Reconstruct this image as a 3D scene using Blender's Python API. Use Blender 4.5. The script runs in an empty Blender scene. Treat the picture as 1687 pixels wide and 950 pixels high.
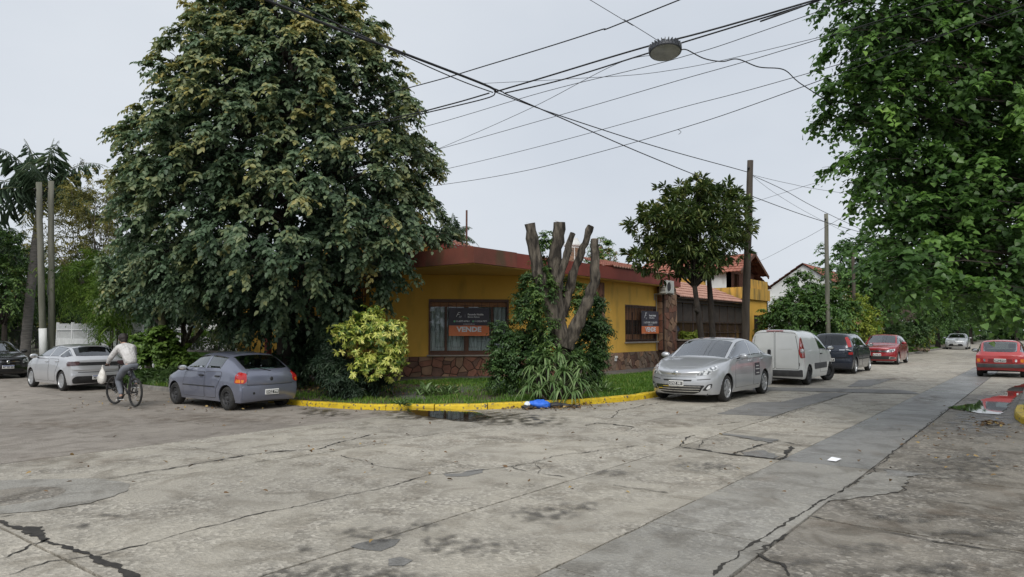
import bpy, bmesh, math, random
import numpy as np
from mathutils import Vector, Matrix, noise
from mathutils.bvhtree import BVHTree

random.seed(7)
SC = bpy.context.scene
COL = SC.collection
R = math.radians

# ------------------------------------------------------------------ camera, sky, sun, exposure
FPX, HOR, CAMH = 1150.0, 545.0, 1.68          # focal length and horizon in pixels of the 1687x950 frame
PITCH = math.atan((HOR - 475.0) / FPX)
YAW = math.atan((1730.0 - 843.5) / FPX)       # angle from the right-hand street (+X) to the view axis
cam_d = bpy.data.cameras.new("camera")
cam = bpy.data.objects.new("camera", cam_d)
COL.objects.link(cam)
cam_d.sensor_width = 36.0
cam_d.lens = FPX / 1687.0 * 36.0
cam_d.clip_start = 0.05
cam_d.clip_end = 3000.0
cam.location = (0, 0, CAMH)
cam.rotation_euler = (math.pi / 2 + PITCH, 0, YAW - math.pi / 2)
SC.camera = cam

world = bpy.data.worlds.new("World")
SC.world = world
world.use_nodes = True
SUN_EL, SUN_AZ = R(44), R(212)                # azimuth measured in the XY plane from +X
def build_world():
    nt = world.node_tree
    nt.nodes.clear()
    N = nt.nodes.new
    out = N('ShaderNodeOutputWorld'); bg = N('ShaderNodeBackground')
    sky = N('ShaderNodeTexSky'); sky.sky_type = 'NISHITA'; sky.sun_disc = False
    sky.sun_elevation = SUN_EL; sky.sun_rotation = math.pi / 2 - SUN_AZ
    sky.air_density = 1.0; sky.dust_density = 4.0; sky.ozone_density = 1.0
    hsv = N('ShaderNodeHueSaturation'); hsv.inputs['Saturation'].default_value = 0.25
    # a closed cloud deck hides most of the clear sky: even pale grey with soft thicker patches
    tc = N('ShaderNodeTexCoord'); mp = N('ShaderNodeMapping'); mp.inputs['Scale'].default_value = (1, 1, 2.2)
    nz = N('ShaderNodeTexNoise'); nz.inputs['Scale'].default_value = 1.6; nz.inputs['Detail'].default_value = 5
    rp = N('ShaderNodeValToRGB')
    rp.color_ramp.elements[0].position = 0.32; rp.color_ramp.elements[0].color = (3.75, 4.08, 4.55, 1)
    rp.color_ramp.elements[1].position = 0.7; rp.color_ramp.elements[1].color = (4.45, 4.73, 5.1, 1)
    mx = N('ShaderNodeMix'); mx.data_type = 'RGBA'; mx.inputs[0].default_value = 0.92
    L = nt.links.new
    L(sky.outputs[0], hsv.inputs['Color'])
    L(tc.outputs['Generated'], mp.inputs[0]); L(mp.outputs[0], nz.inputs['Vector'])
    L(nz.outputs['Fac'], rp.inputs[0])
    L(hsv.outputs[0], mx.inputs[6]); L(rp.outputs[0], mx.inputs[7])
    L(mx.outputs[2], bg.inputs['Color']); L(bg.outputs[0], out.inputs[0])
    bg.inputs['Strength'].default_value = 0.1
build_world()
sun_d = bpy.data.lights.new("sun", 'SUN'); sun_d.energy = 1.5; sun_d.angle = R(35); sun_d.color = (1.0, 0.97, 0.92)
sun = bpy.data.objects.new("sun", sun_d); COL.objects.link(sun)
sdir = Vector((math.cos(SUN_EL) * math.cos(SUN_AZ), math.cos(SUN_EL) * math.sin(SUN_AZ), math.sin(SUN_EL)))
sun.rotation_euler = (-sdir).to_track_quat('-Z', 'Y').to_euler()
sun.location = sdir * 60
SC.view_settings.view_transform = 'Standard'
SC.view_settings.look = 'None'
SC.view_settings.gamma = 1.0
SC.view_settings.use_curve_mapping = False
SC.view_settings.exposure = 0.74
SC.cycles.max_bounces = 8
SC.cycles.transparent_max_bounces = 12
SC.cycles.use_denoising = True

# ------------------------------------------------------------------ ground height and pixel helpers
def sst(a, b, x):
    t = min(1.0, max(0.0, (x - a) / (b - a)))
    return t * t * (3 - 2 * t)
def gz(x, y):                                  # the left-hand street lies a little lower
    return -0.20 * sst(6.5, 16.0, y) * (1 - sst(11.5, 17.5, x))
_F = Vector((math.cos(YAW) * math.cos(PITCH), math.sin(YAW) * math.cos(PITCH), math.sin(PITCH)))
_R = Vector((math.sin(YAW), -math.cos(YAW), 0))
_U = _R.cross(_F)
def ray(px, py):
    return (_F + _R * ((px - 843.5) / FPX) - _U * ((py - 475.0) / FPX))
def PZ(px, py, z):                             # point seen at a pixel, at height z
    d = ray(px, py); t = (z - CAMH) / d.z
    return Vector((d.x * t, d.y * t, z))
def PG(px, py, dz=0.0):                        # point seen at a pixel, on the ground
    z = dz
    for _ in range(8):
        p = PZ(px, py, z); z = gz(p.x, p.y) + dz
    return Vector((p.x, p.y, z))
def PD(px, py, dist):                          # point at a pixel, at a depth along the view axis
    d = ray(px, py)
    return Vector((0, 0, CAMH)) + d * dist

# ------------------------------------------------------------------ objects
def tag(o, label=None, cat=None, group=None, kind=None):
    if label: o['label'] = label
    if cat: o['category'] = cat
    if group: o['group'] = group
    if kind: o['kind'] = kind
    return o
def empty(name, loc=(0, 0, 0), rz=0.0):
    o = bpy.data.objects.new(name, None)
    o.empty_display_size = 0.2
    COL.objects.link(o); o.location = loc; o.rotation_euler = (0, 0, rz)
    return o
def link(name, me, mats, parent=None, smooth=False, loc=None, rz=None):
    o = bpy.data.objects.new(name, me)
    COL.objects.link(o)
    if mats is not None and len(me.materials) == 0:
        for m in (mats if isinstance(mats, (list, tuple)) else [mats]): me.materials.append(m)
    if parent is not None: o.parent = parent
    if loc is not None: o.location = loc
    if rz is not None: o.rotation_euler = (0, 0, rz)
    if smooth:
        me.polygons.foreach_set('use_smooth', [True] * len(me.polygons))
    return o
def copy_tree(o, parent=None):
    c = o.copy(); COL.objects.link(c)
    if parent is not None: c.parent = parent
    for ch in list(o.children): copy_tree(ch, c)
    return c

class MB:
    """collects simple shapes into one mesh"""
    def __init__(s): s.v = []; s.f = []; s.m = []
    def add(s, vs, fs, m=0):
        b = len(s.v); s.v += [tuple(v) for v in vs]
        for f in fs: s.f.append([i + b for i in f]); s.m.append(m)
        return s
    def box(s, x0, x1, y0, y1, z0, z1, m=0, M=None):
        vs = [(x, y, z) for z in (z0, z1) for y in (y0, y1) for x in (x0, x1)]
        if M is not None: vs = [M @ Vector(v) for v in vs]
        return s.add(vs, [(0, 2, 3, 1), (4, 5, 7, 6), (0, 1, 5, 4), (2, 6, 7, 3), (0, 4, 6, 2), (1, 3, 7, 5)], m)
    def bar(s, a, b, w, h=None, m=0, up=(0, 0, 1)):
        a, b = Vector(a), Vector(b); h = h or w
        d = (b - a).normalized(); u = Vector(up)
        if abs(d.dot(u)) > .98: u = Vector((1, 0, 0))
        sd = d.cross(u).normalized(); u = sd.cross(d)
        vs = [p + sd * i * w / 2 + u * j * h / 2 for p in (a, b) for i, j in ((-1, -1), (1, -1), (1, 1), (-1, 1))]
        return s.add(vs, [(3, 2, 1, 0), (4, 5, 6, 7), (0, 1, 5, 4), (1, 2, 6, 5), (2, 3, 7, 6), (3, 0, 4, 7)], m)
    def prism(s, poly, z0, z1, m=0, zf=None):
        n = len(poly)
        vs = [(p[0], p[1], z0 + (zf(p[0], p[1]) if zf else 0)) for p in poly] + [(p[0], p[1], z1 + (zf(p[0], p[1]) if zf else 0)) for p in poly]
        return s.add(vs, [list(range(n))[::-1], list(range(n, 2 * n))] + [(i, (i + 1) % n, n + (i + 1) % n, n + i) for i in range(n)], m)
    def prof(s, poly, d0, d1, M, m=0):
        """polygon in local (x,z) swept along local y from d0 to d1, placed by matrix M"""
        n = len(poly)
        vs = [M @ Vector((p[0], d0, p[1])) for p in poly] + [M @ Vector((p[0], d1, p[1])) for p in poly]
        return s.add(vs, [list(range(n)), list(range(n, 2 * n))[::-1]] + [(i, n + i, n + (i + 1) % n, (i + 1) % n) for i in range(n)], m)
    def tube(s, pts, r, n=8, m=0, cap=True):
        pts = [Vector(p) for p in pts]; k = len(pts)
        rr = r if isinstance(r, (list, tuple)) else [r] * k
        base = len(s.v); pu = None
        for i, p in enumerate(pts):
            d = (pts[min(i + 1, k - 1)] - pts[max(i - 1, 0)]).normalized()
            u = pu if pu is not None else (Vector((0, 0, 1)) if abs(d.z) < .9 else Vector((1, 0, 0)))
            sd = d.cross(u)
            if sd.length < 1e-5: sd = d.cross(Vector((.3, 1, .2)))
            sd.normalize(); u = sd.cross(d).normalized(); pu = u
            for j in range(n):
                a = 2 * math.pi * j / n
                s.v.append(tuple(p + (sd * math.cos(a) + u * math.sin(a)) * rr[i]))
        for i in range(k - 1):
            for j in range(n):
                a = base + i * n + j; b = base + i * n + (j + 1) % n
                s.f.append([a, b, b + n, a + n]); s.m.append(m)
        if cap:
            s.f.append([base + j for j in range(n)][::-1]); s.m.append(m)
            s.f.append([base + (k - 1) * n + j for j in range(n)]); s.m.append(m)
        return s
    def lathe(s, prof, n=24, M=None, m=0, close=False):
        base = len(s.v); k = len(prof)
        for r, z in prof:
            for j in range(n):
                a = 2 * math.pi * j / n
                v = Vector((r * math.cos(a), r * math.sin(a), z))
                s.v.append(tuple(M @ v if M is not None else v))
        for i in range(k if close else k - 1):
            for j in range(n):
                a = base + i * n + j; b = base + i * n + (j + 1) % n
                i2 = base + ((i + 1) % k) * n
                s.f.append([a, b, i2 + (j + 1) % n, i2 + j]); s.m.append(m)
        return s
    def disc(s, c, r, ax, n=16, m=0):
        ax = Vector(ax).normalized(); u = ax.orthogonal().normalized(); w = ax.cross(u)
        c = Vector(c); b = len(s.v)
        for j in range(n):
            a = 2 * math.pi * j / n; s.v.append(tuple(c + (u * math.cos(a) + w * math.sin(a)) * r))
        s.f.append([b + j for j in range(n)]); s.m.append(m); return s
    def ball(s, c, rx, ry, rz, n=10, k=7, m=0, M=None, jit=0):
        prof = []
        b = len(s.v)
        for i in range(k + 1):
            t = math.pi * i / k
            for j in range(n):
                a = 2 * math.pi * j / n; q = 1 + random.uniform(-jit, jit)
                v = Vector((math.sin(t) * math.cos(a) * rx * q, math.sin(t) * math.sin(a) * ry * q, math.cos(t) * rz * q))
                if M is not None: v = M @ v
                s.v.append(tuple(v + Vector(c)))
        for i in range(k):
            for j in range(n):
                a = b + i * n + j; a2 = b + i * n + (j + 1) % n
                s.f.append([a, a + n, a2 + n, a2]); s.m.append(m)
        return s
    def mesh(s, name):
        me = bpy.data.meshes.new(name); me.from_pydata(s.v, [], s.f)
        if any(s.m): me.polygons.foreach_set('material_index', s.m)
        me.update(); return me
    def build(s, name, mats, parent=None, smooth=False, loc=None, rz=None, fix=False):
        me = s.mesh(name)
        if fix:
            bm = bmesh.new(); bm.from_mesh(me); bmesh.ops.recalc_face_normals(bm, faces=bm.faces); bm.to_mesh(me); bm.free()
        o = link(name, me, mats, parent, smooth, loc, rz)
        return o

def autosmooth(o, ang=40):
    me = o.data
    me.polygons.foreach_set('use_smooth', [True] * len(me.polygons))
    bm = bmesh.new(); bm.from_mesh(me)
    c = math.cos(R(ang))
    for e in bm.edges:
        if len(e.link_faces) == 2 and e.link_faces[0].normal.dot(e.link_faces[1].normal) < c: e.smooth = False
    bm.to_mesh(me); bm.free()
    return o
def bevel(o, w=.01, seg=2):
    bm = bmesh.new(); bm.from_mesh(o.data)
    bmesh.ops.remove_doubles(bm, verts=bm.verts, dist=1e-5)
    bmesh.ops.bevel(bm, geom=[e for e in bm.edges if len(e.link_faces) == 2 and e.calc_face_angle(0) > .5], offset=w, segments=seg, affect='EDGES', profile=.6)
    bm.to_mesh(o.data); bm.free(); return o
def np_mesh(name, V, Fq, attr=None):
    """V (n,3), Fq (k,4) or (k,3) -> mesh; attr = per-face float 'tint'"""
    me = bpy.data.meshes.new(name)
    k, c = Fq.shape
    me.vertices.add(len(V)); me.vertices.foreach_set('co', V.astype(np.float32).ravel())
    me.loops.add(k * c); me.loops.foreach_set('vertex_index', Fq.astype(np.int32).ravel())
    me.polygons.add(k)
    me.polygons.foreach_set('loop_start', np.arange(0, k * c, c, dtype=np.int32))
    me.polygons.foreach_set('loop_total', np.full(k, c, dtype=np.int32))
    me.update(calc_edges=True)
    if attr is not None:
        a = me.attributes.new('tint', 'FLOAT', 'FACE'); a.data.foreach_set('value', attr.astype(np.float32))
    me.validate()
    return me
def text_mesh(txt, size, name='lettering', bold=0.0, depth=0.002, align='CENTER', shear=0):
    cu = bpy.data.curves.new(name, 'FONT'); cu.body = txt; cu.size = size; cu.align_x = align; cu.align_y = 'CENTER'
    cu.extrude = depth; cu.offset = bold; cu.shear = shear; cu.resolution_u = 2
    o = bpy.data.objects.new(name, cu); COL.objects.link(o)
    bpy.context.view_layer.update()
    me = bpy.data.meshes.new_from_object(o.evaluated_get(bpy.context.evaluated_depsgraph_get()))
    bpy.data.objects.remove(o); bpy.data.curves.remove(cu)
    me.name = name; me.materials.clear()
    return me
def frame_mat(o, xdir, up, pos):
    """matrix with local x = xdir, local y = up, local z = normal"""
    x = Vector(xdir).normalized(); z = x.cross(Vector(up)).normalized(); y = z.cross(x)
    M = Matrix((x, y, z)).transposed().to_4x4(); M.translation = pos
    return M

# ------------------------------------------------------------------ materials
MATS = {}
def pm(name, c1, c2=None, scale=4.0, rough=0.6, bump=0.0, bscale=None, metal=0.0, spec=0.5, detail=6, lo=.35, hi=.65, coat=0.0, stretch=None, obj_var=0.0, coords='Object', bdist=.02):
    """procedural material: two base colours mixed by noise, optional relief, optional per-object variation"""
    if name in MATS: return MATS[name]
    m = bpy.data.materials.new(name); m.use_nodes = True
    nt = m.node_tree; N = nt.nodes.new; L = nt.links.new
    b = nt.nodes['Principled BSDF']
    b.inputs['Roughness'].default_value = rough; b.inputs['Metallic'].default_value = metal
    b.inputs['Specular IOR Level'].default_value = spec
    if coat: b.inputs['Coat Weight'].default_value = coat; b.inputs['Coat Roughness'].default_value = .04
    c2 = c2 or tuple(min(1, v * 1.12) for v in c1)
    tc = N('ShaderNodeTexCoord'); src = tc.outputs[coords]
    if coords == 'World':
        pass
    if stretch:
        mp = N('ShaderNodeMapping'); mp.inputs['Scale'].default_value = stretch; L(src, mp.inputs[0]); src = mp.outputs[0]
    nz = N('ShaderNodeTexNoise'); nz.inputs['Scale'].default_value = scale; nz.inputs['Detail'].default_value = detail
    L(src, nz.inputs['Vector'])
    rp = N('ShaderNodeValToRGB'); rp.color_ramp.elements[0].position = lo; rp.color_ramp.elements[1].position = hi
    rp.color_ramp.elements[0].color = (*c1, 1); rp.color_ramp.elements[1].color = (*c2, 1)
    L(nz.outputs['Fac'], rp.inputs[0]); col = rp.outputs[0]
    if obj_var:
        oi = N('ShaderNodeObjectInfo'); mr = N('ShaderNodeMapRange')
        mr.inputs['To Min'].default_value = 1 - obj_var; mr.inputs['To Max'].default_value = 1 + obj_var
        L(oi.outputs['Random'], mr.inputs['Value'])
        hs = N('ShaderNodeHueSaturation'); L(mr.outputs[0], hs.inputs['Value']); L(col, hs.inputs['Color']); col = hs.outputs[0]
    L(col, b.inputs['Base Color'])
    if bump:
        bn = N('ShaderNodeTexNoise'); bn.inputs['Scale'].default_value = bscale or scale * 6; bn.inputs['Detail'].default_value = 4
        L(src, bn.inputs['Vector'])
        bp = N('ShaderNodeBump'); bp.inputs['Strength'].default_value = bump; bp.inputs['Distance'].default_value = bdist
        L(bn.outputs['Fac'], bp.inputs['Height']); L(bp.outputs[0], b.inputs['Normal'])
    MATS[name] = m
    return m
def leafmat(name, stops, rough=.45, trans=.25, spec=.4):
    """foliage: leaf colour picked from a ramp by each leaf's own 'tint' value"""
    if name in MATS: return MATS[name]
    m = bpy.data.materials.new(name); m.use_nodes = True
    nt = m.node_tree; N = nt.nodes.new; L = nt.links.new
    b = nt.nodes['Principled BSDF']; out = nt.nodes['Material Output']
    at = N('ShaderNodeAttribute'); at.attribute_name = 'tint'
    rp = N('ShaderNodeValToRGB'); els = rp.color_ramp.elements
    while len(els) < len(stops): els.new(.5)
    for e, (p, c) in zip(els, stops): e.position = p; e.color = (*c, 1)
    L(at.outputs['Fac'], rp.inputs[0]); L(rp.outputs[0], b.inputs['Base Color'])
    b.inputs['Roughness'].default_value = rough; b.inputs['Specular IOR Level'].default_value = spec
    tr = N('ShaderNodeBsdfTranslucent'); hs = N('ShaderNodeHueSaturation'); hs.inputs['Value'].default_value = 1.5; hs.inputs['Saturation'].default_value = 1.1
    L(rp.outputs[0], hs.inputs['Color']); L(hs.outputs[0], tr.inputs['Color'])
    mx = N('ShaderNodeMixShader'); mx.inputs[0].default_value = trans
    L(b.outputs[0], mx.inputs[1]); L(tr.outputs[0], mx.inputs[2]); L(mx.outputs[0], out.inputs['Surface'])
    MATS[name] = m
    return m
def glassmat(name, tint, clear=.6, rough=.02):
    """pane: fresnel mirror over a tinted see-through body"""
    if name in MATS: return MATS[name]
    m = bpy.data.materials.new(name); m.use_nodes = True
    nt = m.node_tree; N = nt.nodes.new; L = nt.links.new
    nt.nodes.remove(nt.nodes['Principled BSDF']); out = nt.nodes['Material Output']
    tr = N('ShaderNodeBsdfTransparent'); tr.inputs[0].default_value = (*tint, 1)
    gl = N('ShaderNodeBsdfGlossy'); gl.inputs['Roughness'].default_value = rough; gl.inputs['Color'].default_value = (.95, .97, 1, 1)
    fr = N('ShaderNodeLayerWeight'); fr.inputs['Blend'].default_value = .5
    pw = N('ShaderNodeMath'); pw.operation = 'POWER'; pw.inputs[1].default_value = 2.2; L(fr.outputs['Facing'], pw.inputs[0])
    ma = N('ShaderNodeMath'); ma.operation = 'MULTIPLY_ADD'; ma.inputs[1].default_value = .92; ma.inputs[2].default_value = .05; ma.use_clamp = True
    L(pw.outputs[0], ma.inputs[0])
    mx = N('ShaderNodeMixShader'); L(ma.outputs[0], mx.inputs[0]); L(tr.outputs[0], mx.inputs[1]); L(gl.outputs[0], mx.inputs[2])
    L(mx.outputs[0], out.inputs['Surface'])
    MATS[name] = m
    return m
def emitless(name, c, rough=.5, metal=0.0, spec=.5, coat=0.0):
    return pm(name, c, tuple(min(1, v * 1.06 + .002) for v in c), scale=9, rough=rough, metal=metal, spec=spec, coat=coat)
# ================================================================== ground, streets, kerbs
def concretemat(name, base, warm, peb_lo, peb_hi, rough=.8, stain=.5, wet=0.0, aggr=1.0):
    m = bpy.data.materials.new(name); m.use_nodes = True
    nt = m.node_tree; N = nt.nodes.new; L = nt.links.new
    b = nt.nodes['Principled BSDF']
    geo = N('ShaderNodeNewGeometry'); P = geo.outputs['Position']
    def noise_(sc, det=6, dist=0.0):
        n = N('ShaderNodeTexNoise'); n.inputs['Scale'].default_value = sc; n.inputs['Detail'].default_value = det
        n.inputs['Distortion'].default_value = dist; L(P, n.inputs['Vector']); return n.outputs['Fac']
    def ramp(src, stops):
        r = N('ShaderNodeValToRGB'); e = r.color_ramp.elements
        while len(e) < len(stops): e.new(.5)
        for q, (p, c) in zip(e, stops): q.position = p; q.color = (*c, 1)
        L(src, r.inputs[0]); return r.outputs[0]
    def mix(f, a, c, mode='MIX'):
        x = N('ShaderNodeMix'); x.data_type = 'RGBA'; x.blend_type = mode
        if isinstance(f, float): x.inputs[0].default_value = f
        else: L(f, x.inputs[0])
        L(a, x.inputs[6]); L(c, x.inputs[7]); return x.outputs[2]
    body = ramp(noise_(.55, 8, .4), [(.3, base), (.68, warm)])
    blot = ramp(noise_(2.3, 9, .8), [(.36, (.62, .60, .57)), (.52, (1, 1, 1)), (.75, (1.06, 1.05, 1.02))])
    col = mix(stain, body, blot, 'MULTIPLY')
    vo = N('ShaderNodeTexVoronoi'); vo.inputs['Scale'].default_value = 30; L(P, vo.inputs['Vector'])
    peb = ramp(vo.outputs['Color'], [(0.1, peb_lo), (.6, base), (.95, peb_hi)])
    where = ramp(noise_(1.1, 5, .6), [(.38, (.12, .12, .12)), (.66, (.75, .75, .75))])
    k = N('ShaderNodeMath'); k.operation = 'MULTIPLY'; k.inputs[1].default_value = aggr; L(where, k.inputs[0])
    col = mix(k.outputs[0], col, mix(1.0, peb, blot, 'MULTIPLY'))
    fine = ramp(noise_(160, 3), [(.3, (.78, .78, .78)), (.7, (1.18, 1.18, 1.18))])
    col = mix(.8, col, fine, 'MULTIPLY')
    rust = ramp(noise_(.9, 7, 1.2), [(.62, (0, 0, 0)), (.8, (.45, .45, .45))])
    brown = N('ShaderNodeRGB'); brown.outputs[0].default_value = (.17, .125, .085, 1)
    col = mix(rust, col, brown.outputs[0])
    oi = N('ShaderNodeObjectInfo'); mr = N('ShaderNodeMapRange'); mr.inputs['To Min'].default_value = .88; mr.inputs['To Max'].default_value = 1.1
    L(oi.outputs['Random'], mr.inputs['Value']); hs = N('ShaderNodeHueSaturation'); L(mr.outputs[0], hs.inputs['Value']); L(col, hs.inputs['Color'])
    L(hs.outputs[0], b.inputs['Base Color'])
    rr = N('ShaderNodeMapRange'); rr.inputs['From Min'].default_value = .35; rr.inputs['From Max'].default_value = .65
    rr.inputs['To Min'].default_value = rough - wet; rr.inputs['To Max'].default_value = rough
    L(noise_(.8, 4, .5), rr.inputs['Value']); L(rr.outputs[0], b.inputs['Roughness'])
    b.inputs['Specular IOR Level'].default_value = .4
    bp = N('ShaderNodeBump'); bp.inputs['Strength'].default_value = .8; bp.inputs['Distance'].default_value = .010
    ad = N('ShaderNodeMath'); ad.operation = 'ADD'; L(vo.outputs['Distance'], ad.inputs[0]); L(noise_(60, 4), ad.inputs[1])
    L(ad.outputs[0], bp.inputs['Height']); L(bp.outputs[0], b.inputs['Normal'])
    MATS[name] = m; return m
CONC = concretemat('road_concrete', (.325, .300, .255), (.425, .390, .325), (.155, .143, .125), (.58, .54, .47), .85, .55, .1)
CONC_L = concretemat('left_street_concrete', (.245, .218, .188), (.32, .288, .25), (.14, .122, .105), (.40, .36, .315), .85, .55, .1, .5)
CONC_D = concretemat('worn_gutter_concrete', (.18, .163, .138), (.28, .252, .21), (.07, .065, .058), (.46, .43, .38), .8, .95, .25)
TRENCH = concretemat('smooth_trench_concrete', (.245, .232, .205), (.31, .295, .262), (.14, .132, .12), (.43, .41, .37), .75, .7, .15, .7)
TRENCHW = concretemat('wet_trench_concrete', (.165, .16, .148), (.225, .217, .20), (.11, .106, .10), (.30, .29, .275), .55, .7, .3, .5)
PATCH = concretemat('asphalt_patch', (.165, .16, .15), (.225, .218, .205), (.10, .10, .095), (.31, .30, .285), .75, .5, .2, .5)
PAVE = concretemat('sidewalk_paving', (.09, .088, .085), (.14, .135, .128), (.06, .06, .06), (.19, .185, .18), .7, .8, .3, .4)
CRACK = pm('crack_dirt', (.018, .016, .014), (.04, .036, .03), scale=12, rough=.95)
SOIL = pm('verge_soil', (.045, .035, .024), (.10, .083, .058), scale=3.5, rough=.95, bump=.6, bscale=30)
DIRT = pm('ground_dirt', (.05, .045, .03), (.075, .08, .035), scale=.7, rough=.95)
YELLOW = pm('kerb_yellow_paint', (.50, .34, .012), (.66, .47, .02), scale=5, rough=.65, bump=.4, bscale=25, lo=.3, hi=.6)
KERBC = pm('kerb_concrete', (.15, .14, .125), (.24, .225, .2), scale=5, rough=.9, bump=.4, bscale=30, obj_var=.1)

def chip_paint(m):
    """paint worn through to the concrete in small chips"""
    nt = m.node_tree; N = nt.nodes.new; L = nt.links.new; b = nt.nodes['Principled BSDF']
    src = b.inputs['Base Color'].links[0].from_socket
    geo = N('ShaderNodeNewGeometry'); n = N('ShaderNodeTexNoise'); n.inputs['Scale'].default_value = 14; n.inputs['Detail'].default_value = 8
    L(geo.outputs['Position'], n.inputs['Vector'])
    r = N('ShaderNodeValToRGB'); r.color_ramp.elements[0].position = .565; r.color_ramp.elements[1].position = .63
    L(n.outputs['Fac'], r.inputs[0])
    x = N('ShaderNodeMix'); x.data_type = 'RGBA'; L(r.outputs[0], x.inputs[0]); L(src, x.inputs[6]); x.inputs[7].default_value = (.12, .10, .075, 1)
    L(x.outputs[2], b.inputs['Base Color'])
chip_paint(YELLOW)

def sheet(name, poly, dz, mat, parent=None, step=1.6, zf=gz, jitter=0.0):
    bm = bmesh.new()
    bm.faces.new([bm.verts.new((p[0], p[1], 0)) for p in poly])
    xs = [p[0] for p in poly]; ys = [p[1] for p in poly]
    def cut(a, b, no):
        n = int((b - a) / step)
        if n > 200: n = 200
        for i in range(1, n + 1):
            t = a + (b - a) * i / (n + 1)
            co = (t, 0, 0) if no[0] else (0, t, 0)
            bmesh.ops.bisect_plane(bm, geom=bm.verts[:] + bm.edges[:] + bm.faces[:], plane_co=co, plane_no=no, dist=1e-5)
    cut(min(xs), max(xs), (1, 0, 0)); cut(min(ys), max(ys), (0, 1, 0))
    for v in bm.verts:
        v.co.z = (zf(v.co.x, v.co.y) if zf else 0) + dz + (noise.noise((v.co.x * .9, v.co.y * .9, 3)) * jitter if jitter else 0)
    bmesh.ops.recalc_face_normals(bm, faces=bm.faces)
    if bm.faces and sum(f.normal.z for f in bm.faces) < 0: bmesh.ops.reverse_faces(bm, faces=bm.faces)
    me = bpy.data.meshes.new(name); bm.to_mesh(me); bm.free()
    return link(name, me, mat, parent)

# --- the land to the horizon
gb = MB(); N_ = 40
xs_ = [-900, -300, -60] + [x * 4.0 for x in range(-8, 40)] + [200, 400, 1200]
ys_ = [-900, -300, -60] + [y * 4.0 for y in range(-8, 24)] + [140, 400, 1200]
gv = [(x, y, gz(x, y) - .07) for y in ys_ for x in xs_]; nx = len(xs_)
gb.add(gv, [(j * nx + i, j * nx + i + 1, (j + 1) * nx + i + 1, (j + 1) * nx + i) for j in range(len(ys_) - 1) for i in range(nx - 1)])
tag(gb.build('ground', DIRT), kind='structure')

road = tag(empty('road'), kind='structure')
KX0, KX1, KY0, KY1 = 3.0, 10.75, .65, 8.0          # kerb faces of the two streets
def wob(a, b, amp, step=.3):
    """points from a to b (b left out) with a slightly uneven edge"""
    a, b = Vector(a), Vector(b); d = b - a; n = max(1, int(d.length / step)); nn = Vector((-d.y, d.x)).normalized()
    return [a + d * i / n + nn * (random.uniform(-amp, amp) if i else 0) for i in range(n)]
def slab(x0, x1, y0, y1, mat, gap=.009, dz=0.0, amp=.006, name='slab'):
    q = [random.uniform(-.004, .004) for _ in range(4)]
    c = [(x0 + gap, y0 + gap), (x1 - gap, y0 + gap), (x1 - gap, y1 - gap), (x0 + gap, y1 - gap)]
    far = (x0 + x1) / 2 > 24 or y0 > 30
    poly = []
    for i in range(4): poly += wob(c[i], c[(i + 1) % 4], amp, 3.0 if far else .3)
    ch = dz + random.uniform(-.003, .003)
    m = MB(); n = len(poly)
    top = [(p.x, p.y, gz(p.x, p.y) + ch) for p in poly]
    cx, cy = (x0 + x1) / 2, (y0 + y1) / 2
    bot = [(p.x, p.y, gz(p.x, p.y) + ch - .05) for p in poly]
    m.add(top + bot + [(cx, cy, gz(cx, cy) + ch)],
          [(i, (i + 1) % n, 2 * n) for i in range(n)] + [(i, n + i, n + (i + 1) % n, (i + 1) % n) for i in range(n)])
    return m.build(name, mat, road)
XJ = [-14, -9, -4.5, -.6, 2.15, 6.7, 9.3, 11.9, 14.5, 17.1, 19.7, 22.3, 24.9, 27.5, 30.1, 33, 37, 41, 45, 50, 56, 64, 74, 86, 100, 120, 150]
for a, b in zip(XJ, XJ[1:]):
    big = 2.15 in (a, b)
    for y0, y1 in ((KY0 - .1, 1.8), (2.85, 4.35), (4.35, 8.1)) if b < 12 else ((KY0 - .1, 1.8), (2.85, 4.35), (4.35, 6.05), (6.05, 8.1)):
        if y1 < 2 and 2 < a < 17: y0 = -2.5
        slab(a, b, y0, y1, CONC_D if y1 < 2 and a < 20 else CONC, gap=.009 if not big else .014)
# the paved trench that runs along the right-hand street
TJ = [-12, -6, -2, 1.5, 4.2, 5.7, 7.2, 9.45, 10.2, 13.6, 17, 21, 26, 32, 40, 52, 70, 100, 150]
for a, b in zip(TJ, TJ[1:]): slab(a, b, 1.8, 2.85, TRENCH if b < 9.6 else TRENCHW, dz=.004)
# left-hand street, both ways from the crossing
for a, b in zip([8.1, 11.2, 14.6, 18.3, 22, 26, 30, 35, 41, 48, 58, 72], [11.2, 14.6, 18.3, 22, 26, 30, 35, 41, 48, 58, 72, 95]):
    for x0, x1 in ((KX0 - .1, 5.4), (5.4, 8.1), (8.1, 10.85)):
        slab(x0, x1, a, b, CONC_L if a > 11 else CONC)
for a, b in zip([-30, -22, -15, -9, -4.5], [-22, -15, -9, -4.5, -2.5]):
    for x0, x1 in ((KX0 - .1, 6.7), (6.7, 11.3)): slab(x0, x1, a, b, CONC_D, gap=.003)
# the rounded-off corners
for x0, x1, y0, y1, mm in ((10.85, 13.4, 8.1, 10.6, CONC), (13.4, 16.4, 8.1, 10.6, CONC), (10.85, 13.4, 10.6, 13.8, CONC_L),
                       (11.3, 14.2, -5.6, -2.5, CONC_D),
                       (-3, 2.9, 8.1, 14, CONC_L), (-3, 2.15, -5.6, .55, CONC_D)):
    slab(x0, x1, y0, y1, mm, gap=.002)

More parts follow.
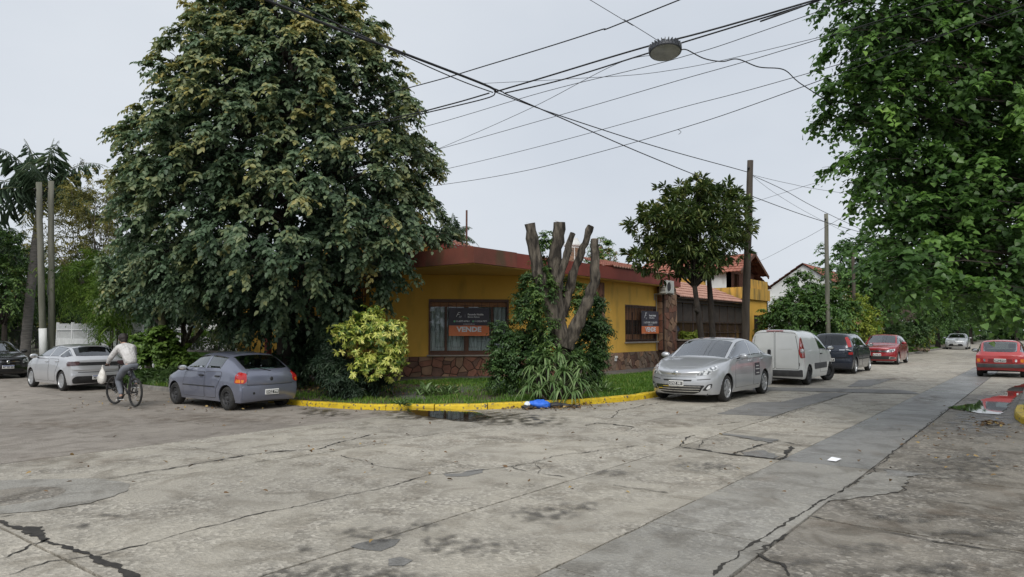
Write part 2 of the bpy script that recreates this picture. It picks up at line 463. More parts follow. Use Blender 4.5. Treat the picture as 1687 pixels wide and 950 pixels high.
def crack(pts, w=.014, jit=.02, name='crack'):
    """open crack between broken pieces of slab: a ragged strip of packed dirt"""
    P = [PG(*p) for p in pts]; Q = [P[0]]
    for a, b in zip(P, P[1:]):
        n = max(1, int((b - a).length / .035))
        d = (b - a); nn = Vector((-d.y, d.x, 0)).normalized()
        for i in range(1, n + 1):
            q = a + d * i / n
            o = .055 * noise.noise((q.x * 2.1, q.y * 2.1, 1)) + .035 * noise.noise((q.x * 7, q.y * 7, 4)) + random.uniform(-.007, .007)
            Q.append(q + nn * o * min(1, (n - i) / 3))
    m = MB(); L_, R_ = [], []
    for i, q in enumerate(Q):
        d = (Q[min(i + 1, len(Q) - 1)] - Q[max(i - 1, 0)]); nn = Vector((-d.y, d.x, 0)).normalized()
        ww = w * (.25 + 1.5 * abs(noise.noise((q.x * 3.3, q.y * 3.3, 9)))) * random.uniform(.8, 2.1) * (.2 if i in (0, len(Q) - 1) else 1)
        z = gz(q.x, q.y) + .0075
        L_.append((q.x + nn.x * ww / 2, q.y + nn.y * ww / 2, z)); R_.append((q.x - nn.x * ww / 2, q.y - nn.y * ww / 2, z))
    k = len(Q)
    m.add(L_ + R_, [(i, k + i, k + i + 1, i + 1) for i in range(k - 1)])
    return m.build(name, CRACK, road)
for pts, w in (
    ([(175, 789), (240, 778), (290, 770), (345, 760), (400, 751), (470, 743), (525, 740), (560, 728), (612, 716)], .028),
    ([(213, 798), (310, 781), (430, 760), (520, 746)], .010),
    ([(156, 917), (240, 898), (330, 870), (410, 850), (480, 837), (560, 819), (640, 802), (708, 783), (790, 775), (850, 768), (925, 750), (985, 743), (1055, 734)], .016),
    ([(0, 921), (50, 898), (78, 889)], .03), ([(4, 950), (70, 930), (155, 916)], .02),
    ([(0, 858), (32, 872), (76, 889), (118, 906), (160, 920), (198, 938), (230, 952)], .055),
    ([(28, 873), (62, 872), (70, 868)], .05), ([(0, 852), (28, 848)], .03),
    ([(560, 750), (600, 761), (640, 771), (700, 778)], .012),
    ([(1120, 736), (1148, 740), (1200, 748), (1240, 752), (1284, 757), (1299, 745), (1303, 735)], .05),
    ([(1122, 735), (1130, 722), (1145, 717)], .02), ([(1205, 748), (1240, 738), (1262, 731), (1283, 727)], .025),
    ([(1150, 738), (1157, 726), (1170, 722)], .014), ([(1165, 719), (1225, 722), (1285, 727), (1320, 734)], .018),
    ([(1176, 950), (1240, 895), (1305, 855), (1370, 818), (1437, 778)], .022),
    ([(1437, 779), (1470, 745), (1500, 722), (1540, 690), (1562, 672)], .016),
    ([(1365, 826), (1420, 819), (1480, 811), (1496, 795), (1492, 779)], .018),
    ([(1455, 773), (1490, 778), (1530, 783)], .05),
    ([(1330, 850), (1450, 875), (1550, 895), (1687, 913)], .014), ([(1480, 815), (1560, 826), (1690, 845)], .010),
    ([(1240, 909), (1262, 905), (1275, 893), (1300, 880)], .02), ([(1245, 912), (1290, 930), (1300, 950)], .03),
    ([(985, 697), (1012, 699), (1032, 702), (1046, 704)], .05), ([(965, 701), (985, 696), (1012, 693)], .02),
    ([(1007, 688), (1020, 676), (1060, 668), (1102, 661)], .018), ([(882, 763), (890, 773), (885, 781)], .012),
    ([(1002, 716), (1028, 711), (1045, 704), (1120, 714)], .012), ([(1273, 690), (1340, 668), (1420, 640)], .014),
    ([(1280, 673), (1400, 676), (1480, 660)], .012), ([(270, 690), (335, 700), (440, 699)], .010), ([(560, 672), (612, 676), (690, 678)], .02),
    ([(1180, 700), (1260, 690), (1300, 678)], .012), ([(840, 770), (870, 778), (935, 787)], .01), ([(1500, 650), (1470, 640), (1440, 634)], .012),
    ([(300, 735), (360, 745), (400, 751)], .008), ([(1010, 799), (1060, 806), (1100, 812)], .02)):
    crack(pts, w)
def patch(pts, mat, dz=.006, name='asphalt_patch', jit=.015):
    P = [PG(*p) for p in pts]; poly = []
    for a, b in zip(P, P[1:] + P[:1]): poly += wob((a.x, a.y), (b.x, b.y), jit * 2.2, .09)
    m = MB(); n = len(poly); cx = sum(p.x for p in poly) / n; cy = sum(p.y for p in poly) / n
    o = None
    m.add([(p.x, p.y, gz(p.x, p.y) + dz) for p in poly], [list(range(n))])
    o = m.build(name, mat, road)
    bm = bmesh.new(); bm.from_mesh(o.data)
    if bm.faces[:][0].normal.z < 0: bmesh.ops.reverse_faces(bm, faces=bm.faces)
    bm.to_mesh(o.data); bm.free()
    return o
for pts in ([(730, 781), (760, 780), (780, 774), (797, 773), (795, 779), (770, 785), (735, 785)],
            [(577, 901), (626, 889), (660, 889), (650, 900), (626, 909)], [(640, 922), (660, 918), (680, 924), (665, 933), (640, 933)],
            [(1182, 682), (1238, 663), (1287, 662), (1356, 647), (1398, 648), (1342, 665), (1273, 686)],
            [(1186, 715), (1196, 714), (1283, 724), (1273, 730)], [(1397, 637), (1415, 626), (1475, 623), (1432, 637)],
            [(1220, 745), (1260, 742), (1284, 752), (1270, 756), (1225, 750)]):
    patch(pts, PATCH)
patch([(1365, 826), (1437, 779), (1452, 776), (1492, 779), (1496, 795), (1480, 811), (1420, 819)], TRENCH, .008)
patch([(1455, 774), (1500, 779), (1530, 783), (1490, 786), (1460, 784)], PATCH, .010)
# round concrete collar with its cast lid
c0 = PG(22, 819)
patch([(-60, 800), (0, 792), (90, 789), (170, 789), (212, 797), (208, 810), (150, 829), (60, 843), (-10, 848), (-90, 840)], TRENCH, .006, 'lid_collar', .01)
mm = MB(); lz = gz(c0.x, c0.y) + .012
mm.lathe([(.001, lz + .004), (.40, lz + .004), (.42, lz + .002), (.45, lz - .002), (.47, lz - .012)], 40)
o = mm.build('manhole_lid', CONC_D); o.location = (c0.x, c0.y, 0)
tag(o, 'round worn manhole lid in a smooth concrete collar at lower left', 'manhole lid')
# low asphalt hump across the road
hp = [PG(1240, 641), PG(1508, 647)]
a_, b_ = hp; d_ = (b_ - a_).normalized(); n_ = Vector((-d_.y, d_.x, 0))
mm = MB(); prof_ = [(-.42, .004), (-.3, .035), (-.1, .06), (.1, .062), (.3, .035), (.42, .004)]
vs = []; ks = 24
for i in range(ks + 1):
    p = a_ + (b_ - a_) * i / ks; e = min(1, i / 1.5, (ks - i) / 1.5) if i not in (0, ks) else .2
    for s_, z_ in prof_: q = p + n_ * (s_ + random.uniform(-.02, .02)); vs.append((q.x, q.y, gz(q.x, q.y) + .006 + z_ * e))
mm.add(vs, [(i * 6 + j, i * 6 + j + 1, i * 6 + j + 7, i * 6 + j + 6) for i in range(ks) for j in range(5)])
o = mm.build('speed_hump', PATCH, smooth=True, fix=True)
tag(o, 'low dark asphalt hump across the street beside the white van', 'speed hump')

# --- damp and dirty areas with faded rims (wear on the road, shape of its own)
def softmat(name, col, rough, dens=.85, nscale=5):
    m = bpy.data.materials.new(name); m.use_nodes = True; nt = m.node_tree; N = nt.nodes.new; L = nt.links.new
    b = nt.nodes['Principled BSDF']; out = nt.nodes['Material Output']
    b.inputs['Base Color'].default_value = (*col, 1); b.inputs['Roughness'].default_value = rough
    at = N('ShaderNodeAttribute'); at.attribute_name = 'cover'
    geo = N('ShaderNodeNewGeometry'); n = N('ShaderNodeTexNoise'); n.inputs['Scale'].default_value = nscale; n.inputs['Detail'].default_value = 7
    L(geo.outputs['Position'], n.inputs['Vector'])
    a = N('ShaderNodeMath'); a.operation = 'ADD'; a.inputs[1].default_value = -.62; L(n.outputs['Fac'], a.inputs[0])
    s = N('ShaderNodeMath'); s.operation = 'MULTIPLY_ADD'; s.inputs[1].default_value = 4.5; L(a.outputs[0], s.inputs[0]); L(at.outputs['Fac'], s.inputs[2])
    s2 = N('ShaderNodeMath'); s2.operation = 'MULTIPLY'; s2.use_clamp = True; L(s.outputs[0], s2.inputs[0]); L(at.outputs['Fac'], s2.inputs[1])
    s3 = N('ShaderNodeMath'); s3.operation = 'MULTIPLY'; s3.inputs[1].default_value = dens; s3.use_clamp = True; L(s2.outputs[0], s3.inputs[0])
    tr = N('ShaderNodeBsdfTransparent'); mx = N('ShaderNodeMixShader')
    L(s3.outputs[0], mx.inputs[0]); L(tr.outputs[0], mx.inputs[1]); L(b.outputs[0], mx.inputs[2]); L(mx.outputs[0], out.inputs['Surface'])
    return m
DAMP = softmat('damp_silt', (.055, .047, .038), .35, .9)
OIL = softmat('oily_dirt', (.06, .054, .047), .6, .6, 9)
MUD = softmat('brown_silt', (.15, .112, .078), .8, .38, 4)
def soft(pts, mat, dz=.011, name='dirt_stain', world_pts=False):
    P = [Vector((*p, 0)) if world_pts else PG(*p) for p in pts]
    P2 = []
    for i in range(len(P)):                       # rounded outline
        a, b = P[i], P[(i + 1) % len(P)]
        P2 += [a * .75 + b * .25, a * .25 + b * .75]
    n = len(P2); c = sum(P2, Vector()) / n
    rings = [(1.0, 0.0), (.8, .45), (.5, .9), (.02, 1.0)]
    vs = []; cov = []
    for k, (s, a) in enumerate(rings):
        for p in P2:
            q = c + (p - c) * s; vs.append((q.x, q.y, gz(q.x, q.y) + dz)); cov.append(a)
    m = MB(); m.add(vs, [(k * n + i, k * n + (i + 1) % n, (k + 1) * n + (i + 1) % n, (k + 1) * n + i) for k in range(3) for i in range(n)])
    o = m.build(name, mat, road)
    a = o.data.attributes.new('cover', 'FLOAT', 'POINT'); a.data.foreach_set('value', cov)
    return o
soft([(560, 668), (700, 672), (860, 674), (1000, 690), (1010, 712), (920, 712), (800, 704), (680, 696), (560, 690)], DAMP)
soft([(500, 668), (560, 672), (620, 690), (520, 692), (470, 682)], DAMP, .012)
soft([(1540, 690), (1600, 640), (1690, 625), (1720, 690), (1690, 740), (1600, 745), (1520, 720)], DAMP)
soft([(1440, 770), (1560, 745), (1700, 740), (1700, 800), (1560, 800), (1480, 795)], OIL, .013)
for cx, cy, w, h in ((620, 880, 90, 22), (760, 900, 130, 30), (900, 850, 110, 22), (960, 835, 60, 14), (700, 870, 60, 14), (130, 868, 40, 9), (180, 850, 35, 8), (510, 905, 40, 12), (1490, 855, 120, 14), (1420, 905, 100, 16), (1600, 880, 110, 14), (560, 950, 200, 25), (1160, 770, 90, 12), (1560, 940, 150, 22), (1010, 780, 50, 8), (1330, 930, 60, 14)):
    soft([(cx + w * math.cos(t) * random.uniform(.7, 1.2), cy + h * math.sin(t) * random.uniform(.7, 1.2)) for t in [i * math.pi / 4 for i in range(8)]], OIL, .0145)
for cx, cy, w, h in ((120, 760, 200, 22), (330, 690, 200, 14), (100, 700, 160, 20), (1400, 870, 160, 20), (1600, 850, 160, 25), (1530, 660, 60, 12), (880, 720, 150, 8), (1100, 700, 90, 10), (1470, 625, 80, 6)):
    soft([(cx + w * math.cos(t) * random.uniform(.7, 1.2), cy + h * math.sin(t) * random.uniform(.7, 1.2)) for t in [i * math.pi / 4 for i in range(8)]], MUD, .0175)
# --- standing water
def watermat():
    m = bpy.data.materials.new('puddle_water'); m.use_nodes = True; nt = m.node_tree; N = nt.nodes.new; L = nt.links.new
    nt.nodes.remove(nt.nodes['Principled BSDF']); out = nt.nodes['Material Output']
    tr = N('ShaderNodeBsdfTransparent'); tr.inputs[0].default_value = (.30, .27, .23, 1)
    gl = N('ShaderNodeBsdfGlossy'); gl.inputs['Roughness'].default_value = .015; gl.inputs['Color'].default_value = (.95, .95, .95, 1)
    lw = N('ShaderNodeLayerWeight'); lw.inputs['Blend'].default_value = .5
    pw = N('ShaderNodeMath'); pw.operation = 'POWER'; pw.inputs[1].default_value = 4.5; L(lw.outputs['Facing'], pw.inputs[0])
    geo = N('ShaderNodeNewGeometry'); n = N('ShaderNodeTexNoise'); n.inputs['Scale'].default_value = 6; L(geo.outputs['Position'], n.inputs['Vector'])
    bp = N('ShaderNodeBump'); bp.inputs['Strength'].default_value = .03; bp.inputs['Distance'].default_value = .01; L(n.outputs['Fac'], bp.inputs['Height']); L(bp.outputs[0], gl.inputs['Normal'])
    ma = N('ShaderNodeMath'); ma.operation = 'MULTIPLY'; ma.inputs[1].default_value = 1.0; ma.use_clamp = True; L(pw.outputs[0], ma.inputs[0])
    mx = N('ShaderNodeMixShader'); L(ma.outputs[0], mx.inputs[0]); L(tr.outputs[0], mx.inputs[1]); L(gl.outputs[0], mx.inputs[2]); L(mx.outputs[0], out.inputs['Surface'])
    return m
WATER = watermat()
for i, (pts, lab) in enumerate((
    ([(660, 678), (700, 676), (740, 677), (785, 680), (810, 687), (860, 692), (890, 698), (830, 699), (760, 694), (690, 687)], 'a'),
    ([(1560, 672), (1590, 667), (1606, 666), (1617, 659), (1657, 650), (1662, 641), (1690, 631), (1700, 636), (1690, 645), (1676, 652), (1665, 663), (1659, 674), (1648, 684), (1613, 682), (1585, 677)], 'b'))):
    P = [PG(*p) for p in pts]; poly = []
    for a, b in zip(P, P[1:] + P[:1]): poly += [Vector((q.x, q.y, 0)) for q in wob((a.x, a.y), (b.x, b.y), .05, .2)]
    zz = sum(gz(p.x, p.y) for p in poly) / len(poly) + .021
    m = MB(); m.add([(p.x, p.y, zz) for p in poly], [list(range(len(poly)))])
    o = m.build('puddle', WATER, fix=True); tag(o, kind='structure')
    if o.data.polygons[0].normal.z < 0: o.data.flip_normals()

# --- kerbs: separate cast lengths along each corner
def arc(cx, cy, r, a0, a1, n=14): return [(cx + r * math.cos(R(a0 + (a1 - a0) * i / n)), cy + r * math.sin(R(a0 + (a1 - a0) * i / n))) for i in range(n + 1)]
NE = [(KX1, 95)] + [(KX1, y) for y in (60, 40, 30, 24, 20, 17, 15)] + arc(16.25, 13.5, 5.5, 180, 270, 18) + [(x, KY1) for x in (18, 20, 23, 27, 32, 38, 45, 55, 70, 95, 150)]
SE = [(150, KY0)] + [(x, KY0) for x in (90, 60, 45, 35, 30, 26, 22, 19)] + arc(17.2, -5.35, 6.0, 90, 180, 14) + [(11.2, -9), (11.2, -14), (11.2, -30)]
NW = [(-30, KY1)] + [(x, KY1) for x in (-20, -12, -6)] + arc(-2.5, 13.5, 5.5, 270, 360, 12) + [(KX0, 20), (KX0, 30), (KX0, 50), (KX0, 95)]
SW = [(KX0, -30), (KX0, -20), (KX0, -12)] + arc(-3.2, -6.2, 6.2, 0, 90, 12) + [(-8, 0), (-14, 0), (-30, 0)]
def resample(pl, step):
    out = [Vector((*pl[0], 0))]
    for a, b in zip(pl, pl[1:]):
        a, b = Vector((*a, 0)), Vector((*b, 0)); n = max(1, int((b - a).length / step + .5))
        out += [a + (b - a) * i / n for i in range(1, n + 1)]
    return out
def kerb(pl, side, yellow, lens):
    k = tag(empty('kerb'), kind='structure')
    P = resample(pl, .3); i = 0
    while i < len(P) - 1:
        c = P[i]; near = c.length < 34
        n = max(2, int((random.choice(lens) if near else 9) / .3)); seg = P[i:i + n + 1]; i += n
        if len(seg) < 2: break
        m = MB(); hh = .125 + random.uniform(-.012, .012); tilt = random.uniform(-.012, .012); vs = []; ks = len(seg)
        for j, p in enumerate(seg):
            d = (seg[min(j + 1, ks - 1)] - seg[max(j - 1, 0)]).normalized(); nn = Vector((-d.y, d.x, 0)) * side
            q = p + d * (.012 if j == 0 else -.012 if j == ks - 1 else 0) + nn * tilt
            for s_, z_ in ((0, -.06), (.012, hh - .025), (.03, hh), (.15, hh + .004), (.165, hh - .01), (.165, -.06)):
                w = q + nn * s_; vs.append((w.x, w.y, gz(p.x, p.y) + z_ + (random.uniform(-.004, .004) if z_ > 0 else 0)))
        m.add(vs, [(j * 6 + a, j * 6 + a + 1, j * 6 + a + 7, j * 6 + a + 6) for j in range(ks - 1) for a in range(5)] + [(0, 1, 2, 3, 4, 5), tuple((ks - 1) * 6 + a for a in (5, 4, 3, 2, 1, 0))])
        o = m.build('kerbstone', YELLOW if yellow(c) else KERBC, k, fix=True)
    return k
kerb(NE, 1, lambda c: c.y < 17.6 and c.x < 16.6, (1.2, 1.5, 2.1, 2.7))
kerb(SE, 1, lambda c: c.x < 19.2 and c.y > -6, (1.2, 1.8, 2.4))
kerb(NW, 1, lambda c: c.x > -3 and c.y < 15, (1.2, 1.8, 2.4))
kerb(SW, 1, lambda c: c.x > -4 and c.y > -8, (1.2, 1.8, 2.4))
# ================================================================== the yellow corner house
OCHRE = pm('ochre_wall_paint', (.68, .385, .055), (.75, .44, .075), scale=1.4, rough=.75, bump=.25, bscale=45, lo=.3, hi=.7)
OCHRE2 = pm('ochre_stained_paint', (.42, .25, .05), (.64, .37, .065), scale=2.2, rough=.8, bump=.3, bscale=40, stretch=(1, 1, .25))
SOFF = pm('soffit_paint', (.56, .35, .09), (.64, .40, .10), scale=1.5, rough=.85)
REDF = pm('red_fascia_paint', (.16, .035, .025), (.22, .048, .033), scale=1.2, rough=.75, bump=.2, bscale=30, stretch=(1, 1, .3))
def streaks(m, dark, lo=.5, hi=.72, sx=5.0):
    nt = m.node_tree; N = nt.nodes.new; L = nt.links.new; b = nt.nodes['Principled BSDF']; src = b.inputs['Base Color'].links[0].from_socket
    geo = N('ShaderNodeNewGeometry'); mp = N('ShaderNodeMapping'); mp.inputs['Scale'].default_value = (sx, sx, .7); L(geo.outputs['Position'], mp.inputs[0])
    n = N('ShaderNodeTexNoise'); n.inputs['Scale'].default_value = 1; n.inputs['Detail'].default_value = 6; L(mp.outputs[0], n.inputs['Vector'])
    r = N('ShaderNodeValToRGB'); r.color_ramp.elements[0].position = lo; r.color_ramp.elements[1].position = hi; r.color_ramp.elements[1].color = (.75, .75, .75, 1); L(n.outputs['Fac'], r.inputs[0])
    x = N('ShaderNodeMix'); x.data_type = 'RGBA'; L(r.outputs[0], x.inputs[0]); L(src, x.inputs[6]); x.inputs[7].default_value = (*dark, 1); L(x.outputs[2], b.inputs['Base Color'])
REDW = pm('weathered_red_fascia', (.13, .042, .028), (.19, .055, .036), scale=1.5, rough=.85, bump=.3, bscale=30); streaks(REDW, (.075, .06, .03), .5, .72, 3)
streaks(OCHRE2, (.10, .085, .035), .48, .66); streaks(OCHRE, (.33, .21, .045), .55, .82, 2.5)
WOOD = pm('window_wood', (.075, .028, .013), (.12, .045, .02), scale=3, rough=.5, stretch=(1, 1, .15), bump=.15)
WOODL = pm('slatted_shutter_wood', (.30, .12, .04), (.40, .17, .06), scale=3, rough=.55, stretch=(8, 8, 1))
IRON = pm('black_iron', (.012, .011, .011), (.025, .022, .02), scale=8, rough=.55)
IRONB = pm('brown_iron', (.035, .022, .016), (.06, .04, .03), scale=8, rough=.6)
CURT = pm('white_curtain', (.74, .76, .76), (.84, .86, .86), scale=2, rough=.9)
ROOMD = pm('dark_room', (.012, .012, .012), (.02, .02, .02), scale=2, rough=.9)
MORT = pm('mortar', (.04, .026, .02), (.075, .05, .038), scale=9, rough=.95, bump=.5)
STONES = [pm('flagstone_%s' % n, c, tuple(v * 1.55 for v in c), scale=3.5, rough=.7, bump=.5, bscale=18, obj_var=.22) for n, c in
          (('red_brown', (.145, .062, .038)), ('tan', (.185, .11, .067)), ('dark_brown', (.095, .05, .034)), ('grey_brown', (.15, .105, .075)))]
TILE = pm('clay_roof_tile', (.20, .065, .040), (.31, .12, .08), scale=2.5, rough=.7, bump=.3, bscale=20, obj_var=.1)
TILEP = pm('pale_roof_tile', (.30, .15, .11), (.42, .24, .18), scale=3, rough=.75, bump=.3, bscale=20)
WHITEW = pm('white_wall_paint', (.56, .57, .56), (.70, .71, .70), scale=1.2, rough=.8, bump=.2, bscale=40); streaks(WHITEW, (.30, .30, .28), .52, .8, 2)
PANE = glassmat('window_pane', (.85, .88, .88), rough=.01)
SILL = pm('stone_sill', (.22, .19, .16), (.32, .28, .24), scale=6, rough=.8)
ZG = .12                                             # pavement level by the house

class Fr:
    """wall frame: s along the wall, d out from it, z up"""
    def __init__(s, o, e, n): s.o = Vector((*o, 0)); s.e = Vector((*e, 0)).normalized(); s.n = Vector((*n, 0)).normalized()
    def p(s, a, z, d=0): q = s.o + s.e * a + s.n * d; return Vector((q.x, q.y, z))
    def box(s, mb, a0, a1, d0, d1, z0, z1, m=0):
        vs = [s.p(a, z, d) for z in (z0, z1) for d in (d0, d1) for a in (a0, a1)]
        return mb.add(vs, [(0, 2, 3, 1), (4, 5, 7, 6), (0, 1, 5, 4), (2, 6, 7, 3), (0, 4, 6, 2), (1, 3, 7, 5)], m)
    def mat(s, a, z, d): return frame_mat(None, s.e, (0, 0, 1), s.p(a, z, d)) if s.e.cross(Vector((0, 0, 1))).dot(s.n) > 0 else None
def wall(fr, a0, a1, z0, z1, holes, mat, parent, th=.22, name='wall'):
    A = sorted({a0, a1, *[h[0] for h in holes], *[h[1] for h in holes]}); Z = sorted({z0, z1, *[h[2] for h in holes], *[h[3] for h in holes]})
    m = MB()
    for i in range(len(A) - 1):
        for j in range(len(Z) - 1):
            ca, cz = (A[i] + A[i + 1]) / 2, (Z[j] + Z[j + 1]) / 2
            if any(h[0] < ca < h[1] and h[2] < cz < h[3] for h in holes): continue
            for d in (0, -th): m.add([fr.p(A[i], Z[j], d), fr.p(A[i + 1], Z[j], d), fr.p(A[i + 1], Z[j + 1], d), fr.p(A[i], Z[j + 1], d)], [(0, 1, 2, 3)])
    for h in list(holes) + [(a0, a1, z0, z1)]:
        c = [(h[0], h[2]), (h[1], h[2]), (h[1], h[3]), (h[0], h[3])]
        for i in range(4):
            (a, z), (b, y) = c[i], c[(i + 1) % 4]
            m.add([fr.p(a, z, 0), fr.p(b, y, 0), fr.p(b, y, -th), fr.p(a, z, -th)], [(0, 1, 2, 3)])
    return m.build(name, mat, parent, fix=False)
def voronoi_cells(w, h, size, rnd):
    nx, ny = max(1, round(w / size)), max(1, round(h / size))
    pts = [((i + .5 + rnd.uniform(-.85, .85)) * w / nx, (j + .5 + rnd.uniform(-.8, .8)) * h / ny) for i in range(nx) for j in range(ny)]; pts = [(min(max(p[0], .02), w - .02), min(max(p[1], .02), h - .02)) for p in pts]
    out = []
    for k, p in enumerate(pts):
        poly = [(0, 0), (w, 0), (w, h), (0, h)]
        for q in pts:
            if q is p or abs(q[0] - p[0]) > size * 3.2 or abs(q[1] - p[1]) > size * 3.2: continue
            mx_, my_ = (p[0] + q[0]) / 2, (p[1] + q[1]) / 2; dx, dy = q[0] - p[0], q[1] - p[1]; new = []
            for a, b in zip(poly, poly[1:] + poly[:1]):
                da = (a[0] - mx_) * dx + (a[1] - my_) * dy; db = (b[0] - mx_) * dx + (b[1] - my_) * dy
                if da <= 0: new.append(a)
                if da * db < 0: t = da / (da - db); new.append((a[0] + (b[0] - a[0]) * t, a[1] + (b[1] - a[1]) * t))
            poly = new
            if len(poly) < 3: break
        if len(poly) >= 3: out.append(poly)
    return out
def cladding(fr, a0, a1, z0, z1, size, parent, seed, d0=.0, names=(0, 1, 2, 3)):
    """crazy-paved stone facing: a mortar bed and each stone on it"""
    rnd = random.Random(seed); m = MB(); fr.box(m, a0, a1, -.02, d0 + .012, z0, z1); bed = m.build('stone_facing', MORT, parent, fix=True)
    for poly in voronoi_cells(a1 - a0, z1 - z0, size, rnd):
        n = len(poly); cx = sum(p[0] for p in poly) / n; cy = sum(p[1] for p in poly) / n
        j = .012; P = []
        for p in poly:
            v = Vector((p[0] - cx, p[1] - cy)); l = v.length
            if l < 1e-4: continue
            v *= max(.3, (l - j * 1.3) / l); P.append((cx + v.x, cy + v.y))
        t = rnd.uniform(.028, .048); tl = rnd.uniform(-.008, .008); n = len(P); m = MB()
        base = [fr.p(a0 + p[0], z0 + p[1], d0 + .008) for p in P]; mid = [fr.p(a0 + p[0], z0 + p[1], d0 + t - .012) for p in P]
        top = [fr.p(a0 + cx + (p[0] - cx) * .93, z0 + cy + (p[1] - cy) * .93, d0 + t + tl * (p[0] - cx) / .1) for p in P]
        m.add(base + mid + top, [(i, (i + 1) % n, n + (i + 1) % n, n + i) for i in range(n)] + [(n + i, n + (i + 1) % n, 2 * n + (i + 1) % n, 2 * n + i) for i in range(n)] + [tuple(range(2 * n, 3 * n))])
        m.build('stone', STONES[rnd.choice(names)], bed, fix=True)
    return bed
def tiled_roof(name, p0, ex, up, w, l, rows, parent, mat, pitch=.22, th=.03, kind='stuff'):
    """clay tiles in overlapping courses; p0 eave corner, ex along the eave, up the slope direction"""
    p0, ex, up = Vector(p0), Vector(ex).normalized(), Vector(up).normalized(); nn = ex.cross(up).normalized()
    if nn.z < 0: nn = -nn
    m = MB(); nw = int(w / pitch); sub = 4
    for r in range(rows):
        b0 = l * r / rows; b1 = l * (r + 1) / rows + .05
        vs = []
        for k in range(nw * sub + 1):
            a = w * k / (nw * sub); ph = 2 * math.pi * (k % sub) / sub; hgt = .035 * (.5 + .5 * math.cos(ph))
            vs += [p0 + ex * a + up * b0 + nn * (hgt + .045), p0 + ex * a + up * b1 + nn * (hgt + .0), p0 + ex * a + up * b0 + nn * (hgt - .0)]
        m.add(vs, [(k * 3, k * 3 + 3, k * 3 + 4, k * 3 + 1) for k in range(nw * sub)] + [(k * 3, k * 3 + 2, k * 3 + 5, k * 3 + 3) for k in range(nw * sub)])
    o = m.build(name, mat, parent); tag(o, kind=kind); return o

house = tag(empty('corner_house', (20.6, 13.7, 0)), 'ochre yellow single-storey corner house with red fascia and stone base', 'house')
house.location = (0, 0, 0)
OCH = Fr((15.9, 18.4), (1, -1), (-1, -1)); RGT = Fr((20.6, 13.7), (1, 0), (0, -1)); LFT = Fr((15.9, 26.5), (0, -1), (-1, 0))
LO = 6.647
ww = (2.01, 4.79, .86, 2.78)
wall(OCH, 0, LO, -.3, 3.62, [ww], OCHRE, house)
rw = (4.7, 7.55, 1.24, 2.76)                         # window on the right-hand street: X 25.3 .. 28.15
wall(RGT, 0, 7.7, -.3, 3.62, [rw], OCHRE, house)
wall(LFT, 0, 8.1, -.5, 3.62, [(5.0, 6.0, 0, 2.2)], OCHRE, house)
cladding(OCH, .0, LO - .03, -.05, .80, .27, house, 3, names=(0, 0, 2, 0, 1))
cladding(RGT, 0.03, 7.66, -.05, .82, .25, house, 5, names=(1, 3, 2, 3))
cladding(RGT, 2.35, 2.95, .83, 3.55, .30, house, 8, d0=.04, names=(1, 1, 3, 0))
PIL = Fr((28.3, 13.42), (1, 0), (0, -1))
m = MB(); m.box(28.3, 29.6, 13.44, 14.1, -.3, 3.62); m.build('pillar', MORT, house)
cladding(PIL, .02, 1.28, -.05, 3.58, .30, house, 11, names=(0, 1, 1, 2))
PIS = Fr((28.29, 13.70), (0, -1), (-1, 0)); cladding(PIS, 0.0, .24, .83, 3.58, .26, house, 12, names=(0, 1))
m = MB(); RGT.box(m, 7.45, 7.5, .03, .06, .85, 3.3); m.build('downpipe', SILL, house)
# roof slab: red fascia outside, painted soffit below
fp = [(15.3, 13.2), (29.62, 13.2), (29.62, 22), (15.3, 27)]
m = MB(); m.prism(fp, 3.66, 4.12); m.build('fascia', REDF, house)
m = MB(); m.prism([(15.24, 13.2), (15.296, 13.2), (15.296, 27), (15.24, 27)], 3.655, 4.125); m.build('fascia_face', REDW, house)
m = MB(); m.prism([(15.24, 13.145), (17.3, 13.145), (17.3, 13.196), (15.24, 13.196)], 3.655, 4.125); m.build('fascia_face', REDW, house)
m = MB(); m.prism([(15.34, 13.24), (29.5, 13.24), (29.5, 21.9), (15.34, 26.9)], 3.625, 3.657); m.build('soffit', SOFF, house)
tiled_roof('tile_roof', (23.4, 13.16, 4.125), (1, 0, 0), (0, 1, .09), 6.2, 3.0, 6, house, TILEP)
m = MB(); m.prism([(32.2, 17.6), (38.4, 17.6), (38.4, 21), (32.2, 21)], 4.1, 4.62); m.build('roof_wall', OCHRE2, house)
tiled_roof('tile_roof', (32.0, 17.3, 4.62), (1, 0, 0), (0, 1, .36), 6.4, 3.4, 8, house, TILE)
# set-back upper room with its own little roof, pipe and stone chimney
m = MB(); m.box(17.8, 21.75, 19.6, 23.5, 4.0, 5.25); m.build('upper_room', OCHRE, house)
tiled_roof('tile_roof', (17.6, 19.2, 5.18), (1, 0, 0), (0, 1, .32), 4.6, 4.0, 8, house, TILE)
m = MB(); m.box(17.6, 22.2, 19.2, 19.26, 5.02, 5.20); m.build('barge_board', REDF, house)
m = MB(); m.tube([(19.3, 17, 4.1), (19.3, 17, 6.15)], .035, 8); m.build('vent_pipe', pm('rusty_pipe', (.10, .045, .035), (.16, .08, .06), scale=8, rough=.8), house)
ch = MB(); ch.lathe([(.34, 4.2), (.34, 5.25), (.40, 5.28), (.40, 5.34), (.26, 5.52), (.22, 5.62), (.001, 5.66)], 8, Matrix.Translation((25, 16, 0)))
chm = ch.build('chimney', WHITEW, house)
rnd = random.Random(4)
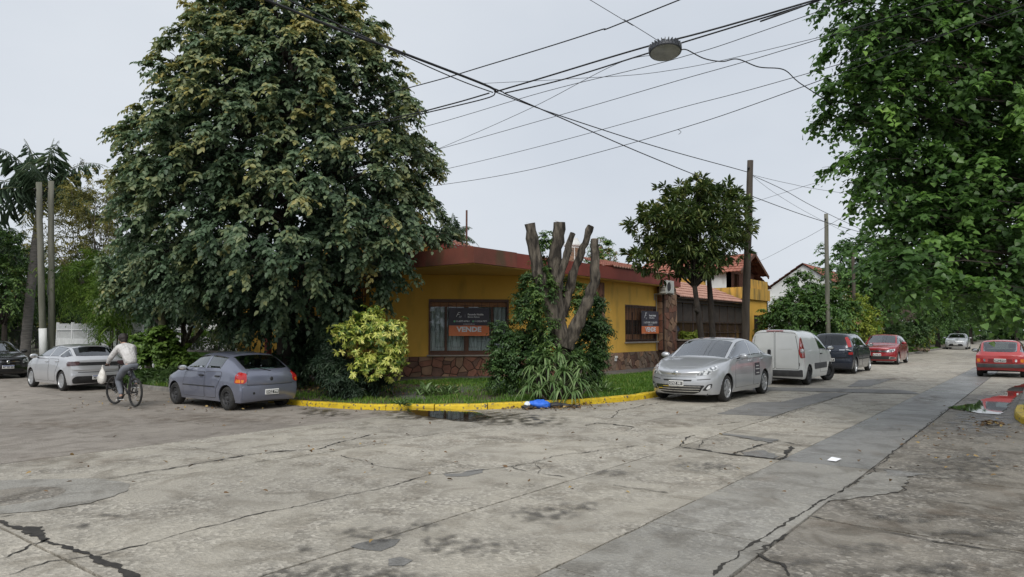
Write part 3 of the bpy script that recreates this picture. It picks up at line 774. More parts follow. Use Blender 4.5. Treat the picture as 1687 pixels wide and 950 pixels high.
for k in range(8):
    a = (k + .5) * math.pi / 4; f2 = Fr((25 + .318 * math.cos(a) + .12 * math.sin(a), 16 + .318 * math.sin(a) - .12 * math.cos(a)), (-math.sin(a), math.cos(a)), (math.cos(a), math.sin(a)))
    for poly in voronoi_cells(.24, .7, .16, rnd):
        cx = sum(p[0] for p in poly) / len(poly); cy = sum(p[1] for p in poly) / len(poly); P = [(cx + (p[0] - cx) * .86, cy + (p[1] - cy) * .86) for p in poly]; n = len(P)
        m = MB(); m.add([f2.p(p[0], 4.5 + p[1], 0) for p in P] + [f2.p(p[0], 4.5 + p[1], .025) for p in P], [(i, (i + 1) % n, n + (i + 1) % n, n + i) for i in range(n)] + [tuple(range(n, 2 * n))])
        m.build('stone', STONES[rnd.choice((1, 3))], chm, fix=True)

# --- the wide curtained window on the cut-off corner
a0, a1, z0, z1 = ww
m = MB()
for q in ((a0, a1, z1 - .10, z1), (a0, a1, z0, z0 + .06), (a0, a0 + .06, z0 + .06, z1 - .10), (a1 - .06, a1, z0 + .06, z1 - .10)): OCH.box(m, q[0], q[1], -.16, .035, q[2], q[3])
win = m.build('window_frame', WOOD, house, fix=True)
for a in (a0 + .55, a0 + 1.22, a0 + 1.30, a1 - .62): m = MB(); OCH.box(m, a, a + .085, -.14, -.07, z0 + .06, z1 - .26); m.build('mullion', WOOD, win, fix=True)
m = MB(); OCH.box(m, a0 + .06, a1 - .06, -.15, -.09, z1 - .26, z1 - .10); m.build('shutter_box', WOODL, win, fix=True)
m = MB(); OCH.box(m, a0 + .06, a1 - .06, -.14, -.08, z0 + .06, z0 + .14); m.build('bottom_rail', WOOD, win, fix=True)
edges_ = [a0 + .06, a0 + .55, a0 + 1.22, a1 - .62, a1 - .06]
for x, y in zip(edges_, edges_[1:]):
    m = MB(); OCH.box(m, x + (.085 if x > a0 + .1 else 0), y, -.118, -.112, z0 + .14, z1 - .26); m.build('pane', PANE, win, fix=True)
m = MB(); vs = []; nn_ = 150                            # hanging curtain with folds
for i in range(nn_ + 1):
    a = a0 + .07 + (a1 - a0 - .14) * i / nn_; d = -.22 + .03 * math.sin(i * .95) + .015 * math.sin(i * 2.3 + 1)
    vs += [OCH.p(a, z0 + .10, d - .01 * math.sin(i * .4)), OCH.p(a, z1 - .15, d)]
m.add(vs, [(2 * i, 2 * i + 2, 2 * i + 3, 2 * i + 1) for i in range(nn_)]); m.build('curtain', CURT, win, smooth=True)
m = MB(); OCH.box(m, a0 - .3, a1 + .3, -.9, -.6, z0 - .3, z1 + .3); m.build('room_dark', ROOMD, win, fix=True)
m = MB(); OCH.box(m, a0 - .06, a1 + .06, -.05, .10, z0 - .05, z0); m.build('sill', SILL, win, fix=True)
m = MB(); g = .006                                      # thin forged grille in a stepped pattern
k = 0; a = a0 + .10
while a < a1 - .05:
    lo_, hi_ = ((z0 + .08, z1 - .12), (z0 + .26, z1 - .30), (z0 + .44, z1 - .12), (z0 + .26, z1 - .30))[k % 4]
    OCH.box(m, a - g, a + g, .0, .012, lo_, hi_)
    if k % 4 == 1: OCH.box(m, a, a + .286, .013, .02, z0 + .26, z0 + .27); OCH.box(m, a, a + .286, .013, .02, z1 - .31, z1 - .30)
    if k % 4 == 3: OCH.box(m, a, a + .286, .013, .02, z0 + .44, z0 + .45); OCH.box(m, a, a + .286, .013, .02, z1 - .22, z1 - .21)
    a += .143; k += 1
m.build('window_grille', IRON, win, fix=True)
# --- the barred window on the right-hand street
a0, a1, z0, z1 = rw
m = MB()
for q in ((a0, a1, z1 - .07, z1), (a0, a1, z0, z0 + .06), (a0, a0 + .06, z0 + .06, z1 - .07), (a1 - .06, a1, z0 + .06, z1 - .07)): RGT.box(m, q[0], q[1], -.16, .0, q[2], q[3])
win2 = m.build('window_frame', WOOD, house, fix=True)
m = MB(); RGT.box(m, a0 + .06, a1 - .06, -.14, -.10, z1 - .62, z1 - .07); m.build('roller_shutter', WOODL, win2, fix=True)
m = MB(); RGT.box(m, a0 + .06, a1 - .06, -.14, -.10, z0 + .06, z0 + .30); m.build('lower_panel', WOODL, win2, fix=True)
for a in (a0 + .75, a0 + 1.5): m = MB(); RGT.box(m, a, a + .09, -.13, -.06, z0 + .06, z1 - .3); m.build('mullion', WOOD, win2, fix=True)
m = MB(); RGT.box(m, a0 + .06, a1 - .06, -.135, -.13, z0 + .3, z1 - .62); m.build('pane', PANE, win2, fix=True)
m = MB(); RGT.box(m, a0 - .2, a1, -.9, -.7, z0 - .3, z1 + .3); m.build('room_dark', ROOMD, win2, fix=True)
m = MB(); RGT.box(m, a0 - .05, a1 + .05, -.05, .09, z0 - .06, z0); m.build('sill', SILL, win2, fix=True)
b0 = None
for i in range(21):
    a = a0 + .1 + (a1 - a0 - .2) * i / 20
    if b0 is None: m = MB(); RGT.box(m, -.011, .011, .02, .042, z0 + .02, z1 - .03); b0 = m.mesh('grille_bar')
    o = link('grille_bar', b0, IRONB, win2); o.location = RGT.e * a
for z in (z0 + .08, z1 - .10): m = MB(); RGT.box(m, a0 + .02, a1 - .02, .012, .05, z - .012, z + .012); m.build('grille_rail', IRONB, win2, fix=True)
# wall lamp fittings low on the stone
m = MB(); RGT.box(m, 3.72, 3.86, .05, .08, .50, .62); m.box(24.30, 24.36, 13.58, 13.62, .62, .70); m.box(24.40, 24.46, 13.58, 13.62, .62, .70); m.build('meter_box', PLATEW if 'PLATEW' in globals() else WHITEW, house, fix=True)

# --- sale banners
BDARK = pm('banner_dark', (.040, .034, .052), (.062, .054, .076), scale=3, rough=.45)
BORNG = pm('banner_orange', (.78, .20, .07), (.85, .25, .09), scale=3, rough=.45)
BWHT = pm('banner_white', (.84, .84, .86), (.88, .88, .9), scale=3, rough=.5)
BGRN = pm('banner_green', (.15, .55, .25), (.2, .6, .3), scale=3, rough=.5)
def banner(fr, a, z, w, h, split, d, label, lay):
    root = empty('sale_banner', fr.p(a, z, d)); tag(root, label, 'banner', 'sale banners on the corner house')
    M = frame_mat(None, fr.e, (0, 0, 1), (0, 0, 0))
    def panel(nm, y0, y1, mat):
        m = MB(); nx_, ny_ = 14, 5; vs = []
        for zf in (0, -.006):
            for j in range(ny_ + 1):
                for i in range(nx_ + 1):
                    x = -w / 2 + w * i / nx_; y = y0 + (y1 - y0) * j / ny_
                    vs.append(M @ Vector((x, y, zf + .006 * noise.noise((x * 3 + a, y * 4, 1)))))
        n2 = (nx_ + 1) * (ny_ + 1); fs = []
        for j in range(ny_):
            for i in range(nx_): q = j * (nx_ + 1) + i; fs += [(q, q + 1, q + nx_ + 2, q + nx_ + 1), (n2 + q, n2 + q + nx_ + 1, n2 + q + nx_ + 2, n2 + q + 1)]
        m.add(vs, fs); return m.build(nm, mat, root, smooth=True)
    top = panel('upper_panel', split, h / 2, BDARK); bot = panel('lower_panel', -h / 2, split, BORNG)
    for txt, x, y, size, mat, par, bold, shear, al, sc in lay:
        me = text_mesh(txt, size, 'lettering', bold, .001, al, shear); me.transform(Matrix.Scale(sc, 4, (1, 0, 0))); me.transform(M @ Matrix.Translation((x * w, y, .012)))
        link('lettering', me, mat, top if par else bot)
    return root, M
LZ = lambda k, h: [('F', -.30 * k, .245, .24, BWHT, 1, -.003, .5, 'CENTER', 1.0), ('n', -.235 * k, .185, .15, BWHT, 1, -.002, .5, 'CENTER', 1.2), ('|', -.10 * k, .215, .10, BWHT, 1, 0, 0, 'CENTER', .5)]
bn1, M1 = banner(OCH, 3.40, 1.995, 1.40, .97, -.125, .05, 'dark and orange VENDE sale banner tied across the wide curtained window',
    LZ(1, 0) + [('Facundo Nobile', -.035, .255, .085, BWHT, 1, .003, 0, 'LEFT', 1), ('Bienes Raíces', -.035, .17, .075, BWHT, 1, .001, 0, 'LEFT', 1),
     ('11-6977-4798 /', -.33, .02, .078, BWHT, 1, .002, 0, 'LEFT', 1), ('11-5024-7977', .13, .02, .078, BWHT, 1, .002, 0, 'LEFT', 1),
     ('www.facundonobile.com', 0, -.075, .04, BWHT, 1, .001, 0, 'CENTER', 1), ('VENDE', 0, -.265, .235, BWHT, 0, .010, 0, 'CENTER', 1.15)])
for x in (-.36 * 1.4, .10 * 1.4):
    m = MB(); m.lathe([(.001, .014), (.034, .014), (.034, .008)], 14, M1 @ Matrix.Translation((x, .02, 0))); m.build('round_mark', BGRN, bn1.children[0])
bn2, M2 = banner(RGT, 6.72, 2.05, 1.62, .96, -.165, .12, 'smaller upright VENDE sale board on the barred window beside the stone pillar',
    [('F', -.32, .28, .34, BWHT, 1, -.003, .5, 'CENTER', 1.0), ('n', -.25, .17, .16, BWHT, 1, -.002, .5, 'CENTER', 1.2), ('Facundo Nobile', -.08, .29, .10, BWHT, 1, .003, 0, 'LEFT', 1), ('Bienes Raíces', -.06, .19, .085, BWHT, 1, .001, 0, 'LEFT', 1),
     ('11-6977-4798 / 11-5024-7977', 0, -.015, .11, BWHT, 1, .002, 0, 'CENTER', .95), ('www.facundonobile.com', 0, -.11, .045, BWHT, 1, .001, 0, 'CENTER', 1), ('VENDE', 0, -.315, .26, BWHT, 0, .010, 0, 'CENTER', 1.2)])
# --- air conditioner high on the wall
ac = tag(empty('air_conditioner', (28.3, 13.4, 3.3)), 'white outdoor air conditioner unit on the wall above the stone pillar', 'air conditioner')
ACW = pm('ac_casing', (.42, .42, .39), (.52, .52, .48), scale=5, rough=.55)
m = MB(); m.box(-.42, .42, -.30, .02, .02, .58); bevel(m.build('casing', ACW, ac), .02, 2)
m = MB(); m.lathe([(.20, .0), (.215, .012), (.23, 0)], 24, Matrix.Translation((-.12, -.304, .30)) @ Matrix.Rotation(R(90), 4, 'X')); m.disc((-.12, -.303, .30), .2, (0, -1, 0), 24, 1); m.build('fan_grille', [ACW, IRON], ac)
for i in range(6): m = MB(); m.box(-.424, -.42, -.26, -.02, .10 + i * .075, .135 + i * .075); m.build('side_louvre', IRON, ac)
for x in (-.36, .36): m = MB(); m.bar((x, -.32, -.005), (x, .28, -.005), .035); m.bar((x, .27, -.005), (x, .27, -.28), .035); m.build('bracket', ACW, ac)
m = MB(); m.tube([(.42, -.1, .2), (.55, -.08, .15), (.62, .0, -.1), (.60, .05, -.5)], .02, 6); m.build('pipe', IRON, ac, smooth=True)

# --- porch with tiled awning and barred front
px0, px1 = 29.66, 38.75
m = MB(); m.box(px0, px1 + .2, 15.8, 16.05, -.3, 4.55); m.build('porch_back_wall', OCHRE2, house)
tiled_roof('awning_tiles', (px0, 13.28, 3.22), (1, 0, 0), (0, 2.5, 1.08), px1 - px0, 2.72, 6, house, TILEP, pitch=.2)
m = MB(); m.prof([(13.3, 3.17), (15.79, 4.25), (15.79, 4.28), (13.3, 3.20)], px0, px1, Matrix(((0, 1, 0, 0), (1, 0, 0, 0), (0, 0, 1, 0), (0, 0, 0, 1)))); m.build('awning_deck', IRONB, house, fix=True)
m = MB(); m.box(px0, px1, 13.55, 13.68, 3.0, 3.17); m.build('porch_beam', IRONB, house)
m = MB(); m.box(px0, px1, 13.6, 13.75, -.2, .42); m.build('porch_plinth', SILL, house)
NET = pm('shade_netting', (.028, .021, .017), (.05, .038, .03), scale=4, rough=.8)
npan = 8; bars_me = None
for i in range(npan):
    x0 = px0 + (px1 - px0) * i / npan; x1 = px0 + (px1 - px0) * (i + 1) / npan
    m = MB(); m.box(x0 + .03, x1 - .03, 13.63, 13.64, 2.12, 2.97); m.build('shade_panel', NET, house)
    m = MB(); m.box(x0 - .022, x0 + .022, 13.6, 13.66, .42, 3.0); m.build('porch_post', IRONB, house)
    for k in range(1, 9):
        if bars_me is None: q = MB(); q.box(-.009, .009, 13.62, 13.64, .43, 2.08); bars_me = q.mesh('porch_bar')
        o = link('porch_bar', bars_me, IRONB, house); o.location = (x0 + (x1 - x0) * k / 9, 0, 0)
for z in (2.09, 1.6, .5): m = MB(); m.box(px0, px1, 13.575, 13.605, z - .015, z + .015); m.build('porch_rail', IRONB, house)
sh_ = tag(empty('hanging_shirt', (31.35, 14.3, 1.5)), 'pale blue and white striped shirt hanging behind the porch bars', 'shirt')
SB = pm('shirt_blue', (.25, .38, .62), (.3, .44, .68), scale=4, rough=.85); SW_ = pm('shirt_white', (.65, .67, .7), (.72, .74, .76), scale=4, rough=.85)
for i in range(7):
    m = MB(); x = -.3 + i * .085; vs = []
    for j in range(7): z = -.42 + j * .15; vs += [(x, .02 * math.sin(i + j), z), (x + .085, .02 * math.sin(i + 1 + j), z)]
    m.add(vs, [(2 * j, 2 * j + 1, 2 * j + 3, 2 * j + 2) for j in range(6)]); m.build('stripe', SB if i % 2 else SW_, sh_, smooth=True)
for s in (-1, 1): m = MB(); m.add([(s * .3, 0, .48), (s * .3, 0, .22), (s * .5, .02, .12), (s * .56, .02, .28)], [(0, 1, 2, 3)]); m.build('sleeve', SB, sh_)
# planter by the pillar
pl = tag(empty('brick_planter', (30.75, 13.2, ZG)), 'dark brick planter box of leafy plants beside the stone pillar', 'planter')
m = MB(); m.box(-1.0, 1.0, -.3, .3, 0, 1.12); m.build('box', MORT, pl)
BRK = pm('dark_brick', (.06, .028, .02), (.11, .05, .035), scale=6, rough=.8, obj_var=.2)
q = MB(); q.box(-.115, .115, -.012, .012, 0, .062); bme = q.mesh('brick')
for r_ in range(14):
    for c_ in range(8):
        x = -.88 + c_ * .25 + (.125 if r_ % 2 else 0)
        if x > .9: continue
        o = link('brick', bme, BRK, pl); o.location = (x, -.305, .02 + r_ * .076)
m = MB(); m.box(-1.04, 1.04, -.35, .34, 1.12, 1.18); m.build('coping', SILL, pl)

# --- entrance side on the left-hand street
REDC = pm('red_column_paint', (.16, .028, .022), (.22, .04, .03), scale=4, rough=.6)
for y in (20.05, 22.35):
    m = MB(); m.box(14.52, 14.70, y - .09, y + .09, -.3, 2.95); m.build('porch_column', REDC, house)
m = MB(); m.box(14.45, 15.9, 19.8, 22.6, 2.95, 3.15); m.build('porch_slab', REDC, house)
m = MB(); m.box(15.86, 15.90, 20.5, 21.5, .0, 2.2); dr = m.build('door', WHITEW, house)
for y in (20.56, 21.04): m = MB(); m.box(15.835, 15.86, y, y + .40, .3, 1.9); m.build('door_panel', CURT, dr)
m = MB(); m.ball((15.82, 20.6, 1.05), .03, .03, .03); m.build('door_knob', CHROME if 'CHROME' in globals() else IRON, dr)
# red lattice lantern sign hanging by the tree
bs = tag(empty('bracket_sign', PD(590, 485, 22.6)), 'small red slatted bracket sign showing through the big tree', 'sign')
m = MB()
for q in ((-.24, .24, .20, .24), (-.24, .24, -.24, -.20), (-.24, -.20, -.2, .2), (.20, .24, -.2, .2)): m.box(q[0], q[1], -.02, .02, q[2], q[3])
m.build('frame', REDC, bs)
for i in range(5): m = MB(); m.box(-.15 + i * .07, -.12 + i * .07, -.012, .012, -.2, .2); m.build('slat', REDC, bs)
m = MB(); m.tube([(0, 0, .24), (0, 0, .5), (.5, .6, .5)], .015, 6); m.build('bracket', IRON, bs)
bs.rotation_euler = (0, 0, R(-45))

# --- neighbour beyond the porch, with an upper floor
nb = tag(empty('neighbour_house'), 'ochre house with tiled gable and white side wall beyond the porch', 'house')
NB = Fr((38.95, 13.7), (1, 0), (0, -1))
wall(NB, 0, 4.5, -.3, 3.5, [(1.95, 3.8, .2, 2.6)], OCHRE, nb)
wall(Fr((38.95, 16.5), (0, -1), (-1, 0)), 0, 2.8, -.3, 4.15, [], OCHRE2, nb)
wall(Fr((43.45, 13.7), (0, 1), (1, 0)), 0, 5, -.3, 4.15, [], OCHRE2, nb)
m = MB(); m.box(38.86, 43.55, 13.58, 14.0, 3.5, 4.15); m.build('parapet', OCHRE2, nb)
m = MB(); m.box(38.9, 43.5, 14.0, 21, 3.3, 3.5); m.build('flat_roof', SILL, nb)
m = MB(); m.box(40.9, 42.75, 14.1, 14.2, .2, 2.6); g2 = m.build('garage_opening', ROOMD, nb)
for i in range(13): m = MB(); x = 40.95 + i * .145; m.box(x, x + .03, 13.66, 13.69, .2, 2.6); m.build('gate_bar', IRON, g2)
for z in (.6, 1.4, 2.2): m = MB(); m.box(40.9, 42.75, 13.62, 13.655, z, z + .05); m.build('gate_rail', IRON, g2)
BRW = pm('brick_wall_brown', (.13, .055, .035), (.2, .09, .06), scale=12, rough=.85)
UP = Fr((40.4, 14.9), (1, 0), (0, -1))
wall(UP, 0, 4.2, 3.5, 5.3, [(.7, 1.5, 4.15, 5.1), (2.5, 3.5, 4.15, 5.1)], BRW, nb)
for a in (.7, 2.5):
    m = MB(); UP.box(m, a, a + (.8 if a < 1 else 1.0), -.15, -.12, 4.15, 5.1); w_ = m.build('window', pm('dark_pane', (.02, .02, .022), (.05, .05, .055), scale=3, rough=.1), nb, fix=True)
    m = MB(); UP.box(m, a - .03, a + .03, -.1, .03, 4.15, 5.1); UP.box(m, a + .4, a + .45, -.1, .03, 4.2, 5.05); m.build('frame', WOOD, w_, fix=True)
wall(Fr((40.4, 21), (0, -1), (-1, 0)), 0, 6.1, 3.4, 5.35, [], WHITEW, nb)
m = MB(); m.add([(40.4, 14.9, 5.3), (44.6, 14.9, 5.3), (42.5, 14.9, 6.35)], [(0, 1, 2)]); m.build('gable', WOOD, nb)
s_ = Vector((2.5, 0, 1.25))
tiled_roof('tile_roof', (40.0, 14.1, 5.12), (0, 1, 0), s_, 7.0, s_.length, 7, nb, TILE)
tiled_roof('tile_roof', (45.0, 14.1, 5.12), (0, 1, 0), (-2.5, 0, 1.25), 7.0, s_.length, 7, nb, TILE)
tiled_roof('tile_roof', (47.2, 14.6, 4.45), (0, 1, 0), (-2.6, 0, .75), 6.0, 2.7, 7, nb, TILE)
for sx in (1, -1): m = MB(); m.bar((42.5 - sx * 2.55, 14.1, 5.06), (42.5, 14.1, 6.34), .06, .2); m.build('barge_board', WOOD, nb)
m = MB(); m.box(44.55, 46.8, 15, 20, 3.0, 4.45); m.build('side_wing', BRW, nb)
m = MB(); m.box(40.5, 44.5, 14.0, 14.06, 4.15, 4.75); m.build('balcony_front', OCHRE2, nb)
# --- white gabled house further down
wh = tag(empty('white_house'), 'white house with steep gable behind the hedge down the street', 'house')
m = MB(); m.prof([(22, -.2), (22, 3.6), (16.5, 7.3), (11.5, 3.9), (11.5, -.2)], 62, 74, Matrix(((0, 1, 0, 0), (1, 0, 0, 0), (0, 0, 1, 0), (0, 0, 0, 1)))); m.build('wall', WHITEW, wh, fix=True)
v_ = Vector((0, 5.3, 3.62)); tiled_roof('tile_roof', (61.7, 11.2, 3.75), (1, 0, 0), v_, 12.6, v_.length, 12, wh, TILE)
v_ = Vector((0, -5.8, 3.9)); tiled_roof('tile_roof', (61.7, 22.3, 3.5), (1, 0, 0), v_, 12.6, v_.length, 12, wh, TILE)
m = MB(); m.box(61.9, 61.97, 15.6, 16.8, 3.6, 4.8); m.build('window', pm('dark_pane', (.02, .02, .022)), wh)
w2 = tag(empty('low_white_house'), 'low white garden wall with a tiled coping beyond the ochre neighbour', 'wall')
m = MB(); m.box(47.5, 60, 12.4, 12.7, -.2, 3.2); m.build('wall', WHITEW, w2)
m = MB(); m.box(47.4, 60.1, 12.3, 12.8, 3.2, 3.3); m.build('coping', TILE, w2)
# ================================================================== trees, shrubs, grass
BARK = pm('bark_grey_brown', (.020, .016, .012), (.135, .115, .09), scale=11, rough=.9, bump=1.0, bscale=9, stretch=(1, 1, .28), bdist=.08, lo=.38, hi=.66)
BARKD = pm('bark_dark', (.018, .014, .011), (.045, .035, .027), scale=7, rough=.9, bump=.8, bscale=18, stretch=(1, 1, .4))
BARKG = pm('bark_pale', (.09, .08, .065), (.17, .15, .12), scale=6, rough=.9, bump=.7, bscale=14, stretch=(1, 1, .3))
CUTW = pm('cut_wood', (.17, .12, .075), (.28, .21, .14), scale=9, rough=.9, bump=.4)
LIME = leafmat('big_tree_leaf', [(0, (.034, .062, .036)), (.30, (.064, .108, .058)), (.55, (.115, .172, .092)), (.76, (.19, .225, .11)), (.90, (.27, .265, .10)), (1, (.35, .31, .11))], .5, .28)
POPL = leafmat('poplar_leaf', [(0, (.046, .095, .030)), (.5, (.095, .18, .048)), (.8, (.17, .30, .07)), (1, (.28, .44, .10))], .4, .4)
LOQ = leafmat('loquat_leaf', [(0, (.026, .052, .018)), (.5, (.065, .105, .030)), (.85, (.14, .185, .05)), (1, (.24, .25, .08))], .45, .15)
PRIV = leafmat('privet_leaf', [(0, (0.026, 0.058, 0.020)), (.5, (0.052, 0.104, 0.032)), (.85, (0.109, 0.181, 0.049)), (1, (0.203, 0.261, 0.072))], .4, .2)
VARI = leafmat('variegated_leaf', [(0, (.045, .095, .022)), (.3, (.12, .20, .035)), (.6, (.42, .47, .09)), (1, (.66, .64, .20))], .4, .2)
OLEA = leafmat('oleander_leaf', [(0, (0.014, 0.032, 0.017)), (.6, (0.032, 0.061, 0.032)), (1, (0.072, 0.116, 0.058))], .5, .15)
STRAP = leafmat('strap_leaf', [(0, (.055, .105, .035)), (.6, (.12, .20, .065)), (1, (.25, .33, .15))], .4, .2)
PALM = leafmat('palm_leaf', [(0, (.075, .115, .075)), (.6, (.13, .19, .115)), (1, (.23, .26, .14))], .5, .4)
OLIV = leafmat('olive_tree_leaf', [(0, (0.051, 0.055, 0.017)), (.5, (0.123, 0.123, 0.032)), (1, (0.246, 0.217, 0.051))], .55, .3)
GARD = leafmat('garden_leaf', [(0, (0.026, 0.061, 0.019)), (.5, (0.065, 0.123, 0.035)), (1, (0.160, 0.246, 0.058))], .5, .25)
BAMB = leafmat('bamboo_leaf', [(0, (0.051, 0.102, 0.020)), (.6, (0.131, 0.217, 0.043)), (1, (0.246, 0.348, 0.072))], .5, .3)
HEDG = leafmat('hedge_leaf', [(0, (0.032, 0.072, 0.020)), (.6, (0.072, 0.145, 0.032)), (.9, (0.145, 0.232, 0.043)), (1, (0.261, 0.145, 0.072))], .5, .25)
HEDY = leafmat('golden_hedge_leaf', [(0, (0.102, 0.160, 0.022)), (.6, (0.246, 0.304, 0.043)), (1, (0.435, 0.435, 0.072))], .5, .25)
DRYC = leafmat('dry_creeper', [(0, (0.132, 0.105, 0.083)), (.5, (0.231, 0.187, 0.149)), (1, (0.330, 0.275, 0.231))], .9, .1)
GRASS = leafmat('grass_blade', [(0, (0.043, 0.102, 0.014)), (.6, (0.102, 0.210, 0.026)), (.9, (0.189, 0.290, 0.043)), (1, (0.319, 0.275, 0.102))], .6, .3)
FALL = leafmat('fallen_leaf', [(0, (0.072, 0.043, 0.022)), (.6, (0.189, 0.116, 0.058)), (1, (0.406, 0.290, 0.102))], .8, .1)

RNG = np.random.default_rng(5)
def unit(a): return a / np.maximum(1e-6, np.linalg.norm(a, axis=1, keepdims=True))
TEMPL = {'ovate': [(0, 0, 0), (.22, -.46, .10), (.62, -.40, .08), (1, 0, -.10), (.62, .40, .08), (.22, .46, .10)],
         'delta': [(0, 0, 0), (.06, -.50, .06), (.50, -.40, .06), (1, 0, -.12), (.50, .40, .06), (.06, .50, .06)],
         'lance': [(0, 0, 0), (.35, -.42, .10), (.70, -.40, .02), (1, 0, -.22), (.70, .40, .02), (.35, .42, .10)]}
def leaf_mesh(name, pos, axis, nor, L, W, tint, shape='ovate'):
    axis = unit(axis); side = unit(np.cross(axis, nor)); nor = np.cross(side, axis)
    n = len(pos); t = TEMPL[shape]; V = np.empty((n, 6, 3))
    for k, (u, v, h) in enumerate(t):
        V[:, k] = pos + axis * (u * L)[:, None] + side * (v * W)[:, None] + nor * (h * (np.minimum(L, W * 1.8) if v else L))[:, None]
    b = (np.arange(n) * 6)[:, None]
    F = np.concatenate([b + np.array([0, 1, 2, 3]), b + np.array([0, 3, 4, 5])], 0)
    return np_mesh(name, V.reshape(-1, 3), F, np.clip(np.concatenate([tint, tint]), 0, 1))
def foliage(name, pos, axis, nor, L, W, tint, mat, parent, shape='ovate'):
    return tag(link(name, leaf_mesh(name, pos, axis, nor, L, W, tint, shape), mat, parent), kind='stuff' if parent is None else None)
def ell_sampler(ells, fr=(.55, 1.0), down=.0, lump=.22, seed=1):
    """random point in the outer part of one of several ellipsoids, and its outward direction"""
    w = np.array([(e[3] * e[4] * e[5]) ** .66 for e in ells]); w = w / w.sum()
    def f(n):
        idx = RNG.choice(len(ells), n, p=w); E = np.array(ells)[idx]
        d = unit(RNG.normal(size=(n, 3))); d[:, 2] = np.where((d[:, 2] < 0) & (RNG.random(n) < down), -d[:, 2], d[:, 2])
        r = (fr[0] ** 3 + (fr[1] ** 3 - fr[0] ** 3) * RNG.random(n)) ** (1 / 3)
        lm = np.array([1 + lump * noise.noise((x * 1.9 + seed, y * 1.9, z * 1.9)) * 1.6 for x, y, z in d + E[:, :3] * .3])
        return E[:, :3] + d * E[:, 3:6] * (r * lm)[:, None], unit(d / E[:, 3:6] * E[:, 3:6].mean()), r
    return f
def prof_sampler(c, prof, fr=(.5, 1.0), lump=.16, seed=2):
    zs = np.array([p[0] for p in prof]); rs = np.array([p[1] for p in prof])
    def f(n):
        zz = np.linspace(zs[0], zs[-1], 200); ww = np.interp(zz, zs, rs) + .3; ww /= ww.sum()
        z = RNG.choice(zz, n, p=ww) + RNG.uniform(-.05, .05, n); a = RNG.uniform(0, 2 * np.pi, n)
        r = np.sqrt(fr[0] ** 2 + (fr[1] ** 2 - fr[0] ** 2) * RNG.random(n))
        lm = np.array([1 + lump * 1.6 * noise.noise((math.cos(q) * 2.2 + seed, math.sin(q) * 2.2, h * .75)) for q, h in zip(a, z)])
        rad = np.interp(z, zs, rs) * r * lm
        slope = np.interp(z, zs, np.gradient(rs, zs))
        return np.stack([c[0] + rad * np.cos(a), c[1] + rad * np.sin(a), c[2] + z], 1), unit(np.stack([np.cos(a), np.sin(a), -slope * .7], 1)), r
    return f
def sprays(samp, n, size, twigs, per, droop=.35, tint0=.3, tvar=.22, tip=.15, up=.25, keep=None, hi=None, lf=.5):
    """leafy twigs: returns pos, axis, normal, tint"""
    P, O, r = samp(n)
    if keep is not None:
        k = keep(P); P, O, r = P[k], O[k], r[k]
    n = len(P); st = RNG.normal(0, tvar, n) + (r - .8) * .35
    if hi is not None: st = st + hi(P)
    T = n * twigs
    c = np.repeat(P, twigs, 0); o = np.repeat(O, twigs, 0); ts = np.repeat(st, twigs)
    d = unit(o * .75 + RNG.normal(0, .55, (T, 3)) + np.array([0, 0, up - .15]))
    s = size * RNG.uniform(.7, 1.25, T)
    side0 = unit(np.cross(d, np.array([0, 0, 1.0]) + RNG.normal(0, .15, (T, 3))))
    tt = (np.arange(per) + .5) / per
    pos = c[:, None, :] + d[:, None, :] * (s[:, None] * (tt[None, :] - .35))[:, :, None] + np.array([0, 0, -1.0]) * (droop * s[:, None] * tt[None, :] ** 2)[:, :, None]
    sg = np.where(np.arange(per) % 2 == 0, 1.0, -1.0)
    tang = d[:, None, :] + np.array([0, 0, -1.0]) * (2 * droop * tt)[None, :, None]
    ax = tang * lf + side0[:, None, :] * sg[None, :, None] * .75 + np.array([0, 0, -.30]) + RNG.normal(0, .22, (T, per, 3))
    nor = np.array([0, 0, 1.0]) + o[:, None, :] * .55 + RNG.normal(0, .30, (T, per, 3))
    tint = tint0 + ts[:, None] + tip * (tt[None, :] - .4) + RNG.normal(0, .09, (T, per))
    q = T * per
    return pos.reshape(q, 3), ax.reshape(q, 3), nor.reshape(q, 3), tint.reshape(q), P
def limb(m, a, b, r0, r1, bend=.15, n=6, k=7):
    a, b = Vector(a), Vector(b); L_ = (b - a).length; off = Vector((random.uniform(-1, 1), random.uniform(-1, 1), random.uniform(0, .6))) * bend * L_
    pts = [a + (b - a) * (i / n) + off * math.sin(math.pi * i / n) * .6 for i in range(n + 1)]
    m.tube(pts, [r0 + (r1 - r0) * i / n for i in range(n + 1)], k)
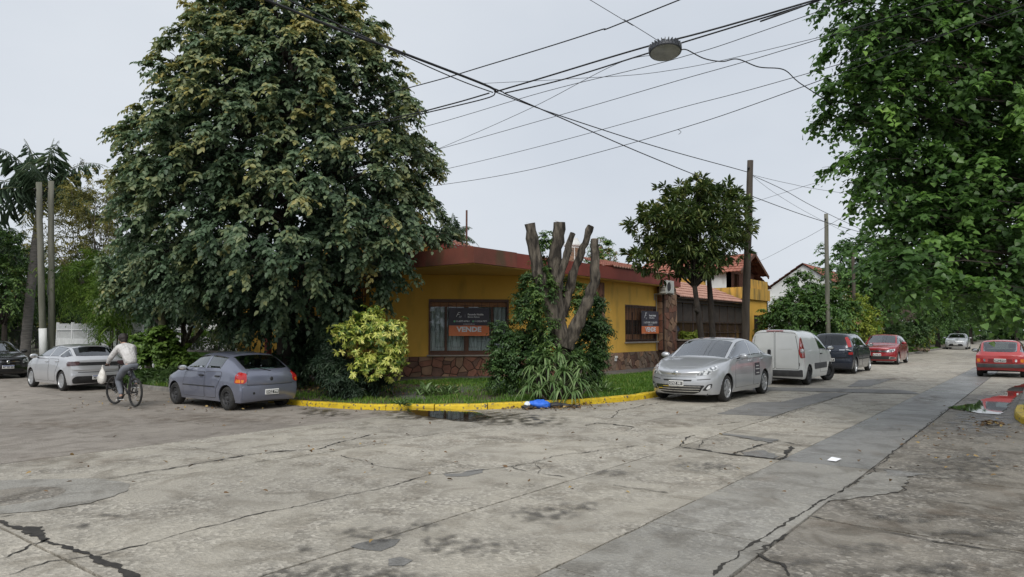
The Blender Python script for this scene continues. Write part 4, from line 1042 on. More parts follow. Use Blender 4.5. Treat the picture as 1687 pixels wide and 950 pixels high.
def tree(name, label, base, crown, leaf, trunk_h, r0, mat, bark, limbs=14, shape='ovate', group=None, cat='tree', lean=(0, 0), top=None, limb_r=.35, twigs=0):
    """crown = (pos, axis, nor, tint, sprayP, L, W)"""
    base = Vector(base); root = tag(empty(name, base), label, cat, group)
    pos, ax, nor, tint, P, L, W = crown; B = np.array(base)
    n = len(pos); l = L * RNG.uniform(.7, 1.25, n)
    foliage('crown', pos - B, ax, nor, l, l * W, tint, mat, root, shape)
    m = MB(); tp = Vector((lean[0], lean[1], trunk_h))
    pts = [Vector((0, 0, -.2)), Vector((lean[0] * .1, lean[1] * .1, trunk_h * .15)), Vector((lean[0] * .45 + .03, lean[1] * .45, trunk_h * .5)), tp]
    m.tube(pts, [r0 * 1.35, r0 * 1.02, r0 * .9, r0 * .7], 12)
    if top: m.tube([tp, tp + (Vector(top) - tp) * .5 + Vector((.1, -.1, 0)), Vector(top)], [r0 * .7, r0 * .4, r0 * .08], 9)
    trunk = m.build('trunk', bark, root, smooth=True)
    m = MB()
    idx = RNG.choice(len(P), min(limbs, len(P)), replace=False)
    for i in idx:
        q = Vector(P[i] - B)
        st = tp if not top else tp + (Vector(top) - tp) * max(0, min(.85, (q.z - tp.z) / max(.5, (Vector(top).z - tp.z)) - .15))
        limb(m, st - (tp.normalized() * .1), q, r0 * limb_r, r0 * .05)
    if len(idx): m.build('branches', bark, trunk, smooth=True)
    if twigs:
        m = MB(); tz_ = Vector((0, 0, P[:, 2].mean() - B[2]))
        for i in RNG.choice(len(P), min(twigs, len(P)), replace=False):
            q = Vector(P[i] - B); d = (q - Vector((0, 0, min(q.z, tz_.z) * .8 + q.z * .15))).normalized(); sd = Vector((random.uniform(-.3, .3), random.uniform(-.3, .3), -.05))
            m.tube([q - d * 1.1 + sd, q - d * .4 + sd * .3, q + d * .28 + Vector((0, 0, -.12))], [.014, .009, .003], 3, cap=False)
        m.build('twigs', bark, trunk)
    return root
def in_house(P):
    x, y, z = P[:, 0], P[:, 1], P[:, 2]
    return (x > 14.3) & (y > 12.6) & (z < 4.5)

# --- 1 the big dark tree on the corner
BT = (12.45, 18.2, gz(12.45, 18.2) + .1)
bprof = [(1.9, 1.6), (2.4, 2.9), (3.2, 3.75), (4.2, 4.4), (5.6, 4.55), (6.6, 4.45), (8.0, 4.1), (9.8, 3.45), (11.4, 2.45), (12.4, 1.6), (13.2, .2)]
def bkeep(P):
    fiesta = (P[:, 0] < 10.9) & (P[:, 2] < 2.55) & (P[:, 1] < 21)
    return ~in_house(P) & ~fiesta
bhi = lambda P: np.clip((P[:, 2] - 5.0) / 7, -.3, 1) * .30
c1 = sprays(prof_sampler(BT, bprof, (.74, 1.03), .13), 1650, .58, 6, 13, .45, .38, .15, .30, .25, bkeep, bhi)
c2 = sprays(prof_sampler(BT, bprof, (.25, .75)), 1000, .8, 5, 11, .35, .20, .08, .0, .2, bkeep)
cr = [np.concatenate([a, b]) for a, b in zip(c1, c2)]
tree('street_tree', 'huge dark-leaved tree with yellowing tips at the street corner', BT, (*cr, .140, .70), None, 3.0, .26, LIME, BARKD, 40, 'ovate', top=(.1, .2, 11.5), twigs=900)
# --- 2 the near poplar that fills the right edge
RT = (18.6, -2.2, .1)
lc = lambda px, py, d, a, b, c: (*PD(px, py, d), a, b, c)
ells = [lc(1600, 60, 13, 2.6, 2.4, 2.2), lc(1470, 60, 12.5, 1.35, 1.3, 1.2), lc(1440, 165, 12.5, 1.0, 1.0, .85), lc(1560, 200, 12.8, 1.9, 1.8, 1.3), lc(1470, 285, 12.5, 1.05, 1.0, .8), lc(1590, 320, 12.6, 1.9, 1.7, 1.2), lc(1520, 385, 12, 1.1, 1.0, .75),
        lc(1490, 440, 11, .75, .7, .45), lc(1610, 430, 11.5, 1.5, 1.3, .9), lc(1660, 520, 10, .95, .9, .42), lc(1560, 485, 10.5, .75, .7, .35), lc(1720, 380, 12, 2.4, 2.2, 1.9), lc(1780, 150, 13, 3.2, 3.0, 2.6), lc(1740, -150, 14, 4.2, 4.0, 2.8), lc(1530, -120, 13.5, 2.6, 2.4, 1.8)]
def rkeep(P):
    v = (P - np.array([0, 0, CAMH])); F_ = np.array(_F); R_ = np.array(_R); dep = v @ F_
    return (P[:, 2] > np.where((v @ R_) / dep > .69, 2.0, 2.3)) & (dep > 3.5)
c1 = sprays(ell_sampler(ells, (.6, 1.05), .2, .35), 1750, .55, 6, 8, .45, .34, .18, .25, .2, rkeep, None, .3)
c2 = sprays(ell_sampler(ells, (.1, .65), .3), 900, .65, 5, 8, .4, .16, .08, .05, .2, rkeep)
cr = [np.concatenate([a, b]) for a, b in zip(c1, c2)]
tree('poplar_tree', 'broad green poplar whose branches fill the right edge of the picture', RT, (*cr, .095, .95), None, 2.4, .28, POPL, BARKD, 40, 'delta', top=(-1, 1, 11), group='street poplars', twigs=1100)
# --- 3 loquat on the pavement by the pole
LQ = PD(1160, 560, 25.3); LQ = Vector((LQ.x, LQ.y, ZG))
lc = lambda px, py, d, a, b, c: (*PD(px, py, d), a, b, c)
ells = [lc(1145, 395, 25.3, 1.8, 1.8, 1.2), lc(1095, 370, 25.0, 1.15, 1.15, .85), lc(1185, 335, 25.6, 1.0, 1.0, .7), lc(1140, 330, 25.3, 1.0, 1.0, .7), lc(1210, 375, 25.4, .7, .7, .4), lc(1085, 425, 25.3, 1.0, 1.0, .65), lc(1150, 430, 25.2, 1.0, 1.0, .55)]
P, O, r = ell_sampler(ells, (.45, 1.08), .4, .35)(680)
n = len(P); k = 15
ax = unit(np.repeat(O, k, 0) * .55 + RNG.normal(0, .75, (n * k, 3)) + np.array([0, 0, .15])); tt = np.repeat(RNG.normal(.50, .18, n), k) + RNG.normal(0, .12, n * k) + (np.arange(n * k) % k < 3) * .3
lq = (np.repeat(P, k, 0) + ax * .04, ax, np.array([0, 0, 1.0]) + RNG.normal(0, .3, (n * k, 3)), tt, P)
root = tree('loquat_tree', 'small round-crowned tree with two trunks and long leaves beside the bare pole', LQ, (*lq, .26, .26), None, 3.2, .12, LOQ, BARKD, 26, 'lance', lean=(-.55, .1))
m = MB(); m.tube([(.35, -.25, -.2), (.32, -.2, 1.2), (.30, -.15, 2.6), (.2, -.1, 4.2)], [.15, .12, .11, .06], 10); m.build('trunk', BARKD, root, smooth=True)
m = MB(); m.tube([(-.35, .06, 2.2), (-.55, .05, 2.28), (-.62, .05, 2.33)], [.07, .06, .055], 8); m.build('cut_stub', BARKD, root, smooth=True)
# --- 4 the pruned trunk with its regrowth, 5 shrubs round it
PT = PG(935, 648, .12)
pr = tag(empty('pruned_tree', PT), 'hard-pruned tree of bare cut stubs rising from the shrubs at the corner', 'tree')
def stub(pts, rs, nm='stub', par=None):
    P = [Vector(PD(*p)) - PT for p in pts]; m = MB(); Q = []; RR = []
    for i in range(len(P) - 1):
        for j in range(6):
            t = j / 6; Q.append(P[i].lerp(P[i + 1], t) + Vector((random.uniform(-.02, .02), random.uniform(-.02, .02), 0))); RR.append((rs[i] + (rs[i + 1] - rs[i]) * t) * 1.06 * random.uniform(.86, 1.12))
    Q.append(P[-1]); RR.append(rs[-1] * 1.02); m.tube(Q, RR, 16, cap=False)
    m.v = [(v[0] + .03 * noise.noise((v[0] * 9, v[1] * 9, v[2] * 3)), v[1] + .03 * noise.noise((v[1] * 9 + 5, v[0] * 9, v[2] * 3)), v[2]) for v in m.v]
    o = m.build(nm, BARK, par or pr, smooth=True)
    d = (Q[-1] - Q[-2]).normalized(); c = MB(); tl = (d + Vector((random.uniform(-.4, .4), random.uniform(-.4, .1), 0))).normalized()
    c.disc(Q[-1], rs[-1] * 1.0, tl, 12); c.build('cut_face', CUTW, o); return o
stub([(936, 662, 17.3), (930, 600, 17.3), (928, 552, 17.3)], [.26, .23, .22], 'trunk')
stub([(922, 566, 17.2), (905, 500, 17.2), (884, 440, 17.1), (873, 368, 17.1)], [.20, .16, .15, .125])
stub([(926, 556, 17.4), (916, 480, 17.4), (914, 430, 17.4), (922, 366, 17.4)], [.19, .15, .15, .14])
stub([(918, 470, 17.25), (932, 425, 17.2), (944, 384, 17.2)], [.11, .085, .07])
stub([(926, 520, 17.6), (945, 450, 17.6), (958, 415, 17.6), (974, 372, 17.6)], [.13, .10, .09, .085])
stub([(934, 572, 17.1), (962, 510, 17.0), (980, 465, 17.0), (980, 394, 17.0)], [.17, .13, .125, .09])
ells = [lc(900, 415, 17.6, .26, .3, .6), lc(894, 475, 17.1, .30, .25, .5), lc(925, 480, 17.9, .40, .3, .5), lc(958, 490, 17.9, .28, .25, .4), lc(880, 520, 17.3, .28, .25, .4), lc(903, 545, 16.95, .26, .2, .4), lc(893, 590, 16.9, .4, .25, .3), lc(950, 590, 16.9, .3, .2, .25)]
a = sprays(ell_sampler(ells, (.2, 1.0)), 300, .28, 4, 8, .3, .5, .14, .2); n = len(a[0]); l = .08 * RNG.uniform(.7, 1.25, n)
foliage('regrowth', a[0] - np.array(PT), a[1], a[2], l, l * .5, a[3], GARD, pr)
def bush(name, label, ells, n, size, twigs, per, L, W, mat, shape='ovate', tint0=.4, tvar=.15, stems=10, base=None, group=None, fr=(.45, 1.0), cat='shrub', droop=.35, lump=.28, bark=None, keep=None, stem_r=.018):
    P = np.array([e[:3] for e in ells]); b = base or Vector((P[:, 0].mean(), P[:, 1].mean(), gz(P[:, 0].mean(), P[:, 1].mean()) + .1))
    b = Vector(b); root = tag(empty(name, b), label, cat, group)
    a = sprays(ell_sampler(ells, fr, .35, lump), n, size, twigs, per, droop, tint0, tvar, .2, keep=keep); k = len(a[0]); l = L * RNG.uniform(.65, 1.3, k)
    foliage('leaves', a[0] - np.array(b), a[1], a[2], l, l * W, a[3], mat, root, shape)
    if stems:
        m = MB()
        for i in RNG.choice(len(a[4]), min(stems, len(a[4])), replace=False): limb(m, (random.uniform(-.25, .25), random.uniform(-.25, .25), -.1), Vector(a[4][i]) - b, stem_r, .006, .12, 5, 5)
        m.build('stems', bark or BARK, root, smooth=True)
    return root
S1 = PG(900, 645, .12)
bush('shrub', 'dense dark green shrub left of the pruned trunk in front of the curtained window', [lc(858, 592, 18.0, .62, .6, .75), lc(828, 565, 18.0, .40, .4, .5), lc(868, 520, 18.1, .36, .4, .6), lc(882, 570, 18.4, .42, .4, .8), lc(876, 470, 18.3, .34, .3, .45), lc(830, 612, 17.9, .5, .5, .45)],
     460, .32, 5, 9, .085, .42, PRIV, 'ovate', .38, .15, 14, S1)
S2 = PG(975, 638, .12)
bush('shrub', 'dense dark green shrub right of the pruned trunk against the stone pilaster', [lc(972, 572, 18.6, .42, .5, .85), lc(982, 545, 18.6, .34, .4, .5), lc(975, 505, 18.6, .30, .3, .45), lc(966, 605, 18.3, .45, .45, .45)],
     320, .32, 5, 9, .085, .40, PRIV, 'ovate', .34, .15, 12, S2)
# --- strap-leaved clump
def strap_clump(name, label, base, heads, L, mat, group=None, nleaf=26, w=.035, droop=1.0):
    base = Vector(base); root = tag(empty(name, base), label, 'plant', group); Vs, Fs, Ts = [], [], []; nb = 0; st = MB()
    for h in heads:
        c = Vector(h) - base
        st.tube([(c.x * .5, c.y * .5, -.05), (c.x * .8, c.y * .8, c.z * .5), tuple(c)], [.04, .03, .028], 6)
        for i in range(nleaf):
            az = random.uniform(0, 2 * math.pi); el = R(random.choice((80, 62, 50, 38, 25, 10))) + random.uniform(-.15, .15); l = L * random.uniform(.65, 1.15)
            d = Vector((math.cos(az) * math.cos(el), math.sin(az) * math.cos(el), math.sin(el))); sd = Vector((-math.sin(az), math.cos(az), 0)); ns = 6; t_ = random.uniform(.2, .95)
            for j in range(ns + 1):
                t = j / ns; p = c + d * l * t + Vector((0, 0, -1)) * droop * l * t * t * (.35 + .5 * math.cos(el)); ww_ = w * (1 - t ** 2.2) * .5 + .001
                Vs += [tuple(p - sd * ww_ + Vector((0, 0, .006))), tuple(p + sd * ww_ + Vector((0, 0, .006)))]
            for j in range(ns): q = nb + 2 * j; Fs.append((q, q + 1, q + 3, q + 2)); Ts.append(t_ + random.uniform(-.08, .08))
            nb += 2 * (ns + 1)
    me = np_mesh('leaves', np.array(Vs), np.array(Fs), np.array(Ts)); link('leaves', me, mat, root)
    st.build('stems', BARK, root, smooth=True); return root
B5 = PG(920, 660, .10)
strap_clump('strap_leaf_plant', 'arching light green strap-leaved clump at the yellow kerb', B5, [PD(898, 592, 16.6), PD(922, 582, 16.7), PD(888, 620, 16.3), PD(930, 612, 16.2), PD(952, 628, 16.2), PD(872, 636, 16.3), PD(910, 632, 16.0), PD(943, 596, 16.8), PD(878, 605, 16.7), PD(958, 608, 16.5), PD(905, 608, 16.3), PD(925, 640, 15.9), PD(888, 645, 16.0), PD(945, 645, 16.0), PD(966, 640, 16.3), PD(915, 598, 16.5)], .50, STRAP, nleaf=38, w=.05, droop=1.25)
# --- 6 golden variegated shrub and the dark one beside it
def palmate(ells, n, L, fr=(.62, 1.0)):
    P, O, r = ell_sampler(ells, fr, .35, .3, 9)(n); k = 9; O = unit(O + RNG.normal(0, .45, O.shape) + np.array([0, 0, .3]))
    P = P + RNG.normal(0, .02, P.shape); o = np.repeat(O, k, 0); az = np.tile(np.arange(k) / k * 2 * np.pi, n) + np.repeat(RNG.uniform(0, 6, n), k)
    u = unit(np.cross(O, RNG.normal(size=(n, 3)))); w = np.cross(O, u); ax = np.repeat(u, k, 0) * np.cos(az)[:, None] + np.repeat(w, k, 0) * np.sin(az)[:, None] + o * .15 + np.array([0, 0, -.55]) + RNG.normal(0, .2, (n * k, 3))
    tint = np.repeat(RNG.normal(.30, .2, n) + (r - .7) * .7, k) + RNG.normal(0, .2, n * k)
    return np.repeat(P, k, 0), ax, o + np.array([0, 0, .5]), tint, P
ells = [lc(620, 560, 18.2, .72, .7, .42), lc(604, 535, 18.1, .45, .45, .35), lc(612, 519, 18.2, .22, .22, .25), lc(645, 548, 18.0, .36, .36, .36), lc(570, 548, 18.0, .36, .36, .24), lc(645, 585, 18.1, .42, .4, .38), lc(608, 605, 17.7, .40, .38, .3), lc(632, 600, 18.0, .5, .45, .35)]
b6 = PG(612, 645, .1); root = tag(empty('variegated_shrub', b6), 'bright yellow-green variegated shrub in front of the ochre wall', 'shrub')
a = palmate(ells, 760, .1, (.25, 1.22)); n = len(a[0]); l = .125 * RNG.uniform(.7, 1.25, n); foliage('leaves', a[0] - np.array(b6), a[1], a[2], l, l * .36, a[3], VARI, root, 'ovate')
m = MB()
for i in RNG.choice(len(a[4]), 26, replace=False): limb(m, (random.uniform(-.4, .4), random.uniform(-.3, .3), -.1), Vector(a[4][i]) - b6, .016, .006, .1, 5, 5)
m.build('stems', BARK, root, smooth=True)
bush('shrub', 'dark narrow-leaved shrub between the old hatchback and the variegated shrub', [lc(548, 600, 18.6, .48, .5, .6), lc(565, 620, 18.2, .45, .5, .36), lc(540, 572, 18.8, .3, .3, .45), lc(600, 632, 18.3, .6, .5, .22)], 260, .34, 5, 9, .12, .20, OLEA, 'lance', .4, .18, 22, PG(560, 648, .1))
bush('shrub', 'low dark creeper mound against the entrance columns behind the hatchback', [lc(500, 580, 21.5, .7, .7, .7), lc(480, 600, 21, .6, .6, .4), lc(515, 555, 21.6, .4, .4, .5)], 200, .3, 5, 8, .12, .7, OLEA, 'ovate', .5, .15, 8, PG(500, 628, .1))

# --- 7 verge: ground sheets, turf, weeds, fallen leaves
def inset(pl, d):
    P = resample(pl, .8); out = []
    for i, p in enumerate(P):
        t = (P[min(i + 1, len(P) - 1)] - P[max(i - 1, 0)]).normalized(); out.append((p.x - t.y * d, p.y + t.x * d))
    return out
ne = [p for p in inset(NE, .16)]
tag(sheet('verge', ne + [(150, 13.75), (16.2, 13.75), (16.2, 95)], .095, SOIL, None, 1.2, gz, .02), kind='structure')
se = [p for p in inset(SE, .16)]; tag(sheet('verge', se + [(40, -30), (150, -30)], .095, SOIL, None, 2.0, gz, .02), kind='structure')
nw = [p for p in inset(NW, .16)]; tag(sheet('verge', nw + [(-30, 95)], .095, SOIL, None, 3.0, gz, .02), kind='structure')
sw = [p for p in inset(SW, .16)]; tag(sheet('verge', sw + [(-30, -30)], .095, SOIL, None, 3.0, gz, .02), kind='structure')
def par(a, b, d):
    """strip of pavement in front of a wall line"""
    return a, b
pv = [(15.9, 18.4), (20.6, 13.7), (60, 13.7), (60, 12.2), (20.0, 12.2), (14.6, 17.6), (14.4, 60), (15.9, 60)]
tag(sheet('sidewalk', pv, .125, PAVE, None, 1.2, gz, .0), kind='structure')
for pts in ([(640, 640), (700, 634), (720, 640), (690, 650), (650, 652)], [(740, 632), (800, 630), (815, 640), (760, 645)], [(660, 652), (695, 648), (705, 660), (665, 662)], [(830, 640), (870, 638), (880, 650), (838, 652)]):
    P = [PG(*p, .12) for p in pts]; m = MB(); m.prism([(p.x, p.y) for p in P], .09, .125, zf=gz); o = m.build('paving_fragment', PAVE, fix=True); tag(o, kind='structure')
def pip(x, y, poly):
    ins = np.zeros(len(x), bool); j = len(poly) - 1
    for i in range(len(poly)):
        xi, yi = poly[i]; xj, yj = poly[j]; c = ((yi > y) != (yj > y)) & (x < (xj - xi) * (y - yi) / (yj - yi + 1e-12) + xi); ins ^= c; j = i
    return ins
def turf(name, label, poly, n, h, dens=None, parent=None, lo=.35):
    xs = [p[0] for p in poly]; ys = [p[1] for p in poly]; x = RNG.uniform(min(xs), max(xs), n); y = RNG.uniform(min(ys), max(ys), n)
    k = pip(x, y, poly); x, y = x[k], y[k]
    if dens is not None: k = RNG.random(len(x)) < dens(x, y); x, y = x[k], y[k]
    n = len(x); z = np.array([gz(a, b) for a, b in zip(x, y)]) + .10
    hh = h * RNG.uniform(.4, 1.3, n) * np.array([.7 + .6 * abs(noise.noise((a * 1.3, b * 1.3, 0))) * 2 for a, b in zip(x, y)])
    az = RNG.uniform(0, 6.28, n); ln = RNG.uniform(.1, .75, n); w = RNG.uniform(.004, .009, n) * (1 + h * 2)
    d = np.stack([np.cos(az), np.sin(az)], 1); sx, sy = -d[:, 1] * w, d[:, 0] * w
    V = np.empty((n, 6, 3)); b = np.stack([x, y, z], 1)
    for i, (t, ws) in enumerate(((0, 1), (.55, .8), (1, .08))):
        c = b + np.stack([d[:, 0] * ln * hh * t * t, d[:, 1] * ln * hh * t * t, hh * (t - .2 * ln * t * t)], 1)
        V[:, 2 * i] = c - np.stack([sx, sy, 0 * sx], 1) * ws; V[:, 2 * i + 1] = c + np.stack([sx, sy, 0 * sx], 1) * ws
    q = (np.arange(n) * 6)[:, None]; F = np.concatenate([q + np.array([0, 1, 3, 2]), q + np.array([2, 3, 5, 4])], 0)
    t = np.clip(RNG.normal(.5, .22, n) + np.array([.35 * noise.noise((a * .8, b * .8, 7)) for a, b in zip(x, y)]), 0, 1)
    o = link(name, np_mesh(name, V.reshape(-1, 3), F, np.concatenate([t, t])), GRASS, parent); tag(o, label, None, None, 'stuff'); return o
gp = [p for p in ne if p[0] < 45 and p[1] < 40] + [(45, 12.2), (20.0, 12.2), (14.7, 17.5), (14.4, 40)]
def gd(x, y):
    nz = np.array([noise.noise((a * .7, b * .7, 2)) + .6 * noise.noise((a * 2.1, b * 2.1, 5)) for a, b in zip(x, y)])
    shade = np.where((x < 13.6) & (y > 13.0), .35, 1.0) * np.where((x > 12.4) & (x < 15.6) & (y > 10.4), .55, 1.0)
    lush = np.where(x > 15.2, 1.0, .0)
    return np.clip(np.where(lush > 0, .85, .32 + nz * .9) * shade, .03, 1)
gp1 = [p for p in ne if p[0] < 24 and p[1] < 21] + [(24, 12.2), (20.0, 12.2), (14.7, 17.5), (14.4, 21)]
turf('lawn_grass', 'short green grass and weeds on the corner verge', gp1, 240000, .10, gd)
turf('lawn_grass', 'green grass on the far verge of the right-hand street', [(24, 8.2), (75, 8.2), (75, 12.2), (24, 12.2)], 60000, .14)
turf('lawn_grass', 'green grass on the far verge of the left-hand street', [(10.95, 21), (14.4, 21), (14.4, 50), (10.95, 50)], 40000, .14)
turf('lawn_grass', 'green grass on the rounded verge at the right edge', [p for p in se if p[0] < 45 and p[1] > -9] + [(14, -9), (45, -9)], 45000, .10)
def weeds(name, label, spots, L, W, mat, k, shape='lance', group=None):
    for i, (px, py, s) in enumerate(spots):
        b = PG(px, py, .1); n = k; az = RNG.uniform(0, 6.28, n); el = RNG.uniform(.3, 1.2, n); ax = np.stack([np.cos(az) * np.cos(el), np.sin(az) * np.cos(el), np.sin(el)], 1)
        pos = RNG.normal(0, .10 * s, (n, 3)) * np.array([1, 1, .3]) + np.array([0, 0, .04]); l = L * s * RNG.uniform(.6, 1.2, n)
        o = link(name, leaf_mesh(name, pos, ax, np.array([0, 0, 1.0]) + RNG.normal(0, .2, (n, 3)), l, l * W, RNG.normal(.65, .15, n), shape), mat); o.location = b
        tag(o, label[i] if isinstance(label, list) else label, 'weed', group)
weeds('broadleaf_weed', ['tall broad-leaved weed growing in the verge below the wide window', 'second weed tuft just right of the tall broad-leaved weed', 'small pale weed tuft by the kerb below the variegated shrub',
      'weed growing through the gap in the yellow kerb', 'spreading weed tuft right of the strap-leaved clump'], [(703, 652, 1.2), (738, 650, 1.0), (602, 655, .8), (664, 670, .6), (992, 648, 1.2)], .26, .22, STRAP, 46)
def litter(name, label, cx, cy, sx, sy, n, size, dz=.022, onverge=False):
    P = [PG(cx + RNG.normal(0, sx), cy + RNG.normal(0, sy)) for _ in range(n)]; pos = np.array([[p.x, p.y, gz(p.x, p.y) + dz + RNG.uniform(0, .03)] for p in P])
    ax = RNG.normal(size=(n, 3)) * np.array([1, 1, .25]); l = size * RNG.uniform(.5, 1.3, n)
    o = link(name, leaf_mesh(name, pos, ax, np.array([0, 0, 1.0]) + RNG.normal(0, .4, (n, 3)), l, l * .6, RNG.random(n), 'ovate'), FALL); tag(o, label, None, None, 'stuff')
litter('fallen_leaves', 'brown fallen leaves heaped along the yellow kerb', 890, 669, 40, 3.2, 900, .075)
litter('fallen_leaves', 'scattered fallen leaves on the road by the parked hatchback', 330, 665, 120, 8, 160, .07)
litter('fallen_leaves', 'scattered fallen leaves across the crossing', 800, 740, 380, 50, 130, .06)
litter('fallen_leaves', 'fallen leaves on the verge under the big tree', 560, 646, 90, 6, 500, .08, .15)
litter('fallen_leaves', 'fallen yellow leaves on the wet gutter at right', 1600, 720, 60, 25, 90, .06)

# --- 8 gardens along the left-hand street
def palm(name, label, base, h, r0, nf, L, mat, bark, lean=(0, 0), dead=0):
    base = Vector(base); root = tag(empty(name, base), label, 'palm tree'); top = Vector((lean[0], lean[1], h))
    m = MB(); ks = 26; m.tube([Vector((lean[0] * (i / ks) ** 1.5, lean[1] * (i / ks) ** 1.5, -.2 + (h + .2) * i / ks)) for i in range(ks + 1)], [r0 * (1.15 - .35 * i / ks) * (1.05 if i % 2 else .96) for i in range(ks + 1)], 12)
    m.build('trunk', bark, root, smooth=True)
    for f in range(nf):
        az = f * 2.399 + random.uniform(-.2, .2); t = f / nf; el = R(84 - 95 * t); l = L * random.uniform(.85, 1.1); d0 = Vector((math.cos(az) * math.cos(el), math.sin(az) * math.cos(el), math.sin(el)))
        pts = []; k = 13
        for j in range(k + 1):
            u = j / k; pts.append(top + d0 * l * u + Vector((0, 0, -1)) * l * .62 * u ** 2.2 * (.4 + .7 * math.cos(el)))
        m = MB(); m.tube(pts, [.028 * (1 - .85 * j / k) + .003 for j in range(k + 1)], 5); rib = m.build('frond', GREENR, root, smooth=True)
        n = 76; u = np.repeat((np.arange(n // 2) + 1) / (n // 2 + 1), 2) * .93 + .06; P = np.array([list(p) for p in pts]); idx = u * k; i0 = np.minimum(idx.astype(int), k - 1); fr_ = (idx - i0)[:, None]
        pos = P[i0] * (1 - fr_) + P[i0 + 1] * fr_; tg = unit(P[i0 + 1] - P[i0]); sd = unit(np.cross(tg, np.array([0, 0, 1.0]))); sg = np.where(np.arange(n) % 2 == 0, 1, -1)[:, None]
        ax = sd * sg * .8 + tg * .55 + np.array([0, 0, -1.0]) + RNG.normal(0, .25, (n, 3)); ll = .75 * np.sin(np.clip(u * 1.05 + .12, 0, 1) * np.pi) ** .6 * RNG.uniform(.8, 1.15, n) * L / 3.2
        link('leaflets', leaf_mesh('leaflets', pos, ax, tg + RNG.normal(0, .2, (n, 3)), ll + .1, ll * .022 + .010, RNG.normal(.45 + .1 * random.uniform(-1, 1), .16, n), 'lance'), mat, rib)['kind'] = 'stuff'
    return root
GREENR = pm('palm_rib', (.08, .10, .04), (.13, .14, .06), scale=4, rough=.6)
palm('palm_tree', 'tall feathery palm with smooth grey trunk behind the leaning poles', (13.2, 41.7, gz(13, 40)), 9.0, .22, 15, 4.8, PALM, pm('palm_bark', (.07, .065, .06), (.13, .12, .11), scale=3, rough=.9, stretch=(1, 1, 6)), lean=(.3, -.5))
palm('palm_tree', 'small dark palm crown showing at the left edge', (12.6, 46, gz(12, 46)), 6.2, .2, 16, 3.4, PALM, BARK)
palm('palm_tree', 'palm top showing above the roof beside the vent pipe', PD(742, 560, 46).xy.to_3d(), 8.0, .15, 14, 2.2, PALM, BARK)
def bg_tree(name, label, base, ells, n, size, L, W, mat, bark, h, r0, shape='ovate', t0=.45, tv=.16, limbs=14, group=None, per=8, tw=5, fr=(.45, 1.0), droop=.4):
    a = sprays(ell_sampler(ells, fr, .3, .3), n, size, tw, per, droop, t0, tv, .2)
    return tree(name, label, base, (*a, L, W), None, h, r0, mat, bark, limbs, shape, group)
lb = lambda px, py, d: Vector((PD(px, py, d).x, PD(px, py, d).y, gz(*PD(px, py, d).xy) + .05))
bg_tree('garden_tree', 'thin olive-yellow tree between the palm and the big dark tree', lb(165, 590, 33), [lc(150, 330, 33, 2.1, 2.0, 1.6), lc(180, 370, 33, 2.0, 2, 1.8), lc(115, 380, 34, 1.6, 1.5, 1.5), lc(160, 420, 33, 2.2, 2, 1.3)], 420, .6, .11, .4, OLIV, BARKG, 3.0, .12, 'lance', .45, .2, 24, fr=(.2, 1.0))
bg_tree('garden_tree', 'leafy dark tree standing at the far left edge', lb(5, 590, 36), [lc(-10, 470, 36, 2.6, 2.6, 1.7), lc(-40, 430, 36, 3.2, 3, 2.2), lc(40, 490, 38, 1.6, 1.6, 1.2)], 420, .7, .15, .6, GARD, BARKD, 2.2, .16, t0=.45)
bg_tree('garden_tree', 'pale green loose tree behind the palm trunk', lb(30, 570, 44), [lc(20, 430, 44, 3.0, 3, 1.6), lc(60, 460, 44, 2.6, 2.5, 1.6)], 320, .8, .16, .5, OLIV, BARKG, 3, .14, t0=.6)
bg_tree('garden_tree', 'rounded dark tree above the white picket fence', lb(118, 590, 40), [lc(112, 500, 40, 1.7, 1.6, 1.1), lc(128, 470, 41, 1.8, 1.7, 1.3), lc(95, 470, 42, 1.5, 1.5, 1.3)], 300, .6, .13, .6, GARD, BARKD, 1.6, .12, t0=.4)
bg_tree('garden_tree', 'feathery light green bamboo clump behind the picket fence', lb(180, 590, 32), [lc(175, 450, 32, 1.9, 1.8, 1.1), lc(190, 490, 32, 2.0, 1.8, 1.3), lc(150, 480, 33, 1.6, 1.5, 1.2), lc(205, 520, 31, 1.4, 1.3, 1.0)], 560, .75, .17, .10, BAMB, GREENR, 2.4, .05, 'lance', .45, .2, 24, per=11, fr=(.15, 1.0))
bg_tree('garden_tree', 'dull olive tree behind the forked trunk, left of the big tree', lb(245, 600, 29), [lc(250, 440, 29, 1.7, 1.7, 1.2), lc(220, 480, 29, 1.4, 1.4, .9), lc(285, 470, 29, 1.5, 1.4, 1.0)], 330, .6, .15, .7, LIME, BARKD, 2.6, .12, t0=.45, tv=.15)
# forked trunk with a twiggy crown
FT = lb(300, 612, 25.5)
a = sprays(ell_sampler([lc(300, 480, 25.5, 1.5, 1.4, .9), lc(335, 500, 25.2, 1.1, 1, .7), lc(265, 495, 25.8, 1.0, .9, .7)], (.3, 1.0), .3), 230, .55, 5, 9, .4, .25, .1, .1)
rt = tree('forked_tree', 'low forked tree with rough trunk beside the green garden wall', FT, (*a, .16, .75), None, 1.2, .16, LIME, BARK, 4, 'ovate')
for q in (((0, 0, 1.1), (-.35, .3, 1.6), (-.75, .7, 2.3)), ((0, 0, 1.1), (.3, -.3, 1.55), (.65, -.7, 2.2)), ((0, 0, 1.0), (.05, 0, 1.7), (-.1, .1, 2.5))): m = MB(); m.tube(q, [.12, .09, .05], 9); m.build('limb', BARK, rt, smooth=True)
m = MB(); b = lb(265, 612, 25)
m.tube([(0, 0, -.2), (0, 0, 2.9)], [.15, .13], 10); o = m.build('mossy_post', pm('mossy_wood', (.045, .05, .022), (.09, .085, .045), scale=5, rough=.9, bump=.5), smooth=True); o.location = b; tag(o, 'mossy upright trunk post covered in creeper right of the cyclist', 'post')
